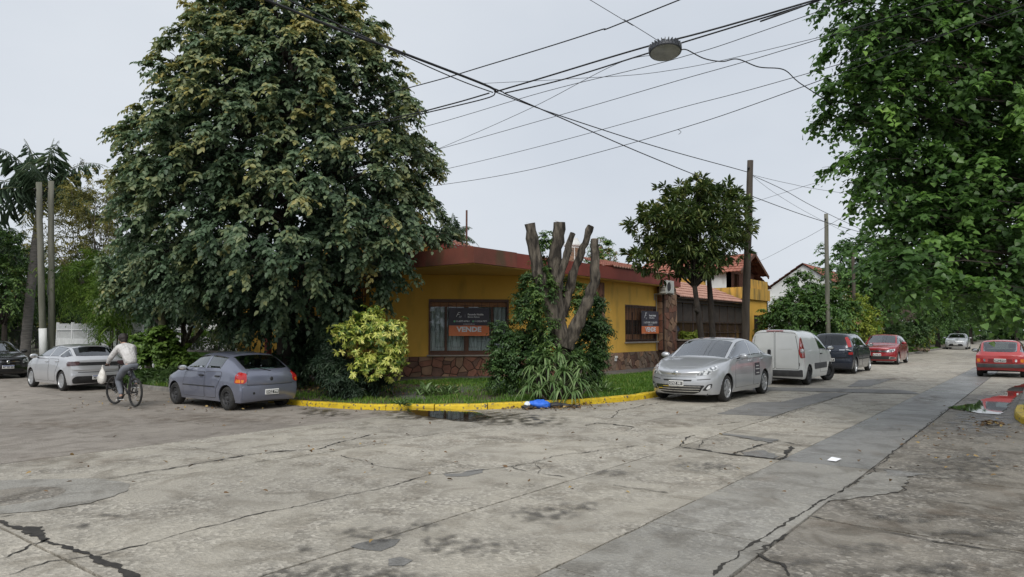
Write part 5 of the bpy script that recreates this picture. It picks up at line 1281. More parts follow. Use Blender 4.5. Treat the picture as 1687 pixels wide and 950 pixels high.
bush('shrub', 'leafy creeper growing up the mossy post behind the cyclist', [lc(268, 560, 24.9, .55, .5, .5), lc(258, 590, 24.8, .7, .6, .5), lc(290, 595, 24.9, .6, .5, .6), lc(240, 570, 25, .5, .5, .4)], 200, .35, 4, 8, .14, .75, BAMB, 'ovate', .35, .15, 14, lb(265, 615, 24.8))
bush('shrub', 'low spreading plants along the kerb behind the cyclist', [lc(265, 622, 24, 1.2, .7, .3), lc(295, 620, 24, .9, .7, .3), lc(235, 620, 24.4, .8, .6, .3)], 200, .3, 4, 8, .22, .12, STRAP, 'lance', .35, .2, 0, lb(262, 628, 24))
bush('shrub', 'light green clipped hedge above the green garden wall', [lc(330, 560, 30, 1.6, 1, .6), lc(375, 560, 28, 1.4, 1, .6), lc(300, 565, 31, 1.0, .8, .5)], 260, .4, 5, 8, .10, .5, BAMB, 'ovate', .45, .15, 6, lb(340, 600, 30))
bush('shrub', 'dark leafy hedge at the far left edge behind the black car', [lc(20, 520, 41, 2.0, 1.5, 1.4), lc(-10, 540, 40, 2.0, 1.5, 1.5), lc(60, 520, 44, 2.0, 1.5, 1.6)], 300, .6, 5, 8, .14, .6, GARD, 'ovate', .35, .15, 6, lb(20, 590, 41))
strap_clump('reed_clump', 'tall arching reeds in front of the white picket fence', lb(185, 600, 30.5), [PD(186, 540, 30.5), PD(205, 560, 30.3), PD(165, 565, 30.5), PD(180, 570, 30), PD(196, 520, 30.8), PD(215, 575, 30)], 1.5, BAMB, nleaf=22, w=.07, droop=.7)
# --- 9 down the right-hand street
bush('hedge_tree', 'broad dark green leafy shrub behind the navy car', [lc(1330, 520, 38, 2.2, 1.8, 1.6), lc(1300, 525, 39, 1.7, 1.5, 1.4), lc(1370, 520, 39, 1.7, 1.6, 1.4), lc(1322, 475, 38.5, .9, .9, 1.0), lc(1360, 488, 39, .9, .9, .8), lc(1285, 530, 39.5, 1.0, 1.0, 1.0)], 620, .6, 5, 9, .16, .5, HEDG, 'ovate', .45, .16, 16, lb(1330, 590, 38), stem_r=.04)
bush('hedge', 'golden green hedge between the navy and the red car', [lc(1410, 525, 42, 1.3, 1.2, 1.3), lc(1425, 545, 42, 1.0, 1.0, 1.2), lc(1395, 540, 42, 1.0, 1, 1.2)], 320, .5, 5, 8, .11, .5, HEDY, 'ovate', .4, .18, 8, lb(1412, 580, 42))
bush('creeper_mound', 'dry pale brown creeper heaped over a pergola behind the red car', [lc(1455, 515, 50, 2.0, 1.6, .8), lc(1480, 512, 52, 1.6, 1.4, .7), lc(1435, 520, 50, 1.2, 1.2, .6)], 420, .5, 6, 9, .10, .14, DRYC, 'lance', .5, .18, 14, lb(1460, 575, 50))
bush('shrub', 'dark hedge under the dry creeper beside the red car', [lc(1460, 550, 49, 2.2, 1.6, 1.0), lc(1500, 545, 52, 1.6, 1.6, 1.3), lc(1505, 520, 54, 1.4, 1.4, 1.1)], 380, .5, 5, 8, .14, .6, GARD, 'ovate', .3, .15, 6, lb(1470, 580, 49))
bush('shrub', 'yellow-tipped garden shrub further down the left pavement', [lc(1515, 545, 56, 1.1, 1.0, 1.2)], 120, .5, 5, 8, .14, .5, HEDY, 'ovate', .35, .2, 6, lb(1515, 575, 56))
pop = [(1425, 46.5, 9.0, 'green poplar rising behind the hedge beyond the bare pole'), (1470, 56, 9.5, 'second poplar down the left pavement'), (1545, 66, 8.5, 'poplar trunk by the distant silver car'), (1600, 88, 9.0, 'distant street tree beyond the silver car')]
for px, d, h, lab in pop:
    b = lb(px, 570, d); E = [(b.x, b.y, h * .62, 3.0, 3.0, h * .30), (b.x - 1.2, b.y - .8, h * .5, 2.2, 2.2, h * .22), (b.x + 1.2, b.y + .5, h * .78, 2.0, 2.0, h * .2), (b.x, b.y - 1.8, h * .42, 2.0, 2.0, h * .14)]
    bg_tree('poplar_tree', lab, b, E, 480, .7, .15, .9, POPL, BARKD, 2.4, .22, 'delta', .3, .15, 16, 'street poplars', fr=(.4, 1.0))
for x, y, h, lab in ((52, -2.5, 8.5, 'first of the roadside trees beyond the old red hatchback'), (66, -1.6, 9, 'second roadside tree on the right side of the street'), (84, -1.8, 9, 'third roadside tree on the right side of the street'), (108, -1.5, 9, 'fourth roadside tree on the right side of the street'), (112, 10.0, 9, 'far tree closing the left side of the street'), (140, 4.5, 8, 'farthest tree closing the end of the street'), (132, 11, 9, 'far tree behind the left pavement')):
    E = [(x, y, h * .60, 3.4, 3.2, h * .30), (x - 1.5, y + 1.4, h * .48, 2.4, 2.0, h * .2), (x + 1.2, y - .8, h * .75, 2.2, 2.0, h * .22)]
    bg_tree('street_tree', lab, (x, y, .05), E, 330, .85, .22, .85, POPL, BARKD, 2.3, .22, 'delta', .28, .13, 10, 'trees down the right-hand street')
bg_tree('garden_tree', 'bright green tree top behind the chimney', lb(992, 560, 44), [lc(994, 415, 44, .9, .9, 1.0), lc(985, 440, 44, 1.2, 1.2, 1.0)], 130, .5, .13, .5, HEDG, BARKD, 3.5, .12, t0=.7)
# plants in the brick planter
bush('planter_plants', 'pale green leafy plants growing in the brick planter', [(30.3, 13.2, 1.40, .45, .3, .22), (31.1, 13.2, 1.42, .45, .3, .26), (30.7, 13.2, 1.38, .4, .3, .2)], 130, .22, 4, 7, .11, .3, HEDY, 'lance', .3, .2, 6, (30.75, 13.2, 1.3), cat='plant')

for i, (x, y, w_, lab) in enumerate(((46, -3.2, 5, 'first dark hedge on the right pavement beyond the red hatchback'), (62, -3.0, 8, 'second dark hedge on the right pavement'), (84, -2.8, 11, 'third dark hedge far down the right pavement'), (112, -2.6, 14, 'last dark hedge on the right pavement'), (72, 12.5, 7, 'dark garden hedge behind the distant silver car'), (96, 11.5, 12, 'far dark hedge along the left pavement'), (122, 11.0, 12, 'last dark hedge along the left pavement'))):
    bush('hedge', lab, [(x, y, 1.2, w_ * .6, 1.3, 1.9), (x + w_ * .5, y - .5, 1.0, w_ * .5, 1.3, 1.6), (x - w_ * .4, y - .4, 1.6, w_ * .4, 1.3, 1.6)], 260, .8, 5, 8, .26, .6, GARD, 'ovate', .32, .15, 4)
bg_tree('street_tree', 'broad tree closing the view at the very end of the street', (158, 3, 0), [(158, 3, 5, 6, 8, 4), (156, -3, 4, 6, 5, 4), (156, 8, 4, 6, 5, 4)], 420, 1.5, .4, .8, GARD, BARKD, 2.3, .3, t0=.35, group='trees down the right-hand street')
bush('hedge', 'dark hedge across the very end of the street', [(152, 2, 1.2, 3, 8, 2.2), (152, 8, 1.2, 3, 6, 2.4)], 260, 1.2, 5, 8, .35, .6, GARD, 'ovate', .35, .15, 4)

# the other corners of the crossing, out of view: a tree belt added for cars and panes to mirror
bE = [(x, y, 1.6, 4.5, 4.5, 2.4) for x, y in ((-12, 20), (-10, 30), (-14, 40), (-22, 16), (-20, -8), (-12, -16), (-4, -22), (6, -26), (16, -20), (26, -14), (36, -12), (-26, 2), (-30, 28))]
a = sprays(ell_sampler(bE, (.5, 1.0), .4, .3), 900, 1.2, 5, 8, .35, .4, .15, .1); n = len(a[0]); l = .34 * RNG.uniform(.7, 1.3, n)
foliage('unseen_tree_belt', a[0], a[1], a[2], l, l * .7, a[3], GARD, None)
# ================================================================== vehicles
def paint(name, c, metal=.0, rough=.35):
    m = pm(name, c, tuple(v * .9 for v in c), scale=1.3, rough=rough, metal=metal, coat=1.0, spec=.5)
    return m
RUBBER = pm('tyre_rubber', (.012, .012, .012), (.03, .029, .027), scale=14, rough=.85, bump=.3, bscale=60)
BLACKP = pm('black_plastic', (.012, .012, .013), (.025, .025, .026), scale=8, rough=.5)
GREYP = pm('grey_bumper_plastic', (.045, .046, .048), (.075, .075, .077), scale=5, rough=.65)
RIMS = pm('silver_rim', (.42, .43, .44), (.55, .56, .57), scale=12, rough=.35, metal=.7)
RIMD = pm('dark_steel_rim', (.03, .03, .032), (.06, .06, .062), scale=12, rough=.6, metal=.3)
CHROME = pm('chrome', (.7, .71, .72), (.8, .81, .82), scale=9, rough=.12, metal=1.0)
REDL = pm('red_lamp_lens', (.32, .012, .012), (.42, .02, .018), scale=30, rough=.12, coat=.8)
AMBER = pm('amber_lamp_lens', (.62, .17, .015), (.7, .22, .02), scale=30, rough=.12, coat=.8)
CLEARL = pm('clear_lamp_lens', (.10, .11, .12), (.80, .82, .84), scale=13, rough=.1, coat=1.0, metal=.2, lo=.42, hi=.56)
SMOKE = pm('smoked_lamp_lens', (.05, .03, .032), (.12, .07, .075), scale=30, rough=.1, coat=1.0)
WGLASS = glassmat('car_glass', (.42, .47, .46))
DGLASS = glassmat('tinted_car_glass', (.10, .11, .115))
INTER = pm('car_interior', (.02, .02, .021), (.04, .04, .041), scale=7, rough=.85)
PLATEW = pm('plate_white', (.62, .62, .60), (.7, .7, .68), scale=9, rough=.4)
PLATEK = pm('plate_black', (.015, .015, .017), (.025, .025, .028), scale=9, rough=.4)
PLATEB = pm('plate_blue', (.02, .05, .2), (.03, .06, .24), scale=9, rough=.4)

def tess(poly, step=.07):
    """flat polygon (a,b) cut into a fine grid: verts, faces"""
    bm = bmesh.new(); bm.faces.new([bm.verts.new((p[0], p[1], 0)) for p in poly])
    for ax in (0, 1):
        v = [p[ax] for p in poly]; a, b = min(v), max(v); n = int((b - a) / step)
        for i in range(1, n + 1):
            t = a + (b - a) * i / (n + 1); co = [0, 0, 0]; no = [0, 0, 0]; co[ax] = t; no[ax] = 1
            bmesh.ops.bisect_plane(bm, geom=bm.verts[:] + bm.edges[:] + bm.faces[:], plane_co=co, plane_no=no, dist=1e-5)
    bm.verts.index_update()
    vs = [(v.co.x, v.co.y) for v in bm.verts]; fs = [[v.index for v in f.verts] for f in bm.faces]
    be = [(e.verts[0].index, e.verts[1].index) for e in bm.edges if len(e.link_faces) == 1]
    bm.free(); return vs, fs, be
def rpoly(pts, r=.03, n=3):
    """polygon with rounded corners"""
    out = []; k = len(pts)
    for i in range(k):
        p = Vector(pts[i]); a = Vector(pts[i - 1]); b = Vector(pts[(i + 1) % k])
        da = (a - p); db = (b - p); q = min(r, da.length * .45, db.length * .45)
        s = p + da.normalized() * q; e = p + db.normalized() * q
        for j in range(n + 1):
            t = j / n; out.append(tuple(s * (1 - t) ** 2 + p * 2 * t * (1 - t) + e * t * t))
    return out

def wheel(name, parent, r, w, style, side, loc, steer=0.0):
    """tyre and rim; side = +1 when the outer face looks to +y"""
    e = empty(name, loc); e.parent = parent; e.rotation_euler = (0, 0, steer)
    M = Matrix.Rotation(R(-90) * side, 4, 'X')
    rr = r * (.70 if style != 'steel' else .64)
    t = MB()
    t.lathe([(rr, -w / 2 + .012), (rr + .02, -w / 2), (r - .03, -w / 2 + .003), (r - .008, -w / 2 + .025), (r, -w / 2 + .05), (r, 0), (r, w / 2 - .05), (r - .008, w / 2 - .025), (r - .03, w / 2 - .003), (rr + .02, w / 2), (rr, w / 2 - .012)], 36, M)
    t.build('tyre', RUBBER, e, smooth=True, fix=True)
    m = MB()
    m.lathe([(rr + .004, w / 2 - .012), (rr - .012, w / 2 - .006), (rr - .022, w / 2 - .02), (rr - .03, 0), (rr - .03, -w / 2)], 36, M)
    m.lathe([(.001, w / 2 - .02), (.03, w / 2 - .022), (.055, w / 2 - .035), (.06, w / 2 - .07)], 18, M)
    if style == 'steel':
        m.lathe([(.055, w / 2 - .05), (.09, w / 2 - .03), (rr * .62, w / 2 - .035), (rr * .78, w / 2 - .07), (rr - .028, w / 2 - .06)], 30, M)
        for k in range(8):
            a = k * math.pi / 4; c = Vector((math.cos(a) * rr * .72, math.sin(a) * rr * .72, w / 2 - .046)); m.ball(M @ c, .022, .022, .022, 6, 4, 1)
    else:
        ns = {'five': 5, 'seven': 7, 'split': 10, 'cover': 9}[style]
        for k in range(ns):
            a = 2 * math.pi * k / ns; ca, sa = math.cos(a), math.sin(a)
            w0, w1 = (.030, .022) if ns > 5 else (.045, .032)
            if style == 'cover': w0, w1 = .028, .05
            def q(rad, off, z): return M @ Vector((ca * rad - sa * off, sa * rad + ca * off, z))
            z0, z1 = w / 2 - .022, w / 2 - .014
            vs = [q(.035, -w0, z0), q(.035, w0, z0), q(rr - .015, w1, z1), q(rr - .015, -w1, z1),
                  q(.035, -w0, z0 - .035), q(.035, w0, z0 - .035), q(rr - .015, w1, z1 - .035), q(rr - .015, -w1, z1 - .035)]
            m.add(vs, [(0, 1, 2, 3), (4, 7, 6, 5), (0, 4, 5, 1), (1, 5, 6, 2), (2, 6, 7, 3), (3, 7, 4, 0)])
        m.lathe([(.001, -.02), (rr - .03, -.02)], 24, M, 1)
    o = m.build('rim', [RIMD if style == 'steel' else RIMS, RIMD], e, fix=True); autosmooth(o, 35)
    return e

def make_car(name, S):
    """body grown from a coarse cage; panes, doors, lamps and trim are cut from or laid on its surface. x forward, z up, origin on the ground"""
    root = empty(name)
    hw, H = S['W'] / 2, S['H']; wb = S['wb']; xf = wb / 2 + S['fo']; xr = -(wb / 2 + S['ro'])
    zs = S.get('sill', .20); van = S.get('van', False)
    hz = S['hood']                                     # hood leading edge height
    cx, cz = S['cowl']; fx, fz = S['rf']; bx = S['bp']; rx, rz = S['rr']; gx, gz_ = S['gb']; tx, tz = S['tail']
    bf, br = S['belt']; yr = S.get('yr', hw * .74)     # belt heights, roof rail half width
    nose = S.get('nose', .20); taper = S.get('taper', .80); tt = S.get('rtaper', .86); bz = S.get('bump', .50)
    st = []                                            # stations: rows 0..4 as (x,y,z), row 5 centre (x,z)
    def low(x, wf, x0=None, x1=None, x2=None):
        return [(x if x0 is None else x0, hw * wf * .93, zs), (x if x1 is None else x1, hw * wf * .985, zs + .13), (x if x2 is None else x2, hw * wf, .56)]
    # nose, hood front, front axle, cowl
    st.append(low(xf - nose, taper, xf - nose - .05, xf - nose + .02, xf - nose) + [(xf - nose - .03, hw * taper * .96, hz - .05), (xf - .13, hw * .52, hz + .01), (xf - .07, 0, hz + .03)])
    x1 = xf - nose - .22
    st.append(low(x1, .955) + [(x1 - .05, hw * .945, hz + .07), (x1 + .06, hw * .66, hz + (cz - hz) * .38), (x1 + .1, 0, hz + (cz - hz) * .45)])
    x2 = (x1 + cx) / 2
    st.append(low(x2, 1.0) + [(x2, hw * .975, hz + .07 + (bf - hz - .07) * .62), (x2, hw * .74, hz + (cz - hz) * .75), (x2, 0, hz + (cz - hz) * .82)])
    st.append(low(cx, 1.0) + [(cx, hw * .965, bf), (cx - .12, hw * .83, cz - .005), (cx + .06, 0, cz + .02)])
    bx4 = S.get('bx4', cx - .42)
    st.append(low(bx4, 1.0) + [(bx4, hw * .965, bf + .015), (fx, yr, fz - .05), (fx + .06, 0, fz)])
    st.append(low(bx, 1.0) + [(bx, hw * .965, (bf + br) / 2 + .01), (bx, yr + .01, H - .045), (bx, 0, H)])
    st.append(low(S.get('bx6', rx + .05), 1.0) + [(S.get('bx6', rx + .05), hw * .96, br), (rx, yr, rz - .05), (rx - .03, 0, rz)])
    st.append(low(S.get('bx7', gx + .2), .99) + [(S.get('bx7', gx + .2), hw * .945, br - .01), (gx, S.get('gy', hw * .78), gz_ - .01), (gx - .04, 0, gz_)])
    st.append(low(tx + .10, .96) + [(tx + .07, hw * .935, S.get('tz3', tz - .02)), (tx + .02, hw * .72, tz), (tx - .03, 0, tz)])
    q = S.get('bp_out', .0)
    st.append(low(xr + .13, tt, xr + .16, xr + .10, xr + .10) + [(xr + .11, hw * tt * .97, bz + .10), (xr + .05, hw * .62, bz + .13), (xr + .01, 0, bz + .13)])
    Fc = [(xf - .12, 0, zs), (xf - .01, 0, zs + .13), (xf, 0, .50), (xf - .02, 0, hz - .05)]
    Rc = [(xr + .08, 0, zs + .04), (xr, 0, zs + .14), (xr - .01, 0, bz), (xr, 0, bz + .09)]
    bm = bmesh.new(); V = {}
    def vert(k, co):
        if k not in V: V[k] = bm.verts.new(co)
        return V[k]
    n = len(st); fac = []
    def vid(i, j, s):
        if i == -1 or i == n:
            if j >= 4: return vid(0 if i == -1 else n - 1, 5, s)
            return vert((i, j), (Fc if i == -1 else Rc)[j])
        co = st[i][j]
        if j == 5: return vert((i, 5), (co[0], 0, co[2]))
        return vert((i, j, s), (co[0], co[1] * s, co[2]))
    G = {}
    glass = S.get('glass', {})
    for s in (1, -1):
        for i in range(n - 1):
            for j in range(5):
                f = [vid(i, j, s), vid(i, j + 1, s), vid(i + 1, j + 1, s), vid(i + 1, j, s)]
                if s == -1: f = f[::-1]
                mi = 0
                if j == 4 and i == 3: mi = 1
                if j == 4 and i == 6 and not van: mi = 2
                if j == 3 and i in (3, 4): mi = 3 if s == 1 else 4
                if j == 3 and i == 5 and not van: mi = 5 if s == 1 else 6
                if j == 3 and i == 6 and S.get('quarter'): mi = 7 if s == 1 else 8
                face = bm.faces.new(f); face.material_index = mi
        for j in range(5):
            a = [vid(-1, j, s), vid(-1, j + 1, s), vid(0, j + 1, s), vid(0, j, s)]; b = [vid(n - 1, j, s), vid(n - 1, j + 1, s), vid(n, j + 1, s), vid(n, j, s)]
            for f in (a, b):
                u = []
                for v in f:
                    if v not in u: u.append(v)
                if s == -1: u = u[::-1]
                if len(u) >= 3: bm.faces.new(u)
    cl = bm.edges.layers.float.new('crease_edge')
    def cr(a, b, w):
        e = bm.edges.get((a, b))
        if e: e[cl] = w
    for s in (1, -1):
        for i in range(n - 1):
            cr(vid(i, 0, s), vid(i + 1, 0, s), .9)
            cr(vid(i, 3, s), vid(i + 1, 3, s), .45 if i >= 2 else .2)
            cr(vid(i, 4, s), vid(i + 1, 4, s), S.get('rail_cr', .35) if i in (3, 4, 5, 6) else .25)
        for i in (3, 4, 6, 7): cr(vid(i, 4, s), vid(i, 5, s), .55)
        for j in range(3): cr(vid(0, j, s), vid(0, j + 1, s), .15); cr(vid(n - 1, j, s), vid(n - 1, j + 1, s), .5)
        cr(vid(8, 4, s), vid(8, 5, s), S.get('tail_cr', .4)); cr(vid(8, 3, s), vid(8, 4, s), S.get('tail_cr', .4))
        cr(vid(3, 3, s), vid(3, 4, s), .6); cr(vid(6, 3, s), vid(6, 4, s), .3)
        cr(vid(n - 1, 4, s), vid(n - 1, 5, s), .6); cr(vid(n - 1, 3, s), vid(n - 1, 4, s), .6); cr(vid(n - 1, 2, s), vid(n - 1, 3, s), .3)
        if van:
            cr(vid(7, 4, s), vid(7, 5, s), .75); cr(vid(7, 3, s), vid(7, 4, s), .6); cr(vid(8, 3, s), vid(7, 3, s), .7)
    me = bpy.data.meshes.new(name + '_cage'); bm.to_mesh(me); bm.free()
    tmp = bpy.data.objects.new('cage', me); COL.objects.link(tmp)
    for _ in range(9): me.materials.append(None)
    sd = tmp.modifiers.new('s', 'SUBSURF'); sd.levels = 3; sd.render_levels = 3
    bpy.context.view_layer.update()
    em = bpy.data.meshes.new_from_object(tmp.evaluated_get(bpy.context.evaluated_depsgraph_get()))
    bpy.data.objects.remove(tmp)
    bm = bmesh.new(); bm.from_mesh(em)
    # settle to the real length, width and height
    X = [v.co.x for v in bm.verts]; Y = [abs(v.co.y) for v in bm.verts]; Z = [v.co.z for v in bm.verts]
    mx0, mx1, my, mz = min(X), max(X), max(Y), max(Z)
    for v in bm.verts:
        v.co.x = xr + (v.co.x - mx0) / (mx1 - mx0) * (xf - xr); v.co.y *= hw / my
        v.co.z = zs + (v.co.z - zs) * (H - zs) / (mz - zs)
    tree = BVHTree.FromBMesh(bm)
    # wheel arches
    r = S['tyre']; ra = r * S.get('arch', 1.16)
    for ax in (wb / 2, -wb / 2):
        def dd(c): return math.hypot(c.x - ax, c.z - r * .98)
        side = [v for v in bm.verts if abs(v.co.y) > hw * .42]
        for v in side:
            d = dd(v.co)
            if abs(d - ra) < .026 and d > 1e-4:
                v.co.x = ax + (v.co.x - ax) * ra / d; v.co.z = r * .98 + (v.co.z - r * .98) * ra / d
        bmesh.ops.delete(bm, geom=[f for f in bm.faces if abs(f.calc_center_median().y) > hw * .42 and dd(f.calc_center_median()) < ra], context='FACES')
        edges = [e for e in bm.edges if len(e.link_faces) == 1 and all(abs(v.co.y) > hw * .42 and dd(v.co) < ra + .05 for v in e.verts)]
        vs = {v for e in edges for v in e.verts}
        for v in vs:
            d = dd(v.co)
            if d > 1e-4 and v.co.z > zs + .02:
                v.co.x = ax + (v.co.x - ax) * ra / d; v.co.z = r * .98 + (v.co.z - r * .98) * ra / d
        # rolled lip then the dark well
        for dy, mi, rad in ((.02, 0, 1.0), (.25, 9, 1.0)):
            ex = bmesh.ops.extrude_edge_only(bm, edges=edges)['geom']
            for v in [g for g in ex if isinstance(g, bmesh.types.BMVert)]: v.co.y -= math.copysign(dy, v.co.y)
            for f in [g for g in ex if isinstance(g, bmesh.types.BMFace)]: f.material_index = mi
            edges = [e for e in [g for g in ex if isinstance(g, bmesh.types.BMEdge)] if len(e.link_faces) == 1]
    # panes
    panes = {1: 'windshield', 2: 'rear_window', 3: 'side_window', 4: 'side_window', 5: 'side_window', 6: 'side_window', 7: 'quarter_window', 8: 'quarter_window'}
    frame = S.get('frame', .035)
    for gi, pname in panes.items():
        fs = [f for f in bm.faces if f.material_index == gi]
        if not fs: continue
        bmesh.ops.inset_region(bm, faces=fs, thickness=frame if gi not in (7, 8) else .045, depth=0, use_even_offset=False)
        ring = [f for f in bm.faces if f.material_index == gi and f not in fs]
        fset = set(fs)
        for f in bm.faces:
            if f.material_index == gi and f not in fset: f.material_index = 0
        bmesh.ops.inset_region(bm, faces=fs, thickness=.014, depth=0, use_even_offset=False)
        for f in bm.faces:
            if f.material_index == gi and f not in fset: f.material_index = 10
        # copy out the pane, then open the body there
        idx = {}; pv = []; pf = []
        for f in fs:
            row = []
            for v in f.verts:
                if v not in idx: idx[v] = len(pv); pv.append(tuple(v.co))
                row.append(idx[v])
            pf.append(row)
        m = MB(); m.add(pv, pf)
        dark = S.get('tint', ()); g = DGLASS if gi in dark else WGLASS
        m.build(pname, g, root, smooth=True)
        bmesh.ops.delete(bm, geom=fs, context='FACES')
    bmesh.ops.recalc_face_normals(bm, faces=bm.faces)
    for f in bm.faces: f.smooth = True; f.material_index = {9: 1, 10: 1}.get(f.material_index, 0)
    for e in bm.edges:
        if len(e.link_faces) == 2 and e.link_faces[0].normal.dot(e.link_faces[1].normal) < .6: e.smooth = False
    bme = bpy.data.meshes.new('body'); bm.to_mesh(bme); bm.free()
    body = link('body', bme, [S['paint'], BLACKP], root)
    # ---------------- things laid on the skin
    def hit(o_, d_):
        h = tree.ray_cast(Vector(o_), Vector(d_)); return h[0], h[1]
    def shell(nm, poly, view, mat, off=.004, step=.06, parent=root, thick=.012, both=False, deg=0):
        """poly in (s,z); view: side (s=x, +y side), side- , front/rear (s=y), or corner at an angle deg from +x (s along the tangent)"""
        vs, fs, be = tess(poly, step)
        out = []
        for sgn in ((1, -1) if both else (1,)):
            pts, inn = [], []
            for s_, z_ in vs:
                if view == 'side': o_, d_ = (s_, 3 * sgn, z_), (0, -sgn, 0)
                elif view == 'side-': o_, d_ = (s_, -3, z_), (0, 1, 0)
                elif view == 'front': o_, d_ = (6, s_, z_), (-1, 0, 0)
                elif view == 'rear': o_, d_ = (-6, s_, z_), (1, 0, 0)
                elif view == 'top': o_, d_ = (s_, z_ * sgn, 4), (0, 0, -1)
                else:
                    nx, ny = math.cos(R(deg)), math.sin(R(deg)); t_ = (-ny, nx)
                    c_ = ((xf - .12 if nx > 0 else xr + .12) * t_[0] + hw * .9 * t_[1])   # s runs from the body corner
                    s2 = s_ + c_; o_ = (nx * 6 + t_[0] * s2, (ny * 6 + t_[1] * s2) * sgn, z_); d_ = (-nx, -ny * sgn, 0)
                h, nn = hit(o_, d_)
                if h is None: return None
                d_ = Vector(d_)
                pts.append(h - d_ * off); inn.append(h + d_ * thick)
            m = MB(); k = len(pts); m.add(pts + inn, fs + [(a, b, b + k, a + k) for a, b in be])
            o = m.build(nm, mat, parent, fix=True); autosmooth(o, 30)
            out.append(o)
        return out[0] if len(out) == 1 else out
    S['shell'] = shell; S['hit'] = hit; S['root'] = root; S['dims'] = (xf, xr, hw)
    # underbody, cabin floor, seats, dash
    m = MB(); m.box(xr + .25, xf - .3, -hw * .72, hw * .72, zs - .03, zs + .12); m.build('underbody', BLACKP, root)
    if not S.get('simple'):
        m = MB()
        zb = bf - .12
        m.box(cx - .55, cx - .15, -hw * .8, hw * .8, zb - .25, zb + .06)
        m.build('dashboard', INTER, root)
        for (sx, n_) in ((fx - .55, 2), (rx + .25 if not van else None, 2)):
            if sx is None: continue
            for sy in (-.36, .36):
                m = MB(); M = Matrix.Translation((sx, sy, zs + .15))
                m.prof([(.45, .12), (.45, .22), (0, .2), (-.16, .62), (-.28, .62), (-.14, .08)], -.22, .22, M)
                m.prof([(-.17, .66), (-.19, .82), (-.27, .82), (-.27, .66)], -.12, .12, M)
                bevel(m.build('seat', INTER, root, fix=True), .03, 2)
    for sx, ax in ((1, wb / 2), (-1, -wb / 2)):
        for sy in (1, -1):
            tw = S.get('tw', .19); y = sy * (hw - tw / 2 - .025)
            wheel('wheel', root, r, tw, S['rim'], sy, (ax, y, r), S.get('steer', 0) if sx == 1 else 0)
    return root, S

def door(S, poly, sides=(1, -1), handle=None, name='door', mat=None, hmat=None):
    shell, root = S['shell'], S['root']
    c = Vector((sum(p[0] for p in poly) / len(poly), sum(p[1] for p in poly) / len(poly)))
    def ins(d):
        out = []
        for p in poly:
            v = Vector(p) - c; out.append(tuple(c + v * (1 - d / max(.2, v.length))))
        return out
    for s in sides:
        v = 'side' if s == 1 else 'side-'
        shell('door_gap', rpoly(ins(0), .05), v, BLACKP, .0015, .09)
        o = shell(name, rpoly(ins(.014), .045), v, mat or S['paint'], .0045, .07)
        if handle and o:
            hx, hz_ = handle; pt, _ = S['hit']((hx, 3 * s, hz_), (0, -s, 0))
            m = MB(); m.box(hx - .09, hx + .09, min(pt.y, pt.y + s * .045), max(pt.y, pt.y + s * .045), hz_ - .018, hz_ + .018)
            bevel(m.build('handle', hmat or BLACKP, o), .012, 2)
def mirror(S, x, z, mat, sides=(1, -1)):
    for s in sides:
        pt, _ = S['hit']((x, 3 * s, z), (0, -s, 0)); y0 = pt.y
        m = MB(); M = Matrix.Translation((x, y0 + s * .15, z + .07)) @ Matrix.Rotation(R(-12 * s), 4, 'Z')
        m.ball((0, 0, 0), .07, .12, .075, 12, 8, 0)
        m.v = [tuple(M @ Vector((min(v[0], .065) if v[0] > -.03 else -.03, v[1], v[2]))) for v in m.v]
        o = m.build('wing_mirror', mat, S['root'], smooth=True)
        m = MB(); m.tube([(x + .02, y0 - s * .03, z), (x + .01, y0 + s * .10, z + .045)], .022, 6); m.build('mirror_arm', BLACKP, o)
        m = MB(); m.ball((0, 0, 0), .004, .10, .058, 10, 6); m.v = [tuple(M @ Vector((v[0] - .033, v[1], v[2]))) for v in m.v]
        m.build('mirror_glass', CHROME, o)
def plate(S, end, z, txt, old=True, y=0.0, w=.36, h=.125, out=0.0):
    """number plate on the front or rear"""
    s = 1 if end == 'front' else -1
    pt, nn = S['hit']((6 * s, y, z), (-s, 0, 0))
    pts = [S['hit']((6 * s, y + dy, z), (-s, 0, 0))[0].x for dy in (-.15, 0, .15)]; x0 = (max(pts) if s == 1 else min(pts)) + s * out
    e = MB(); a, b = sorted((x0 - s * .02, x0 + s * .014)); e.box(a, b, y - w / 2, y + w / 2, z - h / 2, z + h / 2)
    o = bevel(e.build('number_plate', PLATEW if old else PLATEW, S['root']), .006, 1)
    xq = x0 + s * .0165
    if old:
        m = MB(); m.box(xq - .001, xq + .001, y - w / 2 + .016, y + w / 2 - .016, z - h / 2 + .024, z + h / 2 - .024); m.build('plate_field', PLATEK, o)
    else:
        m = MB(); m.box(xq - .001, xq + .001, y - w / 2 + .006, y + w / 2 - .006, z + h / 2 - .034, z + h / 2 - .006); m.build('plate_band', PLATEB, o)
    me = text_mesh(txt, .078, 'plate_lettering', .002, .0008)
    me.transform(frame_mat(None, (0, s, 0), (0, 0, 1), (xq + s * .0022, y, z - (.002 if old else .012))))
    link('plate_lettering', me, PLATEW if old else PLATEK, o)
    return o
def bar_on(S, nm, pts, view, w, mat, off=.004, both=False):
    """narrow moulding along a polyline on the skin"""
    P = [Vector(p) for p in pts]; up, dn = [], []
    for i, p in enumerate(P):
        d = P[min(i + 1, len(P) - 1)] - P[max(i - 1, 0)]; nn = Vector((-d.y, d.x)).normalized() * w / 2
        up.append(tuple(p + nn)); dn.append(tuple(p - nn))
    return S['shell'](nm, up + dn[::-1], view, mat, off, .08, both=both)
SILVER = paint('silver_paint', (.52, .535, .56), .45, .3)
SILVER2 = paint('pale_silver_paint', (.56, .57, .59), .45, .3)
LAV = paint('faded_lavender_grey_paint', (.19, .205, .268), .45, .3)
WHITEP = paint('white_van_paint', (.80, .81, .79), 0, .34)
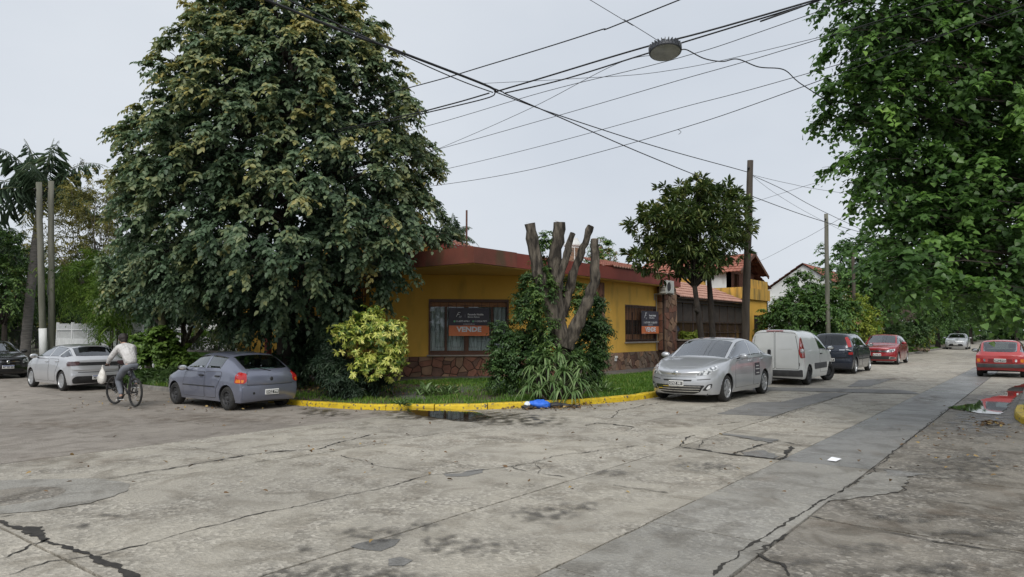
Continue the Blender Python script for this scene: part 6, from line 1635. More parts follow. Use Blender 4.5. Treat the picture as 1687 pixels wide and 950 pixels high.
NAVY = paint('navy_paint', (.012, .018, .035), .2, .25)
REDP = paint('dark_red_paint', (.27, .012, .018), .15, .25)
RED2 = paint('faded_red_paint', (.42, .035, .035), 0, .42)
BLACKPT = paint('black_paint', (.010, .010, .012), .1, .22)
CARS = {}
def place(root, x, y, rz, label, cat='car', dz=0.0):
    root.location = (x, y, gz(x, y) + dz); root.rotation_euler = (0, 0, rz)
    tag(root, label, cat, 'cars parked along the kerbs')
def badge(S, end, z, y=0.0, r=.045, mat=None):
    s = 1 if end == 'front' else -1
    pt, nn = S['hit']((6 * s, y, z), (-s, 0, 0)); nn = nn if nn.x * s > 0 else -nn
    m = MB(); M = nn.to_track_quat('Z', 'Y').to_matrix().to_4x4(); M.translation = pt
    m.lathe([(.001, .012), (r * .7, .012), (r, .004), (r, -.01)], 18, M); return m.build('badge', mat or CHROME, S['root'], smooth=True)
def wiper(S, pts):
    m = MB(); m.tube(pts, .008, 5); return m.build('wiper', BLACKP, S['root'])

# --- silver saloon, front towards the corner
def saloon():
    root, S = make_car('parked_car', dict(W=1.815, H=1.52, wb=2.71, fo=.95, ro=1.03, tyre=.318, rim='seven', paint=SILVER, hood=.70, cowl=(1.02, .985), rf=(.12, 1.45),
        bp=-.42, rr=(-1.18, 1.42), gb=(-1.78, 1.09), tail=(-2.27, 1.02), belt=(.97, 1.03), quarter=True, bx4=.62, bx6=-1.12, bx7=-1.55, taper=.78, nose=.36, bump=.50, tint=(2, 3, 4, 5, 6, 7, 8), tz3=.98))
    sh = S['shell']
    door(S, [(.86, .30), (.90, .62), (.78, .96), (-.40, 1.00), (-.40, .30)], handle=(-.24, .93), hmat=SILVER)
    door(S, [(-.43, .30), (-.43, 1.00), (-1.22, 1.0), (-1.16, .82), (-.92, .58), (-.88, .30)], handle=(-1.10, .95), hmat=SILVER)
    sh('headlight', rpoly([(-0.350, .64), (-0.030, .66), (0.190, .78), (0.270, .88), (0.030, .82), (-0.230, .72)], .03), 'corner', CLEARL, .006, .05, both=True, deg=32)
    sh('grille', rpoly([(-.62, .42), (.62, .42), (.50, .26), (.38, .215), (-.38, .215), (-.50, .26)], .04), 'front', BLACKP, .004, .05)
    for z in (.385, .33, .275): sh('grille_bar', [(-.55 + (.42 - z) * .4, z - .009), (.55 - (.42 - z) * .4, z - .009), (.55 - (.42 - z) * .4, z + .009), (-.55 + (.42 - z) * .4, z + .009)], 'front', CHROME, .012, .06)
    sh('upper_grille', rpoly([(-.36, .545), (.36, .545), (.34, .51), (-.34, .51)], .01), 'front', BLACKP, .004, .06)
    sh('foglamp_bezel', rpoly([(-0.160, .30), (-0.040, .44), (0.080, .46), (0.060, .36), (-0.060, .29)], .03), 'corner', BLACKP, .003, .05, both=True, deg=38)
    sh('foglamp', rpoly([(-0.080, .33), (-0.020, .42), (0.050, .43), (0.040, .36), (-0.030, .32)], .03), 'corner', CLEARL, .008, .05, both=True, deg=38)
    bar_on(S, 'bumper_strip', [(.20, .555), (.52, .585)], 'corner', .018, GREYP, .004) if False else None
    for s in (1, -1): sh('bumper_strip', [(.46 * s, .535), (.72 * s, .555), (.72 * s, .575), (.46 * s, .552)], 'front', GREYP, .004, .06)
    sh('hood_gap', [(-.44, .605), (.44, .605), (.44, .612), (-.44, .612)], 'front', BLACKP, .002, .08)
    plate(S, 'front', .46, 'OVZ 081'); badge(S, 'front', .70, 0, .055)
    m = sh('badge_plinth', rpoly([(-.15, .745), (.15, .745), (.10, .655), (-.10, .655)], .02), 'front', CHROME, .003, .05)
    sh('hood_panel', rpoly([(.98, .62), (1.9, .46), (1.98, .0), (1.9, -.46), (.98, -.62), (1.03, 0)], .05), 'top', SILVER, .004, .07)
    mirror(S, .66, .99, SILVER)
    sh('taillight', rpoly([(.02, .78), (.34, .84), (.36, .96), (.10, .98)], .03), 'corner', REDL, .006, .05, both=True, deg=150)
    # dark advertising panel on the rear door, seen side
    p = sh('door_panel_sign', [(-.52, .54), (-.52, .86), (-.90, .86), (-.90, .54)], 'side', pm('sign_dark', (.03, .024, .034), (.05, .04, .055), scale=6, rough=.5), .010, .05)
    for z, w_ in ((.78, .20), (.70, .30), (.60, .22)):
        sh('sign_lettering', [(-.71 - w_ / 2, z - .012), (-.71 + w_ / 2, z - .012), (-.71 + w_ / 2, z + .012), (-.71 - w_ / 2, z + .012)], 'side', PLATEW, .013, .06, parent=p)
    wiper(S, [(1.02, -.5, 1.03), (.93, .0, 1.07), (.90, .45, 1.06)])
    place(root, 17.72, 7.02, math.pi, 'silver four-door saloon parked facing the yellow kerb, front number plate showing')
# --- white van
def van():
    root, S = make_car('parked_van', dict(W=1.716, H=1.72, wb=2.513, fo=.75, ro=.70, tyre=.305, rim='steel', paint=WHITEP, hood=.86, cowl=(1.12, 1.10), rf=(.50, 1.60), bp=-.05,
        rr=(-1.2, 1.71), gb=(-1.86, 1.70), tail=(-1.93, 1.05), belt=(1.02, 1.04), van=True, yr=.64, gy=.64, bx4=.86, bx6=-1.1, bx7=-1.86, tz3=1.04, rtaper=.93, bump=.44, tail_cr=.2, taper=.84, rail_cr=.3, steer=R(-24)))
    sh = S['shell']
    for s in (1, -1):
        y0, y1 = (.012, .70)
        P = rpoly([(y0 * s, .50), (y1 * s, .50), (.71 * s, 1.02), (.61 * s, 1.62), (y0 * s, 1.655)], .04)
        sh('door_gap', P, 'rear', BLACKP, .0015, .07)
        P = rpoly([((y0 + .010) * s, .512), ((y1 - .012) * s, .512), (.697 * s, 1.02), (.598 * s, 1.608), ((y0 + .010) * s, 1.642)], .035)
        o = sh('rear_door', P, 'rear', WHITEP, .006, .06)
        P = rpoly([(.09 * s, 1.12), (.60 * s, 1.12), (.53 * s, 1.53), (.09 * s, 1.54)], .08)
        sh('pressed_panel', P, 'rear', WHITEP, .013, .06, parent=o)
        sh('hinge_strip', [(.712 * s, .60), (.722 * s, .60), (.722 * s, .70), (.712 * s, .70)], 'rear', BLACKP, .012, .05, parent=o)
    sh('taillight', rpoly([(-.13, .86), (.05, .84), (.10, 1.0), (.06, 1.42), (-.06, 1.50), (-.12, 1.2)], .04), 'corner', REDL, .012, .05, both=True, deg=142)
    sh('reversing_lamp', rpoly([(-.10, 1.02), (.05, 1.0), (.05, 1.13), (-.10, 1.14)], .02), 'corner', CLEARL, .016, .05, both=True, deg=142)
    sh('rear_bumper', rpoly([(-.80, .27), (.80, .27), (.80, .485), (.73, .485), (.70, .47), (-.70, .47), (-.73, .485), (-.80, .485)], .03), 'rear', GREYP, .022, .06)
    for s in ('side', 'side-'):
        sh('bumper_corner', rpoly([(-1.72, .29), (-1.60, .56), (-1.93, .56), (-1.94, .29)], .02), s, GREYP, .012, .06)
        sh('side_moulding', rpoly([(-.70, .47), (.78, .47), (.78, .66), (-.70, .66)], .02), s, GREYP, .012, .07)
        sh('cargo_panel', rpoly([(-.92, 1.08), (-1.72, 1.10), (-1.70, 1.50), (-.85, 1.52)], .12), s, WHITEP, .004, .07)
    door(S, [(.92, .34), (.92, .70), (.80, 1.06), (-.03, 1.08), (-.03, .34)], handle=(.10, .95), sides=(1, -1))
    m = MB(); pt, _ = S['hit']((-6, .18, .98), (1, 0, 0)); m.box(pt.x - .03, pt.x + .01, .12, .22, .86, 1.10); bevel(m.build('rear_handle', BLACKP, root), .04, 3)
    plate(S, 'rear', .80, 'AB 137 RD', False, .37, .34, .12)
    m = MB(); m.box(-1.92, -1.80, -.26, .26, 1.665, 1.70); bevel(m.build('brake_lamp', REDL, root), .012, 2)
    mirror(S, .84, 1.05, BLACKP)
    sh('headlight', rpoly([(-0.200, .76), (0.080, .82), (0.140, .98), (-0.080, .92)], .03), 'corner', CLEARL, .006, .05, both=True, deg=35)
    place(root, 24.33, 6.87, 0, 'white panel van with two windowless rear doors and turned front wheels', 'van')
# --- lavender grey hatchback
def hatch_old():
    root, S = make_car('parked_car', dict(W=1.634, H=1.37, wb=2.446, fo=.76, ro=.64, tyre=.285, rim='steel', paint=LAV, hood=.68, cowl=(.86, .93), rf=(.16, 1.33), bp=-.28,
        rr=(-1.06, 1.31), gb=(-1.70, .93), tail=(-1.80, .80), belt=(.90, .93), bx4=.50, bx6=-.98, bx7=-1.36, yr=.60, gy=.66, tz3=.80, bump=.50, rtaper=.95, taper=.80, nose=.22, tint=(), frame=.04))
    sh = S['shell']
    door(S, [(.74, .27), (.78, .60), (.66, .88), (-.26, .90), (-.26, .27)], handle=(-.13, .80))
    door(S, [(-.30, .27), (-.30, .90), (-1.02, .91), (-.98, .76), (-.80, .50), (-.76, .27)], handle=(-.86, .80))
    for v in ('side', 'side-'): sh('side_moulding', [(-.74, .53), (.76, .53), (.76, .555), (-.74, .555)], v, BLACKP, .012, .1)
    sh('taillight', rpoly([(-.15, .66), (.07, .65), (.13, .70), (.12, .88), (-.04, .92), (-.13, .84)], .03), 'corner', REDL, .010, .05, both=True, deg=148)
    sh('indicator', rpoly([(-.13, .675), (.05, .668), (.07, .74), (-.11, .75)], .02), 'corner', AMBER, .013, .05, both=True, deg=148)
    sh('tailgate_gap', rpoly([(-.62, .60), (.62, .60), (.58, .93), (-.58, .93)], .05), 'rear', BLACKP, .0015, .07)
    sh('tailgate', rpoly([(-.61, .612), (.61, .612), (.57, .93), (-.57, .93)], .05), 'rear', LAV, .005, .07)
    sh('rear_bumper', rpoly([(-.71, .26), (.71, .26), (.73, .585), (-.73, .585)], .05), 'rear', LAV, .028, .06)
    sh('bumper_recess', rpoly([(-.34, .36), (.34, .36), (.32, .50), (-.32, .50)], .02), 'rear', LAV, .030, .06)
    plate(S, 'rear', .435, 'DGZ 799', out=.034)
    badge(S, 'rear', .74, 0, .05, BLACKP)
    for s in (1,): m = MB(); pt, _ = S['hit']((-6, .46, .42), (1, 0, 0)); m.disc((pt.x - .034, .46, .42), .03, (-1, 0, 0)); m.build('tow_hole', BLACKP, root)
    wiper(S, [(-1.78, -.02, .93), (-1.70, .25, 1.0), (-1.70, .33, 1.01)])
    m = MB(); m.ball((-1.42, 0, .93), .30, .52, .055, 14, 6, jit=.08); m.build('rolled_sunshade', pm('sunshade_cloth', (.45, .66, .66), (.6, .78, .78), scale=6, rough=.8), root, smooth=True)
    m = MB(); m.box(-1.75, -.95, -.6, .6, .84, .88); m.build('parcel_shelf', INTER, root)
    mirror(S, .56, .90, BLACKP)
    sh('fuel_flap', rpoly([(-1.24, .68), (-1.38, .68), (-1.38, .82), (-1.24, .82)], .07), 'side', LAV, .003, .05)
    sh('headlight', rpoly([(-0.200, .58), (0.100, .62), (0.160, .76), (-0.150, .72)], .05), 'corner', CLEARL, .006, .05, both=True, deg=30)
    place(root, 9.83, 16.72, math.pi / 2, 'faded lavender-grey old hatchback parked at the end of the yellow kerb', dz=0)
# --- silver modern hatchback
def hatch_new():
    root, S = make_car('parked_car', dict(W=1.745, H=1.45, wb=2.54, fo=.82, ro=.69, tyre=.315, rim='cover', paint=SILVER2, hood=.76, cowl=(.90, 1.02), rf=(.14, 1.40), bp=-.30,
        rr=(-1.30, 1.38), gb=(-1.72, 1.04), tail=(-1.86, .93), belt=(.98, 1.03), bx4=.52, bx6=-1.0, bx7=-1.34, yr=.61, gy=.68, tz3=.92, bump=.52, rtaper=.88, taper=.80, tint=(2, 3, 4, 5, 6, 7, 8), quarter=True))
    sh = S['shell']
    door(S, [(.78, .28), (.82, .64), (.70, .97), (-.28, 1.0), (-.28, .28)], handle=(-.14, .90), hmat=SILVER2)
    door(S, [(-.32, .28), (-.32, 1.0), (-1.06, 1.0), (-1.02, .84), (-.84, .56), (-.80, .28)], handle=(-.92, .92), hmat=SILVER2)
    sh('taillight_band', rpoly([(-.70, .80), (.70, .80), (.69, .90), (-.69, .90)], .02), 'rear', BLACKP, .006, .06)
    sh('taillight', rpoly([(-.16, .785), (.16, .80), (.22, .86), (.20, .93), (-.10, .93), (-.16, .90)], .03), 'corner', SMOKE, .012, .05, both=True, deg=142)
    sh('lower_bumper', rpoly([(-.72, .24), (.72, .24), (.76, .38), (.66, .47), (-.66, .47), (-.76, .38)], .05), 'rear', BLACKP, .010, .06)
    sh('tailgate_gap', rpoly([(-.60, .58), (.60, .58), (.60, .60), (-.60, .60)], .005), 'rear', BLACKP, .002, .07)
    plate(S, 'rear', .42, 'AE 690 CK', False, 0, .40, .13)
    mirror(S, .60, .99, SILVER2)
    sh('headlight', rpoly([(-0.200, .66), (0.100, .70), (0.180, .82), (-0.150, .78)], .04), 'corner', CLEARL, .006, .05, both=True, deg=30)
    m = MB(); m.box(-1.52, -1.32, -.42, .42, 1.385, 1.405); bevel(m.build('roof_spoiler', SILVER2, root), .008, 2)
    place(root, 9.66, 25.95, math.pi / 2, 'silver modern hatchback with black rear band parked behind the cyclist')
# --- black car at the left edge, front towards the corner
def black_car():
    root, S = make_car('parked_car', dict(W=1.73, H=1.50, wb=2.59, fo=.80, ro=.68, tyre=.31, rim='five', paint=BLACKPT, hood=.76, cowl=(.92, 1.00), rf=(.16, 1.45), bp=-.30,
        rr=(-1.25, 1.44), gb=(-1.76, 1.02), tail=(-1.90, .92), belt=(.96, 1.0), bx4=.52, bx6=-1.0, bx7=-1.36, yr=.62, bump=.5, taper=.80))
    sh = S['shell']
    door(S, [(.80, .28), (.84, .64), (.70, .95), (-.28, .97), (-.28, .28)], handle=(-.14, .88))
    door(S, [(-.32, .28), (-.32, .97), (-1.06, .98), (-1.02, .82), (-.84, .56), (-.80, .28)], handle=(-.92, .90))
    sh('headlight', rpoly([(-0.240, .62), (0.040, .64), (0.160, .76), (0.120, .82), (-0.160, .76)], .04), 'corner', CLEARL, .006, .05, both=True, deg=34)
    sh('grille', rpoly([(-.42, .62), (.42, .62), (.36, .70), (-.36, .70)], .02), 'front', BLACKP, .006, .06)
    sh('grille_strip', [(-.40, .665), (.40, .665), (.40, .68), (-.40, .68)], 'front', CHROME, .010, .06)
    sh('lower_grille', rpoly([(-.56, .26), (.56, .26), (.50, .40), (-.50, .40)], .03), 'front', BLACKP, .004, .06)
    plate(S, 'front', .47, 'AC 350 MH', False, 0, .40, .13); badge(S, 'front', .665, 0, .06)
    mirror(S, .62, .98, BLACKP)
    place(root, 9.75, 34.6, -math.pi / 2, 'black car parked at the far left edge with its front towards the crossing')
# --- navy people carrier
def carrier():
    root, S = make_car('parked_car', dict(W=1.694, H=1.62, wb=2.63, fo=.78, ro=.63, tyre=.31, rim='five', paint=NAVY, hood=.82, cowl=(1.08, 1.06), rf=(.30, 1.56), bp=-.25,
        rr=(-1.50, 1.56), gb=(-1.80, 1.06), tail=(-1.90, .92), belt=(1.0, 1.06), bx4=.66, bx6=-1.15, bx7=-1.55, yr=.62, gy=.70, tz3=.92, rtaper=.92, bump=.50, quarter=True, tint=(2, 5, 6, 7, 8)))
    sh = S['shell']
    door(S, [(.92, .28), (.96, .66), (.82, 1.0), (-.23, 1.03), (-.23, .28)], handle=(-.08, .93))
    door(S, [(-.27, .28), (-.27, 1.03), (-1.10, 1.04), (-1.06, .86), (-.88, .58), (-.84, .28)], handle=(-.95, .95))
    sh('taillight', rpoly([(-.09, 1.06), (.07, 1.05), (.06, 1.42), (-.05, 1.46), (-.10, 1.3)], .03), 'corner', REDL, .010, .05, both=True, deg=140)
    sh('rear_reflector', rpoly([(-.08, .76), (.10, .76), (.10, .86), (-.08, .86)], .02), 'corner', REDL, .008, .05, both=True, deg=142)
    sh('tailgate_gap', rpoly([(-.64, .62), (.64, .62), (.64, .64), (-.64, .64)], .005), 'rear', BLACKP, .002, .07)
    plate(S, 'rear', .55, 'EKP 428'); badge(S, 'rear', .90, .0, .05); mirror(S, .72, 1.03, NAVY)
    for v in ('side', 'side-'): sh('side_moulding', [(-.82, .55), (.92, .55), (.92, .60), (-.82, .60)], v, BLACKP, .012, .1)
    sh('lettering_badge', [(-.55, .93), (-.35, .93), (-.35, .955), (-.55, .955)], 'rear', CHROME, .006, .06)
    sh('headlight', rpoly([(-0.200, .70), (0.100, .74), (0.160, .90), (-0.150, .86)], .04), 'corner', CLEARL, .006, .05, both=True, deg=30)
    place(root, 31.45, 6.95, 0, 'dark navy tall hatchback parked ahead of the white van')
# --- red car facing the crossing
def red_hatch():
    root, S = make_car('parked_car', dict(W=1.733, H=1.52, wb=2.59, fo=.83, ro=.66, tyre=.31, rim='split', paint=REDP, hood=.80, cowl=(.96, 1.02), rf=(.24, 1.47), bp=-.28,
        rr=(-1.25, 1.46), gb=(-1.74, 1.04), tail=(-1.90, .92), belt=(.98, 1.03), bx4=.58, bx6=-1.0, bx7=-1.38, yr=.62, taper=.82, nose=.24, bump=.5, tint=(5, 6)))
    sh = S['shell']
    door(S, [(.82, .28), (.86, .64), (.74, .97), (-.26, 1.0), (-.26, .28)], handle=(-.12, .90), hmat=REDP)
    door(S, [(-.30, .28), (-.30, 1.0), (-1.04, 1.0), (-1.0, .84), (-.82, .58), (-.78, .28)], handle=(-.90, .92), hmat=REDP)
    sh('headlight', rpoly([(-0.320, .63), (-0.040, .64), (0.100, .72), (0.100, .80), (-0.160, .78), (-0.320, .70)], .04), 'corner', CLEARL, .008, .05, both=True, deg=34)
    sh('grille', rpoly([(-.50, .62), (.50, .62), (.46, .715), (-.46, .715)], .03), 'front', BLACKP, .006, .05)
    for s in (1, -1): sh('grille_strip', [(.10 * s, .66), (.48 * s, .68), (.48 * s, .695), (.10 * s, .675)], 'front', CHROME, .010, .06)
    m = MB(); pt, _ = S['hit']((6, 0, .67), (-1, 0, 0)); x = pt.x + .012
    for a, b in (((0, .075), (.045, 0)), ((.045, 0), (0, -.075)), ((0, -.075), (-.045, 0)), ((-.045, 0), (0, .075))): m.bar((x, a[0], .67 + a[1]), (x, b[0], .67 + b[1]), .018, .024)
    m.build('badge', CHROME, root)
    sh('lower_grille', rpoly([(-.62, .27), (.62, .27), (.54, .44), (-.54, .44)], .03), 'front', BLACKP, .005, .06)
    sh('foglamp_bezel', rpoly([(-0.240, .29), (0.080, .29), (0.120, .38), (-0.220, .42)], .05), 'corner', CHROME, .007, .05, both=True, deg=32)
    sh('foglamp', rpoly([(-0.200, .31), (0.040, .31), (0.070, .37), (-0.180, .395)], .04), 'corner', BLACKP, .010, .05, both=True, deg=32)
    plate(S, 'front', .50, 'PEG 380'); mirror(S, .66, 1.0, REDP)
    place(root, 40.9, 6.92, math.pi, 'dark red hatchback facing the crossing, parked behind the navy car')
# --- far silver car
def far_silver():
    root, S = make_car('parked_car', dict(W=1.76, H=1.47, wb=2.64, fo=.88, ro=.70, tyre=.31, rim='five', paint=SILVER2, hood=.76, cowl=(.96, 1.0), rf=(.2, 1.42), bp=-.30,
        rr=(-1.2, 1.41), gb=(-1.75, 1.02), tail=(-1.95, .92), belt=(.96, 1.0), bx4=.56, bx6=-1.0, bx7=-1.36, yr=.62, taper=.8, bump=.5, simple=True))
    sh = S['shell']
    sh('headlight', rpoly([(-0.240, .64), (0.040, .66), (0.180, .80), (-0.160, .78)], .04), 'corner', CLEARL, .006, .06, both=True, deg=34)
    sh('lower_grille', rpoly([(-.60, .30), (.60, .30), (.46, .52), (-.46, .52)], .04), 'front', BLACKP, .006, .06)
    plate(S, 'front', .46, 'KDR 214'); badge(S, 'front', .66, 0, .05); mirror(S, .64, .98, SILVER2)
    place(root, 77, 6.9, math.pi, 'small distant silver hatchback facing the crossing under the street trees')
# --- old red boxy hatchback on the right
def red_boxy():
    root, S = make_car('parked_car', dict(W=1.545, H=1.35, wb=2.225, fo=.72, ro=.62, tyre=.275, rim='steel', paint=RED2, hood=.74, cowl=(.72, .90), rf=(.20, 1.31), bp=-.30,
        rr=(-1.02, 1.33), gb=(-1.60, .87), tail=(-1.68, .78), belt=(.86, .87), bx4=.40, bx6=-.85, bx7=-1.25, yr=.58, gy=.60, tz3=.80, rtaper=.96, taper=.92, bump=.40, nose=.08, frame=.05, quarter=True, tail_cr=.7, sill=.24))
    sh = S['shell']
    door(S, [(.62, .30), (.62, .84), (-.45, .86), (-.45, .40), (-.36, .30)], handle=(-.34, .76))
    sh('rear_bumper', rpoly([(-.755, .36), (.755, .36), (.755, .50), (-.755, .50)], .03), 'rear', GREYP, .05, .06)
    for v in ('side', 'side-'): sh('bumper_end', rpoly([(-1.44, .37), (-1.72, .37), (-1.72, .50), (-1.44, .50)], .02), v, GREYP, .02, .06)
    for s in (1, -1):
        sh('taillight', rpoly([(.36 * s, .55), (.70 * s, .55), (.70 * s, .68), (.36 * s, .68)], .01), 'rear', REDL, .012, .05)
        sh('indicator', rpoly([(.60 * s, .555), (.695 * s, .555), (.695 * s, .675), (.60 * s, .675)], .01), 'rear', AMBER, .015, .05)
        sh('reversing_lamp', rpoly([(.44 * s, .57), (.50 * s, .57), (.50 * s, .66), (.44 * s, .66)], .01), 'rear', CLEARL, .015, .05)
    sh('rear_panel', rpoly([(-.36, .555), (.36, .555), (.36, .675), (-.36, .675)], .01), 'rear', pm('dark_red_trim', (.16, .012, .014), (.2, .02, .02), scale=9, rough=.4), .008, .06)
    plate(S, 'rear', .615, 'WCJ 543'); mirror(S, .44, .86, BLACKP)
    m = MB(); m.box(-1.5, -.8, -.5, .5, .78, .81); m.build('parcel_shelf', pm('pale_shelf', (.5, .55, .56), (.6, .65, .66), scale=6, rough=.7), root)
    place(root, 32.5, 1.50, 0, 'faded red boxy old hatchback parked at the right edge beyond the puddle')
for f in (saloon, van, hatch_old, hatch_new, black_car, carrier, red_hatch, far_silver, red_boxy): f()
# ================================================================== poles, cables, lamp
POLEW = pm('weathered_pole_wood', (.045, .036, .028), (.085, .07, .055), scale=5, rough=.9, bump=.5, bscale=12, stretch=(1, 1, .12))
POLEG = pm('pale_mossy_pole', (.085, .09, .065), (.17, .165, .135), scale=4, rough=.9, bump=.4, bscale=12, stretch=(1, 1, .12))
CABLE = pm('cable_black', (.010, .011, .013), (.02, .021, .024), scale=9, rough=.6)
def pole(label, base, top, r0, r1, mat, extra=None):
    base, top = Vector(base), Vector(top); root = tag(empty('utility_pole', base), label, 'pole'); d = top - base
    m = MB(); k = 10; m.tube([d * (i / k) - Vector((0, 0, .3 if i == 0 else 0)) + Vector((random.uniform(-.012, .012), random.uniform(-.012, .012), 0)) for i in range(k + 1)], [r0 + (r1 - r0) * i / k for i in range(k + 1)], 12)
    m.build('shaft', mat, root, smooth=True)
    m = MB(); m.tube([d * .955 + Vector((-.16, 0, 0)), d * .955 + Vector((.16, 0, 0))], .02, 6); m.build('hook', IRON, root)
    m = MB(); m.lathe([(.001, .05), (.035, .04), (.05, 0), (.035, -.03), (.001, -.04)], 10, Matrix.Translation(d * .955 + Vector((-.16, 0, .05)))); m.build('insulator', IRON, root, smooth=True)
    return root
p1 = pole('bare weathered wooden pole on the pavement between the small tree and the van', (26.1, 9.15, ZG), PZ(1236, 264, 8.05), .16, .11, POLEW)
m = MB(); m.box(-.13, .13, -.185, -.165, 1.35, 1.75); m.build('paper_notice', pm('faded_poster', (.45, .38, .42), (.62, .6, .62), scale=5, rough=.7), p1)
q = PD(1364, 560, 36.7); pole('pale grey-green pole rising behind the leafy hedge', (q.x, q.y, .1), PD(1361, 352, 36.7), .13, .10, POLEG)
q = PD(1408, 560, 41.8); pole('short dark pole behind the golden hedge', (q.x, q.y, .1), PD(1405, 413, 41.8), .12, .09, POLEW)
q = lb(73, 600, 30.4); pl1 = pole('left one of two mossy poles behind the silver hatchback, lower end whitewashed', q, PD(64, 300, 30.4), .145, .115, POLEG)
dv = (PD(64, 300, 30.4) - q).normalized(); m = MB(); m.tube([dv * .3, dv * 1.95], [.158, .152], 14); m.build('whitewash_band', WHITEW, pl1, smooth=True)
q = lb(86, 600, 30.8); pl2 = pole('right one of two mossy poles behind the silver hatchback, with a dark box', q, PD(84, 298, 30.8), .145, .115, POLEG)
m = MB(); m.box(-.30, -.10, -.16, .08, 3.4, 3.9); bevel(m.build('meter_box', IRON, pl2), .02, 1)

def cat_rom(P, n=8):
    out = []
    for i in range(len(P) - 1):
        p0, p1, p2, p3 = P[max(i - 1, 0)], P[i], P[i + 1], P[min(i + 2, len(P) - 1)]
        for j in range(n):
            t = j / n; out.append(.5 * ((2 * p1) + (p2 - p0) * t + (2 * p0 - 5 * p1 + 4 * p2 - p3) * t * t + (3 * p1 - p0 - 3 * p2 + p3) * t ** 3))
    return out + [P[-1]]
def cable(label, pts, r, ext=(0, 0), name='overhead_cable', mat=None):
    P = [PZ(*p) for p in pts]
    if ext[0]: P.insert(0, P[0] + (P[0] - P[1]).normalized() * ext[0] + Vector((0, 0, .1 * ext[0] / 4)))
    if ext[1]: P.append(P[-1] + (P[-1] - P[-2]).normalized() * ext[1] + Vector((0, 0, .1 * ext[1] / 4)))
    m = MB(); m.tube(cat_rom(P), r, 6); o = m.build(name, mat or CABLE, smooth=True); tag(o, label, 'cable', 'overhead cables across the sky'); return o
cable('thick twisted cable from the top left edge down to the cable crossing', [(440, 0, 7.7), (640, 78, 7.4), (798, 139, 7.2), (816, 151, 7.15)], .026, (14, 0))
cable('thinner cable running just above the thick one at top left', [(476, 0, 7.8), (655, 83, 7.45), (800, 140, 7.22), (830, 152, 7.15)], .014, (14, 0))
cable('slack loop of cable below the thick one at top left', [(560, 42, 7.45), (680, 98, 7.25), (760, 133, 7.15), (812, 152, 7.12)], .012, (0, 0))
cable('cable from the crossing to the top of the bare wooden pole', [(816, 151, 7.15), (913, 187, 7.1), (1080, 241, 7.25), (1206, 276, 7.5), (1231, 283, 7.55)], .013)
cable('cable from the crossing passing behind the small round tree', [(830, 153, 7.15), (913, 189, 7.0), (1050, 249, 6.95), (1166, 296, 6.95), (1236, 322, 6.9), (1345, 361, 6.85)], .014, (0, 12))
cable('upper of the two thick cables from the crossing to the top right', [(816, 151, 7.15), (900, 126, 7.2), (1060, 78, 7.3), (1342, 0, 7.5)], .017, (0, 14))
cable('lower of the two thick cables from the crossing to the top right', [(832, 153, 7.12), (930, 130, 7.15), (1075, 85, 7.25), (1320, 10, 7.45), (1350, 0, 7.5)], .015, (0, 14))
cable('upper cable from the crossing into the big tree', [(806, 153, 7.15), (740, 172, 7.1), (640, 196, 7.0)], .016, (0, 6))
cable('lower sagging cable from the crossing into the big tree', [(816, 152, 7.15), (800, 162, 7.1), (700, 186, 7.0), (640, 200, 6.95)], .014, (0, 6))
cable('straight black cable above the crossing from the big tree to the top edge', [(686, 141, 7.6), (800, 108, 7.6), (980, 52, 7.7), (1118, 0, 7.8)], .012, (6, 14))
cable('thin wire just under the lamp from the big tree to the upper right', [(712, 205, 6.7), (900, 150, 6.6), (1115, 96, 6.6), (1350, 18, 6.8)], .006, (5, 10))
cable('thin wire crossing low under the lamp towards the right tree', [(712, 248, 6.4), (913, 192, 6.3), (1115, 133, 6.3), (1373, 57, 6.5)], .006, (5, 8))
cable('thin steep wire rising from the big tree to the lamp', [(712, 249, 6.3), (870, 180, 6.3), (1016, 105, 6.4), (1090, 90, 6.3)], .005, (5, 0))
cable('second lowest thin wire spanning the sky to the right tree', [(735, 278, 6.3), (900, 238, 6.15), (1115, 179, 6.1), (1333, 120, 6.2)], .006, (5, 8))
cable('lowest sagging wire spanning the sky to the right tree', [(735, 303, 6.1), (840, 286, 6.0), (936, 264, 5.95), (1117, 213, 5.9), (1327, 141, 6.0)], .007, (5, 8))
cable('short hanging end of wire on the lowest span', [(1117, 213, 5.9), (1122, 217, 5.88), (1118, 221, 5.86)], .005)
cable('faint level wire from the crossing to the right tree', [(798, 137, 7.2), (950, 129, 6.9), (1108, 115, 6.7), (1367, 57, 6.8)], .005, (0, 8))
cable('thin wire from the top edge down to the lamp', [(973, 0, 6.9), (1030, 33, 6.6), (1083, 66, 6.3), (1094, 74, 6.25)], .005, (8, 0))
cable('black lamp lead looping from the lamp into the right tree', [(1122, 82, 6.05), (1132, 82, 6.05), (1160, 96, 6.0), (1190, 101, 5.95), (1215, 97, 5.95), (1250, 110, 5.9), (1290, 114, 5.9), (1312, 132, 5.85), (1335, 148, 5.8)], .009, (0, 3))
cable('thin wire from the wooden pole sloping down to the right, uppermost', [(1240, 288, 7.5), (1300, 302, 7.3), (1390, 318, 7.2)], .007, (0, 14))
cable('black wire from the wooden pole sloping steeply down to the right', [(1240, 289, 7.5), (1290, 312, 7.2), (1350, 345, 7.0)], .011, (0, 12))
cable('thin second wire sloping down from the wooden pole', [(1241, 291, 7.5), (1280, 320, 7.1), (1345, 358, 6.8)], .006, (0, 12))
cable('faint wire rising from behind the wooden pole to the right tree', [(1250, 330, 6.9), (1330, 305, 7.0), (1410, 282, 7.2)], .006, (3, 10))
cable('faint service wire behind the pole above the white house', [(1262, 425, 5.8), (1310, 400, 6.0), (1345, 382, 6.2)], .007, (6, 10))
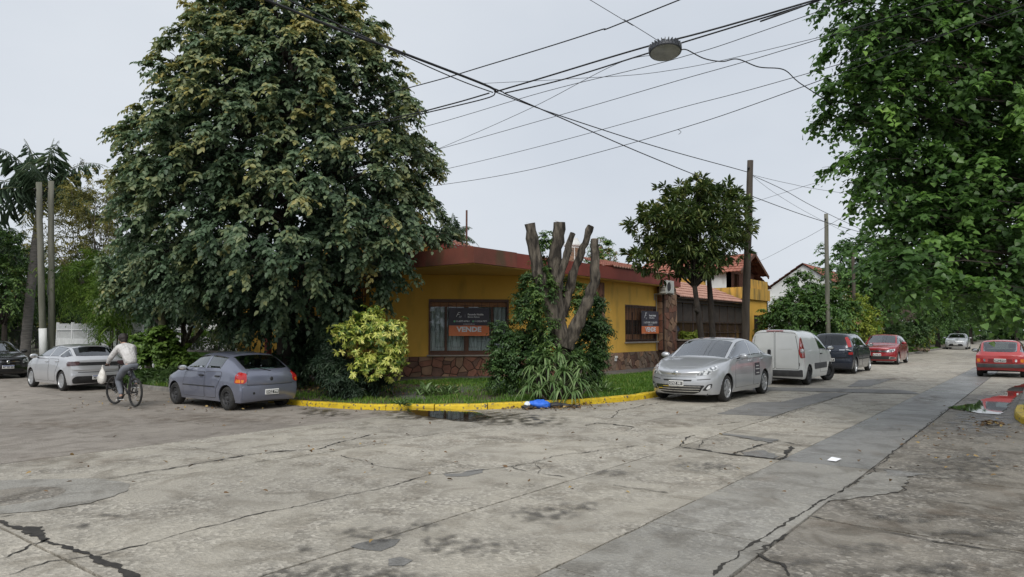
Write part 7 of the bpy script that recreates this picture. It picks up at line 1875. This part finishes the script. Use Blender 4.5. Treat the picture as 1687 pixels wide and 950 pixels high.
# --- lamp hung over the crossing
LP = PD(1096, 84, 11.0)
lamp = tag(empty('street_lamp', LP), 'round finned lamp hanging from cables over the crossing', 'street lamp'); lamp.rotation_euler = (R(-7), R(9), 0)
GREYM = pm('lamp_housing', (.045, .048, .055), (.075, .08, .09), scale=7, rough=.5, metal=.3)
m = MB(); m.lathe([(.001, .12), (.12, .12), (.19, .085), (.235, .04), (.25, .0), (.25, -.02), (.232, -.03)], 40); m.build('housing', GREYM, lamp, smooth=True)
m = MB(); m.lathe([(.001, -.022), (.22, -.022), (.232, -.028)], 40); m.build('lens', pm('lamp_diffuser', (.22, .23, .22), (.32, .33, .31), scale=5, rough=.35), lamp, smooth=True)
for i in range(28):
    a = 2 * math.pi * i / 28; m = MB(); M = Matrix.Rotation(a, 4, 'Z'); m.box(.17, .258, -.006, .006, .0, .085, M=M); m.build('fin', GREYM, lamp)
m = MB(); m.tube([(.08, 0, .10), (.08, 0, .17), (.0, 0, .22), (-.08, 0, .17), (-.08, 0, .10)], .009, 6); m.build('hanger', IRON, lamp, smooth=True)

# ================================================================== fences and walls on the left-hand street
FENW = pm('white_fence_paint', (.56, .57, .57), (.68, .69, .69), scale=4, rough=.6)
fence = tag(empty('picket_fence', (14.3, 34, 0)), 'white fence with solid lower panels and pickets behind the silver hatchback', 'fence')
pk = MB(); pk.add([(-.02, -.012, .95), (.02, -.012, .95), (.02, -.012, 1.98), (0, -.012, 2.06), (-.02, -.012, 1.98), (-.02, .012, .95), (.02, .012, .95), (.02, .012, 1.98), (0, .012, 2.06), (-.02, .012, 1.98)], [(0, 1, 2, 3, 4), (9, 8, 7, 6, 5), (0, 5, 6, 1), (1, 6, 7, 2), (2, 7, 8, 3), (3, 8, 9, 4), (4, 9, 5, 0)])
pkm = pk.mesh('picket')
for i in range(8):
    y0 = -6.6 + i * 1.9
    m = MB(); m.box(-.05, .05, y0 - .06, y0 + .06, -.3, 2.12); m.build('post', FENW, fence)
    if i == 7: break
    m = MB(); m.box(-.02, .02, y0 + .06, y0 + 1.84, -.2, 1.30); m.build('panel', FENW, fence)
    m = MB(); m.box(-.06, -.028, y0 + .06, y0 + 1.84, 1.72, 1.77); m.build('rail', FENW, fence)
    for k in range(14):
        o = link('picket', pkm, FENW, fence); o.location = (0, y0 + .16 + k * .12, 0); o.rotation_euler = (0, 0, math.pi / 2)
GREENW = pm('bright_green_wall', (.085, .20, .018), (.13, .27, .03), scale=2, rough=.8, bump=.2); streaks(GREENW, (.04, .06, .02), .5, .75, 3)
gw = tag(empty('garden_wall', (14.3, 26.5, 0)), 'low bright green garden wall topped with wire mesh beyond the old hatchback', 'wall')
m = MB(); m.box(-.1, .1, -3.6, 2.9, -.4, .86); m.build('wall', GREENW, gw)
m = MB(); m.box(-.13, .13, -3.62, 2.92, .86, .92); m.build('coping', SILL, gw)
m = MB()
for i in range(-36, 30):
    y = i * .1; m.bar((0, y, .92), (0, y + .35, 1.42), .008); m.bar((0, y + .35, .92), (0, y, 1.42), .008)
o = m.build('wire_mesh', IRON, gw)
for y in (-3.5, -1.4, .7, 2.8): m = MB(); m.tube([(0, y, .9), (0, y, 1.5)], .025, 6); m.build('post', IRON, gw)
hl = tag(empty('garden_house'), 'pale house with grey roof half hidden behind the gardens at left', 'house')
m = MB(); m.box(19, 27, 27, 41, -.3, 3.1); m.build('wall', WHITEW, hl)
tiled_roof('roof', (18.6, 26.6, 3.1), (0, 1, 0), (4.4, 0, 1.7), 14.8, 4.7, 9, hl, pm('grey_roof_tile', (.22, .21, .20), (.34, .33, .31), scale=3, rough=.8))
tiled_roof('roof', (27.4, 26.6, 3.1), (0, 1, 0), (-4.4, 0, 1.7), 14.8, 4.7, 9, hl, pm('grey_roof_tile', (.22, .21, .20)))
m = MB(); m.box(18.94, 18.98, 30, 31.6, 1.0, 2.3); w_ = m.build('window', pm('dark_pane', (.02, .02, .022)), hl)
m = MB(); m.box(18.9, 18.93, 29.9, 31.7, .92, 1.0); m.build('sill', SILL, w_)
bw = PD(283, 536, 31); bl = tag(empty('blue_hoarding', (bw.x, bw.y, 0)), 'light blue panelled hoarding behind the forked tree', 'hoarding'); bl.rotation_euler = (0, 0, R(-40))
BLU = pm('light_blue_panel', (.20, .42, .62), (.27, .50, .70), scale=2, rough=.6)
for i in range(5): m = MB(); m.box(-.9 + i * .38, -.54 + i * .38, -.03, .03, 1.25, 2.35); m.build('panel', BLU, bl)
for x in (-.9, .95): m = MB(); m.box(x - .05, x + .05, -.02, .08, -.3, 2.4); m.build('post', FENW, bl)
dk = tag(empty('iron_fence', (14.2, 47, 0)), 'dark iron railing at the far left edge behind the black car', 'fence')
bar_ = MB(); bar_.box(-.012, .012, -.012, .012, -.3, 1.9); bme_ = bar_.mesh('railing_bar')
for i in range(60): o = link('railing_bar', bme_, IRON, dk); o.location = (0, -6 + i * .2, 0)
for z in (.2, 1.7): m = MB(); m.box(-.02, .02, -6.1, 6, z, z + .05); m.build('rail', IRON, dk)
for i, (px, d, e, lab) in enumerate(((20, 58, 3.2, 'leftmost of the tall background trees'), (110, 60, 3.0, 'background tree left of the picket fence gap'), (190, 56, 3.0, 'background tree behind the bamboo'), (265, 52, 2.6, 'background tree behind the blue hoarding'), (340, 52, 2.8, 'background tree behind the green garden wall'), (60, 70, 3.4, 'farthest tree at the end of the left-hand street'))):
    b = lb(px, 580, d); bg_tree('garden_tree', lab, b, [(b.x, b.y, 3.4, e, e, 2.0), (b.x + 1.5, b.y - 1, 4.6, e * .8, e * .8, 1.7), (b.x - 2, b.y + 1, 3.0, e * .8, e * .8, 1.6)], 300, .9, .24, .6, GARD if i % 2 else OLIV, BARKD, 2, .16, t0=.4)
bush('hedge', 'long dark hedge closing the far end of the left-hand street', [(5, 88, 1.5, 6, 2, 2.2), (12, 86, 1.5, 4, 2, 2.5), (-3, 90, 1.5, 5, 2, 2.2)], 320, .9, 5, 8, .3, .6, GARD, 'ovate', .4, .15, 4)

# ================================================================== people
def skin(name, pts, edges, mat, parent, sub=2, smooth=True):
    """pts = {key: (x,y,z,rx[,ry])}; grows one continuous surface round the joints"""
    keys = list(pts); ix = {k: i for i, k in enumerate(keys)}
    me = bpy.data.meshes.new(name); me.from_pydata([pts[k][:3] for k in keys], [(ix[a], ix[b]) for a, b in edges], [])
    o = bpy.data.objects.new(name, me); COL.objects.link(o); o.modifiers.new('k', 'SKIN').use_smooth_shade = True
    for i, k in enumerate(keys):
        s = me.skin_vertices[0].data[i]; s.radius = (pts[k][3], pts[k][4] if len(pts[k]) > 4 else pts[k][3]); s.use_root = (i == 0)
    sm = o.modifiers.new('s', 'SUBSURF'); sm.levels = sub; sm.render_levels = sub
    bpy.context.view_layer.update(); em = bpy.data.meshes.new_from_object(o.evaluated_get(bpy.context.evaluated_depsgraph_get())); bpy.data.objects.remove(o)
    em.name = name; em.materials.clear(); return link(name, em, mat, parent, smooth)
SKIN = pm('skin', (.36, .21, .15), (.42, .26, .19), scale=8, rough=.55)
HAIR = pm('dark_hair', (.012, .009, .008), (.03, .022, .018), scale=30, rough=.6, bump=.6, bscale=60)
JACK = pm('pale_jacket', (.50, .485, .475), (.60, .585, .575), scale=4, rough=.85, bump=1.0, bscale=11, bdist=.07, lo=.4, hi=.6, stretch=(1, 1, .6))
TROU = pm('grey_trousers', (.12, .13, .15), (.18, .19, .215), scale=3, rough=.85, bump=.5, bscale=9, bdist=.03)
SHOE = pm('black_shoe', (.012, .012, .013), (.03, .03, .032), scale=6, rough=.6)
def face(parent, body_pts, c, f, u, s):
    """eyes, nose, mouth and ears on a head at c looking along f"""
    c, f, u = Vector(c), Vector(f).normalized(), Vector(u); sd = f.cross(u).normalized(); u = sd.cross(f)
    for y in (-1, 1):
        m = MB(); m.ball(c + f * .088 * s + sd * y * .034 * s + u * .0, .014 * s, .014 * s, .010 * s, 8, 6); m.build('eye', HAIR, parent)
        m = MB(); m.ball(c + sd * y * .082 * s - f * .008 * s - u * .01, .018 * s, .014 * s, .032 * s, 8, 6); m.build('ear', SKIN, parent)
    m = MB(); m.tube([c + f * .09 * s + u * .005, c + f * .118 * s - u * .032 * s, c + f * .092 * s - u * .042 * s], [.008, .016, .010], 6); m.build('nose', SKIN, parent, smooth=True)
    m = MB(); m.tube([c + f * .086 * s - u * .066 * s - sd * .026, c + f * .096 * s - u * .064 * s, c + f * .086 * s - u * .066 * s + sd * .026], .006, 5); m.build('mouth', pm('lips', (.3, .12, .1)), parent)
CY = (7.98, 18.3); cz_ = gz(*CY)
# bicycle
bike = tag(empty('bicycle', (CY[0], CY[1], cz_ + .03), math.pi / 2), 'black mountain bicycle ridden by the person in the pale jacket', 'bicycle')
BIKE = pm('bike_frame_paint', (.012, .012, .014), (.03, .03, .033), scale=6, rough=.35)
def bike_wheel(x, steer=0):
    e = empty('wheel', (x, 0, .355)); e.parent = bike; e.rotation_euler = (0, 0, steer); M = Matrix.Rotation(R(90), 4, 'X')
    m = MB(); pr_ = [(.33 + .026 * math.cos(t), .026 * math.sin(t)) for t in [i * math.pi / 5 for i in range(10)]]; m.lathe(pr_, 44, M, close=True); m.build('tyre', RUBBER, e, smooth=True)
    m = MB(); m.lathe([(.318, -.012), (.300, -.010), (.300, .010), (.318, .012)], 44, M, close=True); m.build('rim', BIKE, e)
    m = MB()
    for i in range(24): a = 2 * math.pi * i / 24; b = a + (.5 if i % 2 else -.5); m.bar((.02 * math.cos(b), .02 * (1 if i % 4 < 2 else -1), .02 * math.sin(b)), (.302 * math.cos(a), 0, .302 * math.sin(a)), .0028)
    m.build('spokes', CHROME, e)
    m = MB(); m.lathe([(.001, -.05), (.022, -.05), (.018, 0), (.022, .05), (.001, .05)], 10, M); m.lathe([(.085, .025), (.085, .028), (.03, .028), (.03, .025)], 24, M, close=True); m.build('hub', IRON, e)
bike_wheel(-.54); bike_wheel(.58, R(10))
m = MB()
for a, b, r_ in (((-.14, 0, .30), (-.28, 0, .80), .017), ((-.26, 0, .74), (.38, 0, .86), .018), ((-.14, 0, .30), (.40, 0, .76), .022), ((.37, 0, .92), (.42, 0, .72), .022)): m.tube([a, b], r_, 8)
for s in (-1, 1): m.tube([(-.14, s * .04, .30), (-.54, s * .065, .355)], .010, 6); m.tube([(-.27, s * .02, .76), (-.54, s * .065, .355)], .009, 6)
m.build('frame', BIKE, bike, smooth=True)
m = MB(); m.tube([(.42, 0, .74), (.45, 0, .70)], .03, 8)
for s in (-1, 1): m.tube([(.44, s * .06, .72), (.50, s * .065, .52), (.58, s * .065, .355)], [.02, .017, .013], 8)
m.build('fork', BIKE, bike, smooth=True)
m = MB(); m.tube([(.37, 0, .92), (.40, 0, .985), (.44, 0, .99)], .018, 8); m.tube([(.40, -.33, 1.0), (.44, -.12, .995), (.45, 0, .99), (.44, .12, .995), (.40, .33, 1.0)], .013, 8)
hbar = m.build('handlebar', BIKE, bike, smooth=True)
for s in (-1, 1): m = MB(); m.tube([(.40, s * .22, 1.0), (.385, s * .34, 1.0)], .018, 8); m.build('grip', RUBBER, hbar)
m = MB(); m.tube([(-.28, 0, .80), (-.31, 0, .90)], .014, 8); sp_ = m.build('seat_post', BIKE, bike)
m = MB(); m.ball((-.30, 0, .925), .14, .07, .035, 12, 7); m.ball((-.20, 0, .93), .10, .03, .025, 10, 6); m.build('saddle', SHOE, bike, smooth=True)
m = MB(); M = Matrix.Translation((-.14, -.045, .30)) @ Matrix.Rotation(R(90), 4, 'X'); m.lathe([(.09, -.003), (.09, .003), (.07, .003), (.07, -.003)], 26, M, close=True); m.build('chainring', IRON, bike)
m = MB(); m.tube([(-.14, -.05, .39), (-.54, -.05, .39)], .006, 4); m.tube([(-.14, -.05, .21), (-.54, -.05, .32)], .006, 4); m.build('chain', IRON, bike)
for s, px_, pz_ in ((1, -.03, .155), (-1, -.25, .445)):
    m = MB(); m.bar((-.14, s * .07, .30), (px_, s * .085, pz_), .02, .014); cr_ = m.build('crank', IRON, bike); m = MB(); m.box(px_ - .045, px_ + .045, min(s * .09, s * .18), max(s * .09, s * .18), pz_ - .01, pz_ + .01); m.build('pedal', BIKE, cr_)
# rider
pe = tag(empty('person', (CY[0], CY[1], cz_ + .03), math.pi / 2), 'person in pale jacket and grey trousers riding the bicycle, leaning forward', 'person')
J = dict(pel=(-.27, 0, 1.02, .09, .08), sp1=(-.20, 0, 1.18, .09, .08), sp2=(-.06, 0, 1.34, .10, .09), chest=(.04, 0, 1.44, .10, .09), neck=(.15, 0, 1.53, .055), head=(.22, 0, 1.60, .075, .085), crown=(.25, 0, 1.70, .07, .075))
E = [('pel', 'sp1'), ('sp1', 'sp2'), ('sp2', 'chest'), ('chest', 'neck'), ('neck', 'head'), ('head', 'crown')]
for s, n in ((1, 'l'), (-1, 'r')):
    J.update({n + 'sh': (.07, s * .19, 1.42, .055), n + 'el': (.22, s * .27, 1.20, .042), n + 'wr': (.375, s * .275, 1.045, .030), n + 'pa': (.405, s * .28, 1.015, .036, .022),
              n + 'hip': (-.26, s * .10, .98, .085), n + 'kn': ((.16, s * .12, .63, .055) if s == 1 else (.12, s * .12, .90, .055)), n + 'an': ((-.08, s * .125, .245, .035) if s == 1 else (-.29, s * .125, .53, .035)), n + 'to': ((.09, s * .13, .175, .032) if s == 1 else (-.13, s * .13, .465, .032))})
    E += [('chest', n + 'sh'), (n + 'sh', n + 'el'), (n + 'el', n + 'wr'), (n + 'wr', n + 'pa'), ('pel', n + 'hip'), (n + 'hip', n + 'kn'), (n + 'kn', n + 'an'), (n + 'an', n + 'to')]
body = skin('body', J, E, SKIN, pe)
for s in (1, -1):                                      # fingers closed round the grips
    m = MB()
    for k in range(4):
        y = s * (.245 + k * .021); m.tube([(.405, y, 1.022), (.428, y, 1.008), (.420, y, .982), (.396, y, .978)], [.0095, .009, .0085, .007], 6)
    m.tube([(.385, s * .235, 1.02), (.372, s * .228, .998), (.385, s * .235, .978)], [.011, .010, .008], 6); m.build('fingers', SKIN, body, smooth=True)
face(body, J, (.255, 0, 1.635), (.93, 0, -.38), (.38, 0, .93), 1.0)
m = MB(); m.ball((.215, 0, 1.685), .125, .112, .112, 16, 10, M=Matrix.Rotation(R(15), 4, 'Y'), jit=.04); m.ball((.165, 0, 1.62), .075, .085, .085, 12, 8, jit=.05); m.build('hair', HAIR, pe, smooth=True)
T = dict(pel=(-.27, 0, .99, .16, .17), sp1=(-.20, 0, 1.17, .165, .17), sp2=(-.05, 0, 1.34, .175, .165), chest=(.05, 0, 1.44, .155, .15), col=(.115, 0, 1.50, .085))
ET = [('pel', 'sp1'), ('sp1', 'sp2'), ('sp2', 'chest'), ('chest', 'col')]
for s, n in ((1, 'l'), (-1, 'r')):
    T.update({n + 'sh': (.06, s * .185, 1.42, .088), n + 'el': (.215, s * .275, 1.195, .070), n + 'wr': (.345, s * .28, 1.068, .050), n + 'cu': (.368, s * .28, 1.048, .044)}); ET += [('chest', n + 'sh'), (n + 'sh', n + 'el'), (n + 'el', n + 'wr'), (n + 'wr', n + 'cu')]
skin('jacket', T, ET, JACK, pe)
U = dict(pel=(-.28, 0, .985, .14, .15), wai=(-.27, 0, 1.06, .12, .14)); EU = [('pel', 'wai')]
for s, n in ((1, 'l'), (-1, 'r')):
    k_ = J[n + 'kn']; a_ = J[n + 'an']; U.update({n + 'hip': (-.24, s * .10, .97, .105), n + 'th': ((-.24 + k_[0]) / 2, s * .115, (.97 + k_[2]) / 2 + .01, .098), n + 'kn': (k_[0], k_[1], k_[2], .075), n + 'ca': ((k_[0] + a_[0]) / 2 - .01, k_[1], (k_[2] + a_[2]) / 2, .068), n + 'an': (a_[0], a_[1], a_[2] + .03, .050)})
    EU += [('pel', n + 'hip'), (n + 'hip', n + 'th'), (n + 'th', n + 'kn'), (n + 'kn', n + 'ca'), (n + 'ca', n + 'an')]
skin('trousers', U, EU, TROU, pe)
for s, n in ((1, 'l'), (-1, 'r')):
    a_, t_ = J[n + 'an'], J[n + 'to']; sh2 = skin('shoe', dict(h=(a_[0] - .035, a_[1], a_[2] - .03, .042), m=((a_[0] + t_[0]) / 2, a_[1], (a_[2] + t_[2]) / 2 - .005, .045), t=(t_[0], t_[1], t_[2] + .01, .038)), [('h', 'm'), ('m', 't')], SHOE, pe)
    m = MB(); m.bar((a_[0] - .07, a_[1], a_[2] - .075), (t_[0] + .03, t_[1], t_[2] - .03), .08, .018); m.build('sole', PLATEW, sh2)
bag = tag(empty('shopping_bag', (CY[0] - .36, CY[1] + .47, cz_ + .72), math.pi / 2), 'white plastic shopping bag hanging from the handlebar', 'bag')
BAGW = pm('bag_plastic', (.58, .55, .50), (.74, .72, .68), scale=6, rough=.45, bump=.7, bscale=12, bdist=.04)
m = MB(); pr_ = [(.02, .27), (.035, .22), (.085, .14), (.125, .03), (.13, -.06), (.10, -.13), (.03, -.155), (.001, -.158)]
m.lathe(pr_, 22); m.v = [(v[0] * (1 + .2 * noise.noise((v[0] * 9, v[1] * 9, v[2] * 7))), v[1] * .75 * (1 + .2 * noise.noise((v[1] * 9, v[0] * 9, v[2] * 7))), v[2]) for v in m.v]
m.build('sack', BAGW, bag, smooth=True)
for s in (-1, 1): m = MB(); m.tube([(s * .02, 0, .25), (s * .025, 0, .29), (0, 0, .31)], .008, 5); m.build('bag_handle', BAGW, bag)
# far pedestrian
q = lb(1529, 573, 58); pf = tag(empty('person', q, R(150)), 'small distant person in a beige top standing on the left pavement', 'person')
J2 = dict(pel=(0, 0, .95, .13, .10), sp=(0, 0, 1.15, .12, .10), chest=(0, 0, 1.35, .15, .10), neck=(.01, 0, 1.50, .05), head=(.02, 0, 1.60, .075, .085), top=(.02, 0, 1.69, .065))
E2 = [('pel', 'sp'), ('sp', 'chest'), ('chest', 'neck'), ('neck', 'head'), ('head', 'top')]
for s, n in ((1, 'l'), (-1, 'r')):
    J2.update({n + 'sh': (0, s * .19, 1.40, .055), n + 'el': (-.03, s * .24, 1.12, .042), n + 'wr': (.05, s * .25, .88, .03), n + 'ha': (.07, s * .25, .79, .035), n + 'hip': (0, s * .09, .9, .085), n + 'kn': (.02, s * .10, .5, .058), n + 'an': (-.02, s * .10, .1, .04), n + 'to': (.13, s * .11, .05, .035)})
    E2 += [('chest', n + 'sh'), (n + 'sh', n + 'el'), (n + 'el', n + 'wr'), (n + 'wr', n + 'ha'), ('pel', n + 'hip'), (n + 'hip', n + 'kn'), (n + 'kn', n + 'an'), (n + 'an', n + 'to')]
b2 = skin('body', J2, E2, SKIN, pf); face(b2, J2, (.025, 0, 1.63), (1, 0, 0), (0, 0, 1), 1.0)
for s in (1, -1):
    for k in range(5): m = MB(); m.tube([(.06 + k * .008, s * .25, .79), (.055 + k * .012, s * .25, .72 + (.03 if k == 4 else 0))], [.009, .007], 5); m.build('finger', SKIN, b2)
BEI = pm('beige_shirt', (.34, .28, .20), (.42, .35, .26), scale=4, rough=.85)
skin('shirt', {k: (*v[:3], v[3] + .035, (v[4] if len(v) > 4 else v[3]) + .035) for k, v in J2.items() if k in ('pel', 'sp', 'chest', 'lsh', 'rsh', 'lel', 'rel')}, [('pel', 'sp'), ('sp', 'chest'), ('chest', 'lsh'), ('chest', 'rsh'), ('lsh', 'lel'), ('rsh', 'rel')], BEI, pf)
skin('trousers', {k: (*v[:3], v[3] + .03) for k, v in J2.items() if k in ('pel', 'lhip', 'rhip', 'lkn', 'rkn', 'lan', 'ran')}, [('pel', 'lhip'), ('pel', 'rhip'), ('lhip', 'lkn'), ('rhip', 'rkn'), ('lkn', 'lan'), ('rkn', 'ran')], SHOE, pf)
m = MB(); m.ball((.0, 0, 1.66), .095, .09, .085, 12, 8); m.build('hair', HAIR, pf, smooth=True)

# ================================================================== small things
bd = PG(890, 673); bun = tag(empty('discarded_bundle', (bd.x, bd.y, gz(bd.x, bd.y) + .02), R(-42)), 'discarded bundle of blue and black cloth with a white end against the yellow kerb', 'rubbish')
def lump(nm, c, r, mat, sx=6):
    m = MB(); m.ball((0, 0, 0), *r, 30, 18); m.v = [tuple(Vector(v) * (1 + .32 * noise.noise((v[0] * sx + c[0] * 9, v[1] * sx, v[2] * sx)) + .22 * noise.noise((v[0] * 21 + c[0] * 9, v[1] * 21, v[2] * 21))) + Vector(c)) for v in m.v]
    m.v = [(v[0], v[1], max(v[2], 0)) for v in m.v]; return m.build(nm, mat, bun, smooth=True)
lump('blue_cloth', (0, 0, .08), (.26, .15, .10), pm('bright_blue_cloth', (.02, .12, .60), (.04, .18, .75), scale=7, rough=.6, bump=.6, bscale=10, bdist=.03))
lump('white_end', (-.29, -.02, .08), (.07, .08, .06), pm('white_cloth', (.6, .65, .72), (.72, .76, .8), scale=7, rough=.6), 8)
lump('black_cloth', (-.28, -.06, .03), (.14, .11, .05), SHOE, 8); lump('black_cloth', (.36, .02, .06), (.18, .08, .055), SHOE, 8)
m = MB(); m.tube([(.45, .02, .06), (.62, -.03, .04), (.74, -.05, .03)], [.045, .035, .03], 8); m.build('black_sleeve', SHOE, bun, smooth=True)
lump('shoe_end', (.78, -.12, .03), (.11, .045, .04), SHOE, 9)
pp = PG(1374, 759); m = MB(); vs = [(-.12, -.05, .0), (.1, -.07, .004), (.13, .05, .012), (0, .03, .03), (-.1, .06, .0)]; m.add(vs, [(0, 1, 3), (1, 2, 3), (0, 3, 4)])
o = m.build('paper_scrap', BWHT, fix=True); o.location = (pp.x, pp.y, gz(pp.x, pp.y) + .018); tag(o, 'crumpled white scrap of paper lying on the paved strip', 'litter')
for k, (px, py, sx, lab) in enumerate(((1510, 578, 1.0, 'pile of tan stones and rubble at the kerb past the red car'),)):
    q = PG(px, py, .1); rb = tag(empty('rubble_pile', q), lab, 'rubble')
    for i in range(22):
        m = MB(); m.ball((0, 0, 0), .22, .18, .13, 8, 6, jit=.25); o = m.build('stone', STONES[(1, 3)[i % 2]], rb); o.location = (random.uniform(-2.2, 2.2), random.uniform(-.7, .5), random.uniform(.0, .18)); o.rotation_euler = (0, 0, random.uniform(0, 6))
yl = PG(1630, 702); litter('fallen_twig', 'yellow leaves fallen on the wet gutter near the right kerb', 1633, 700, 9, 2, 26, .12)
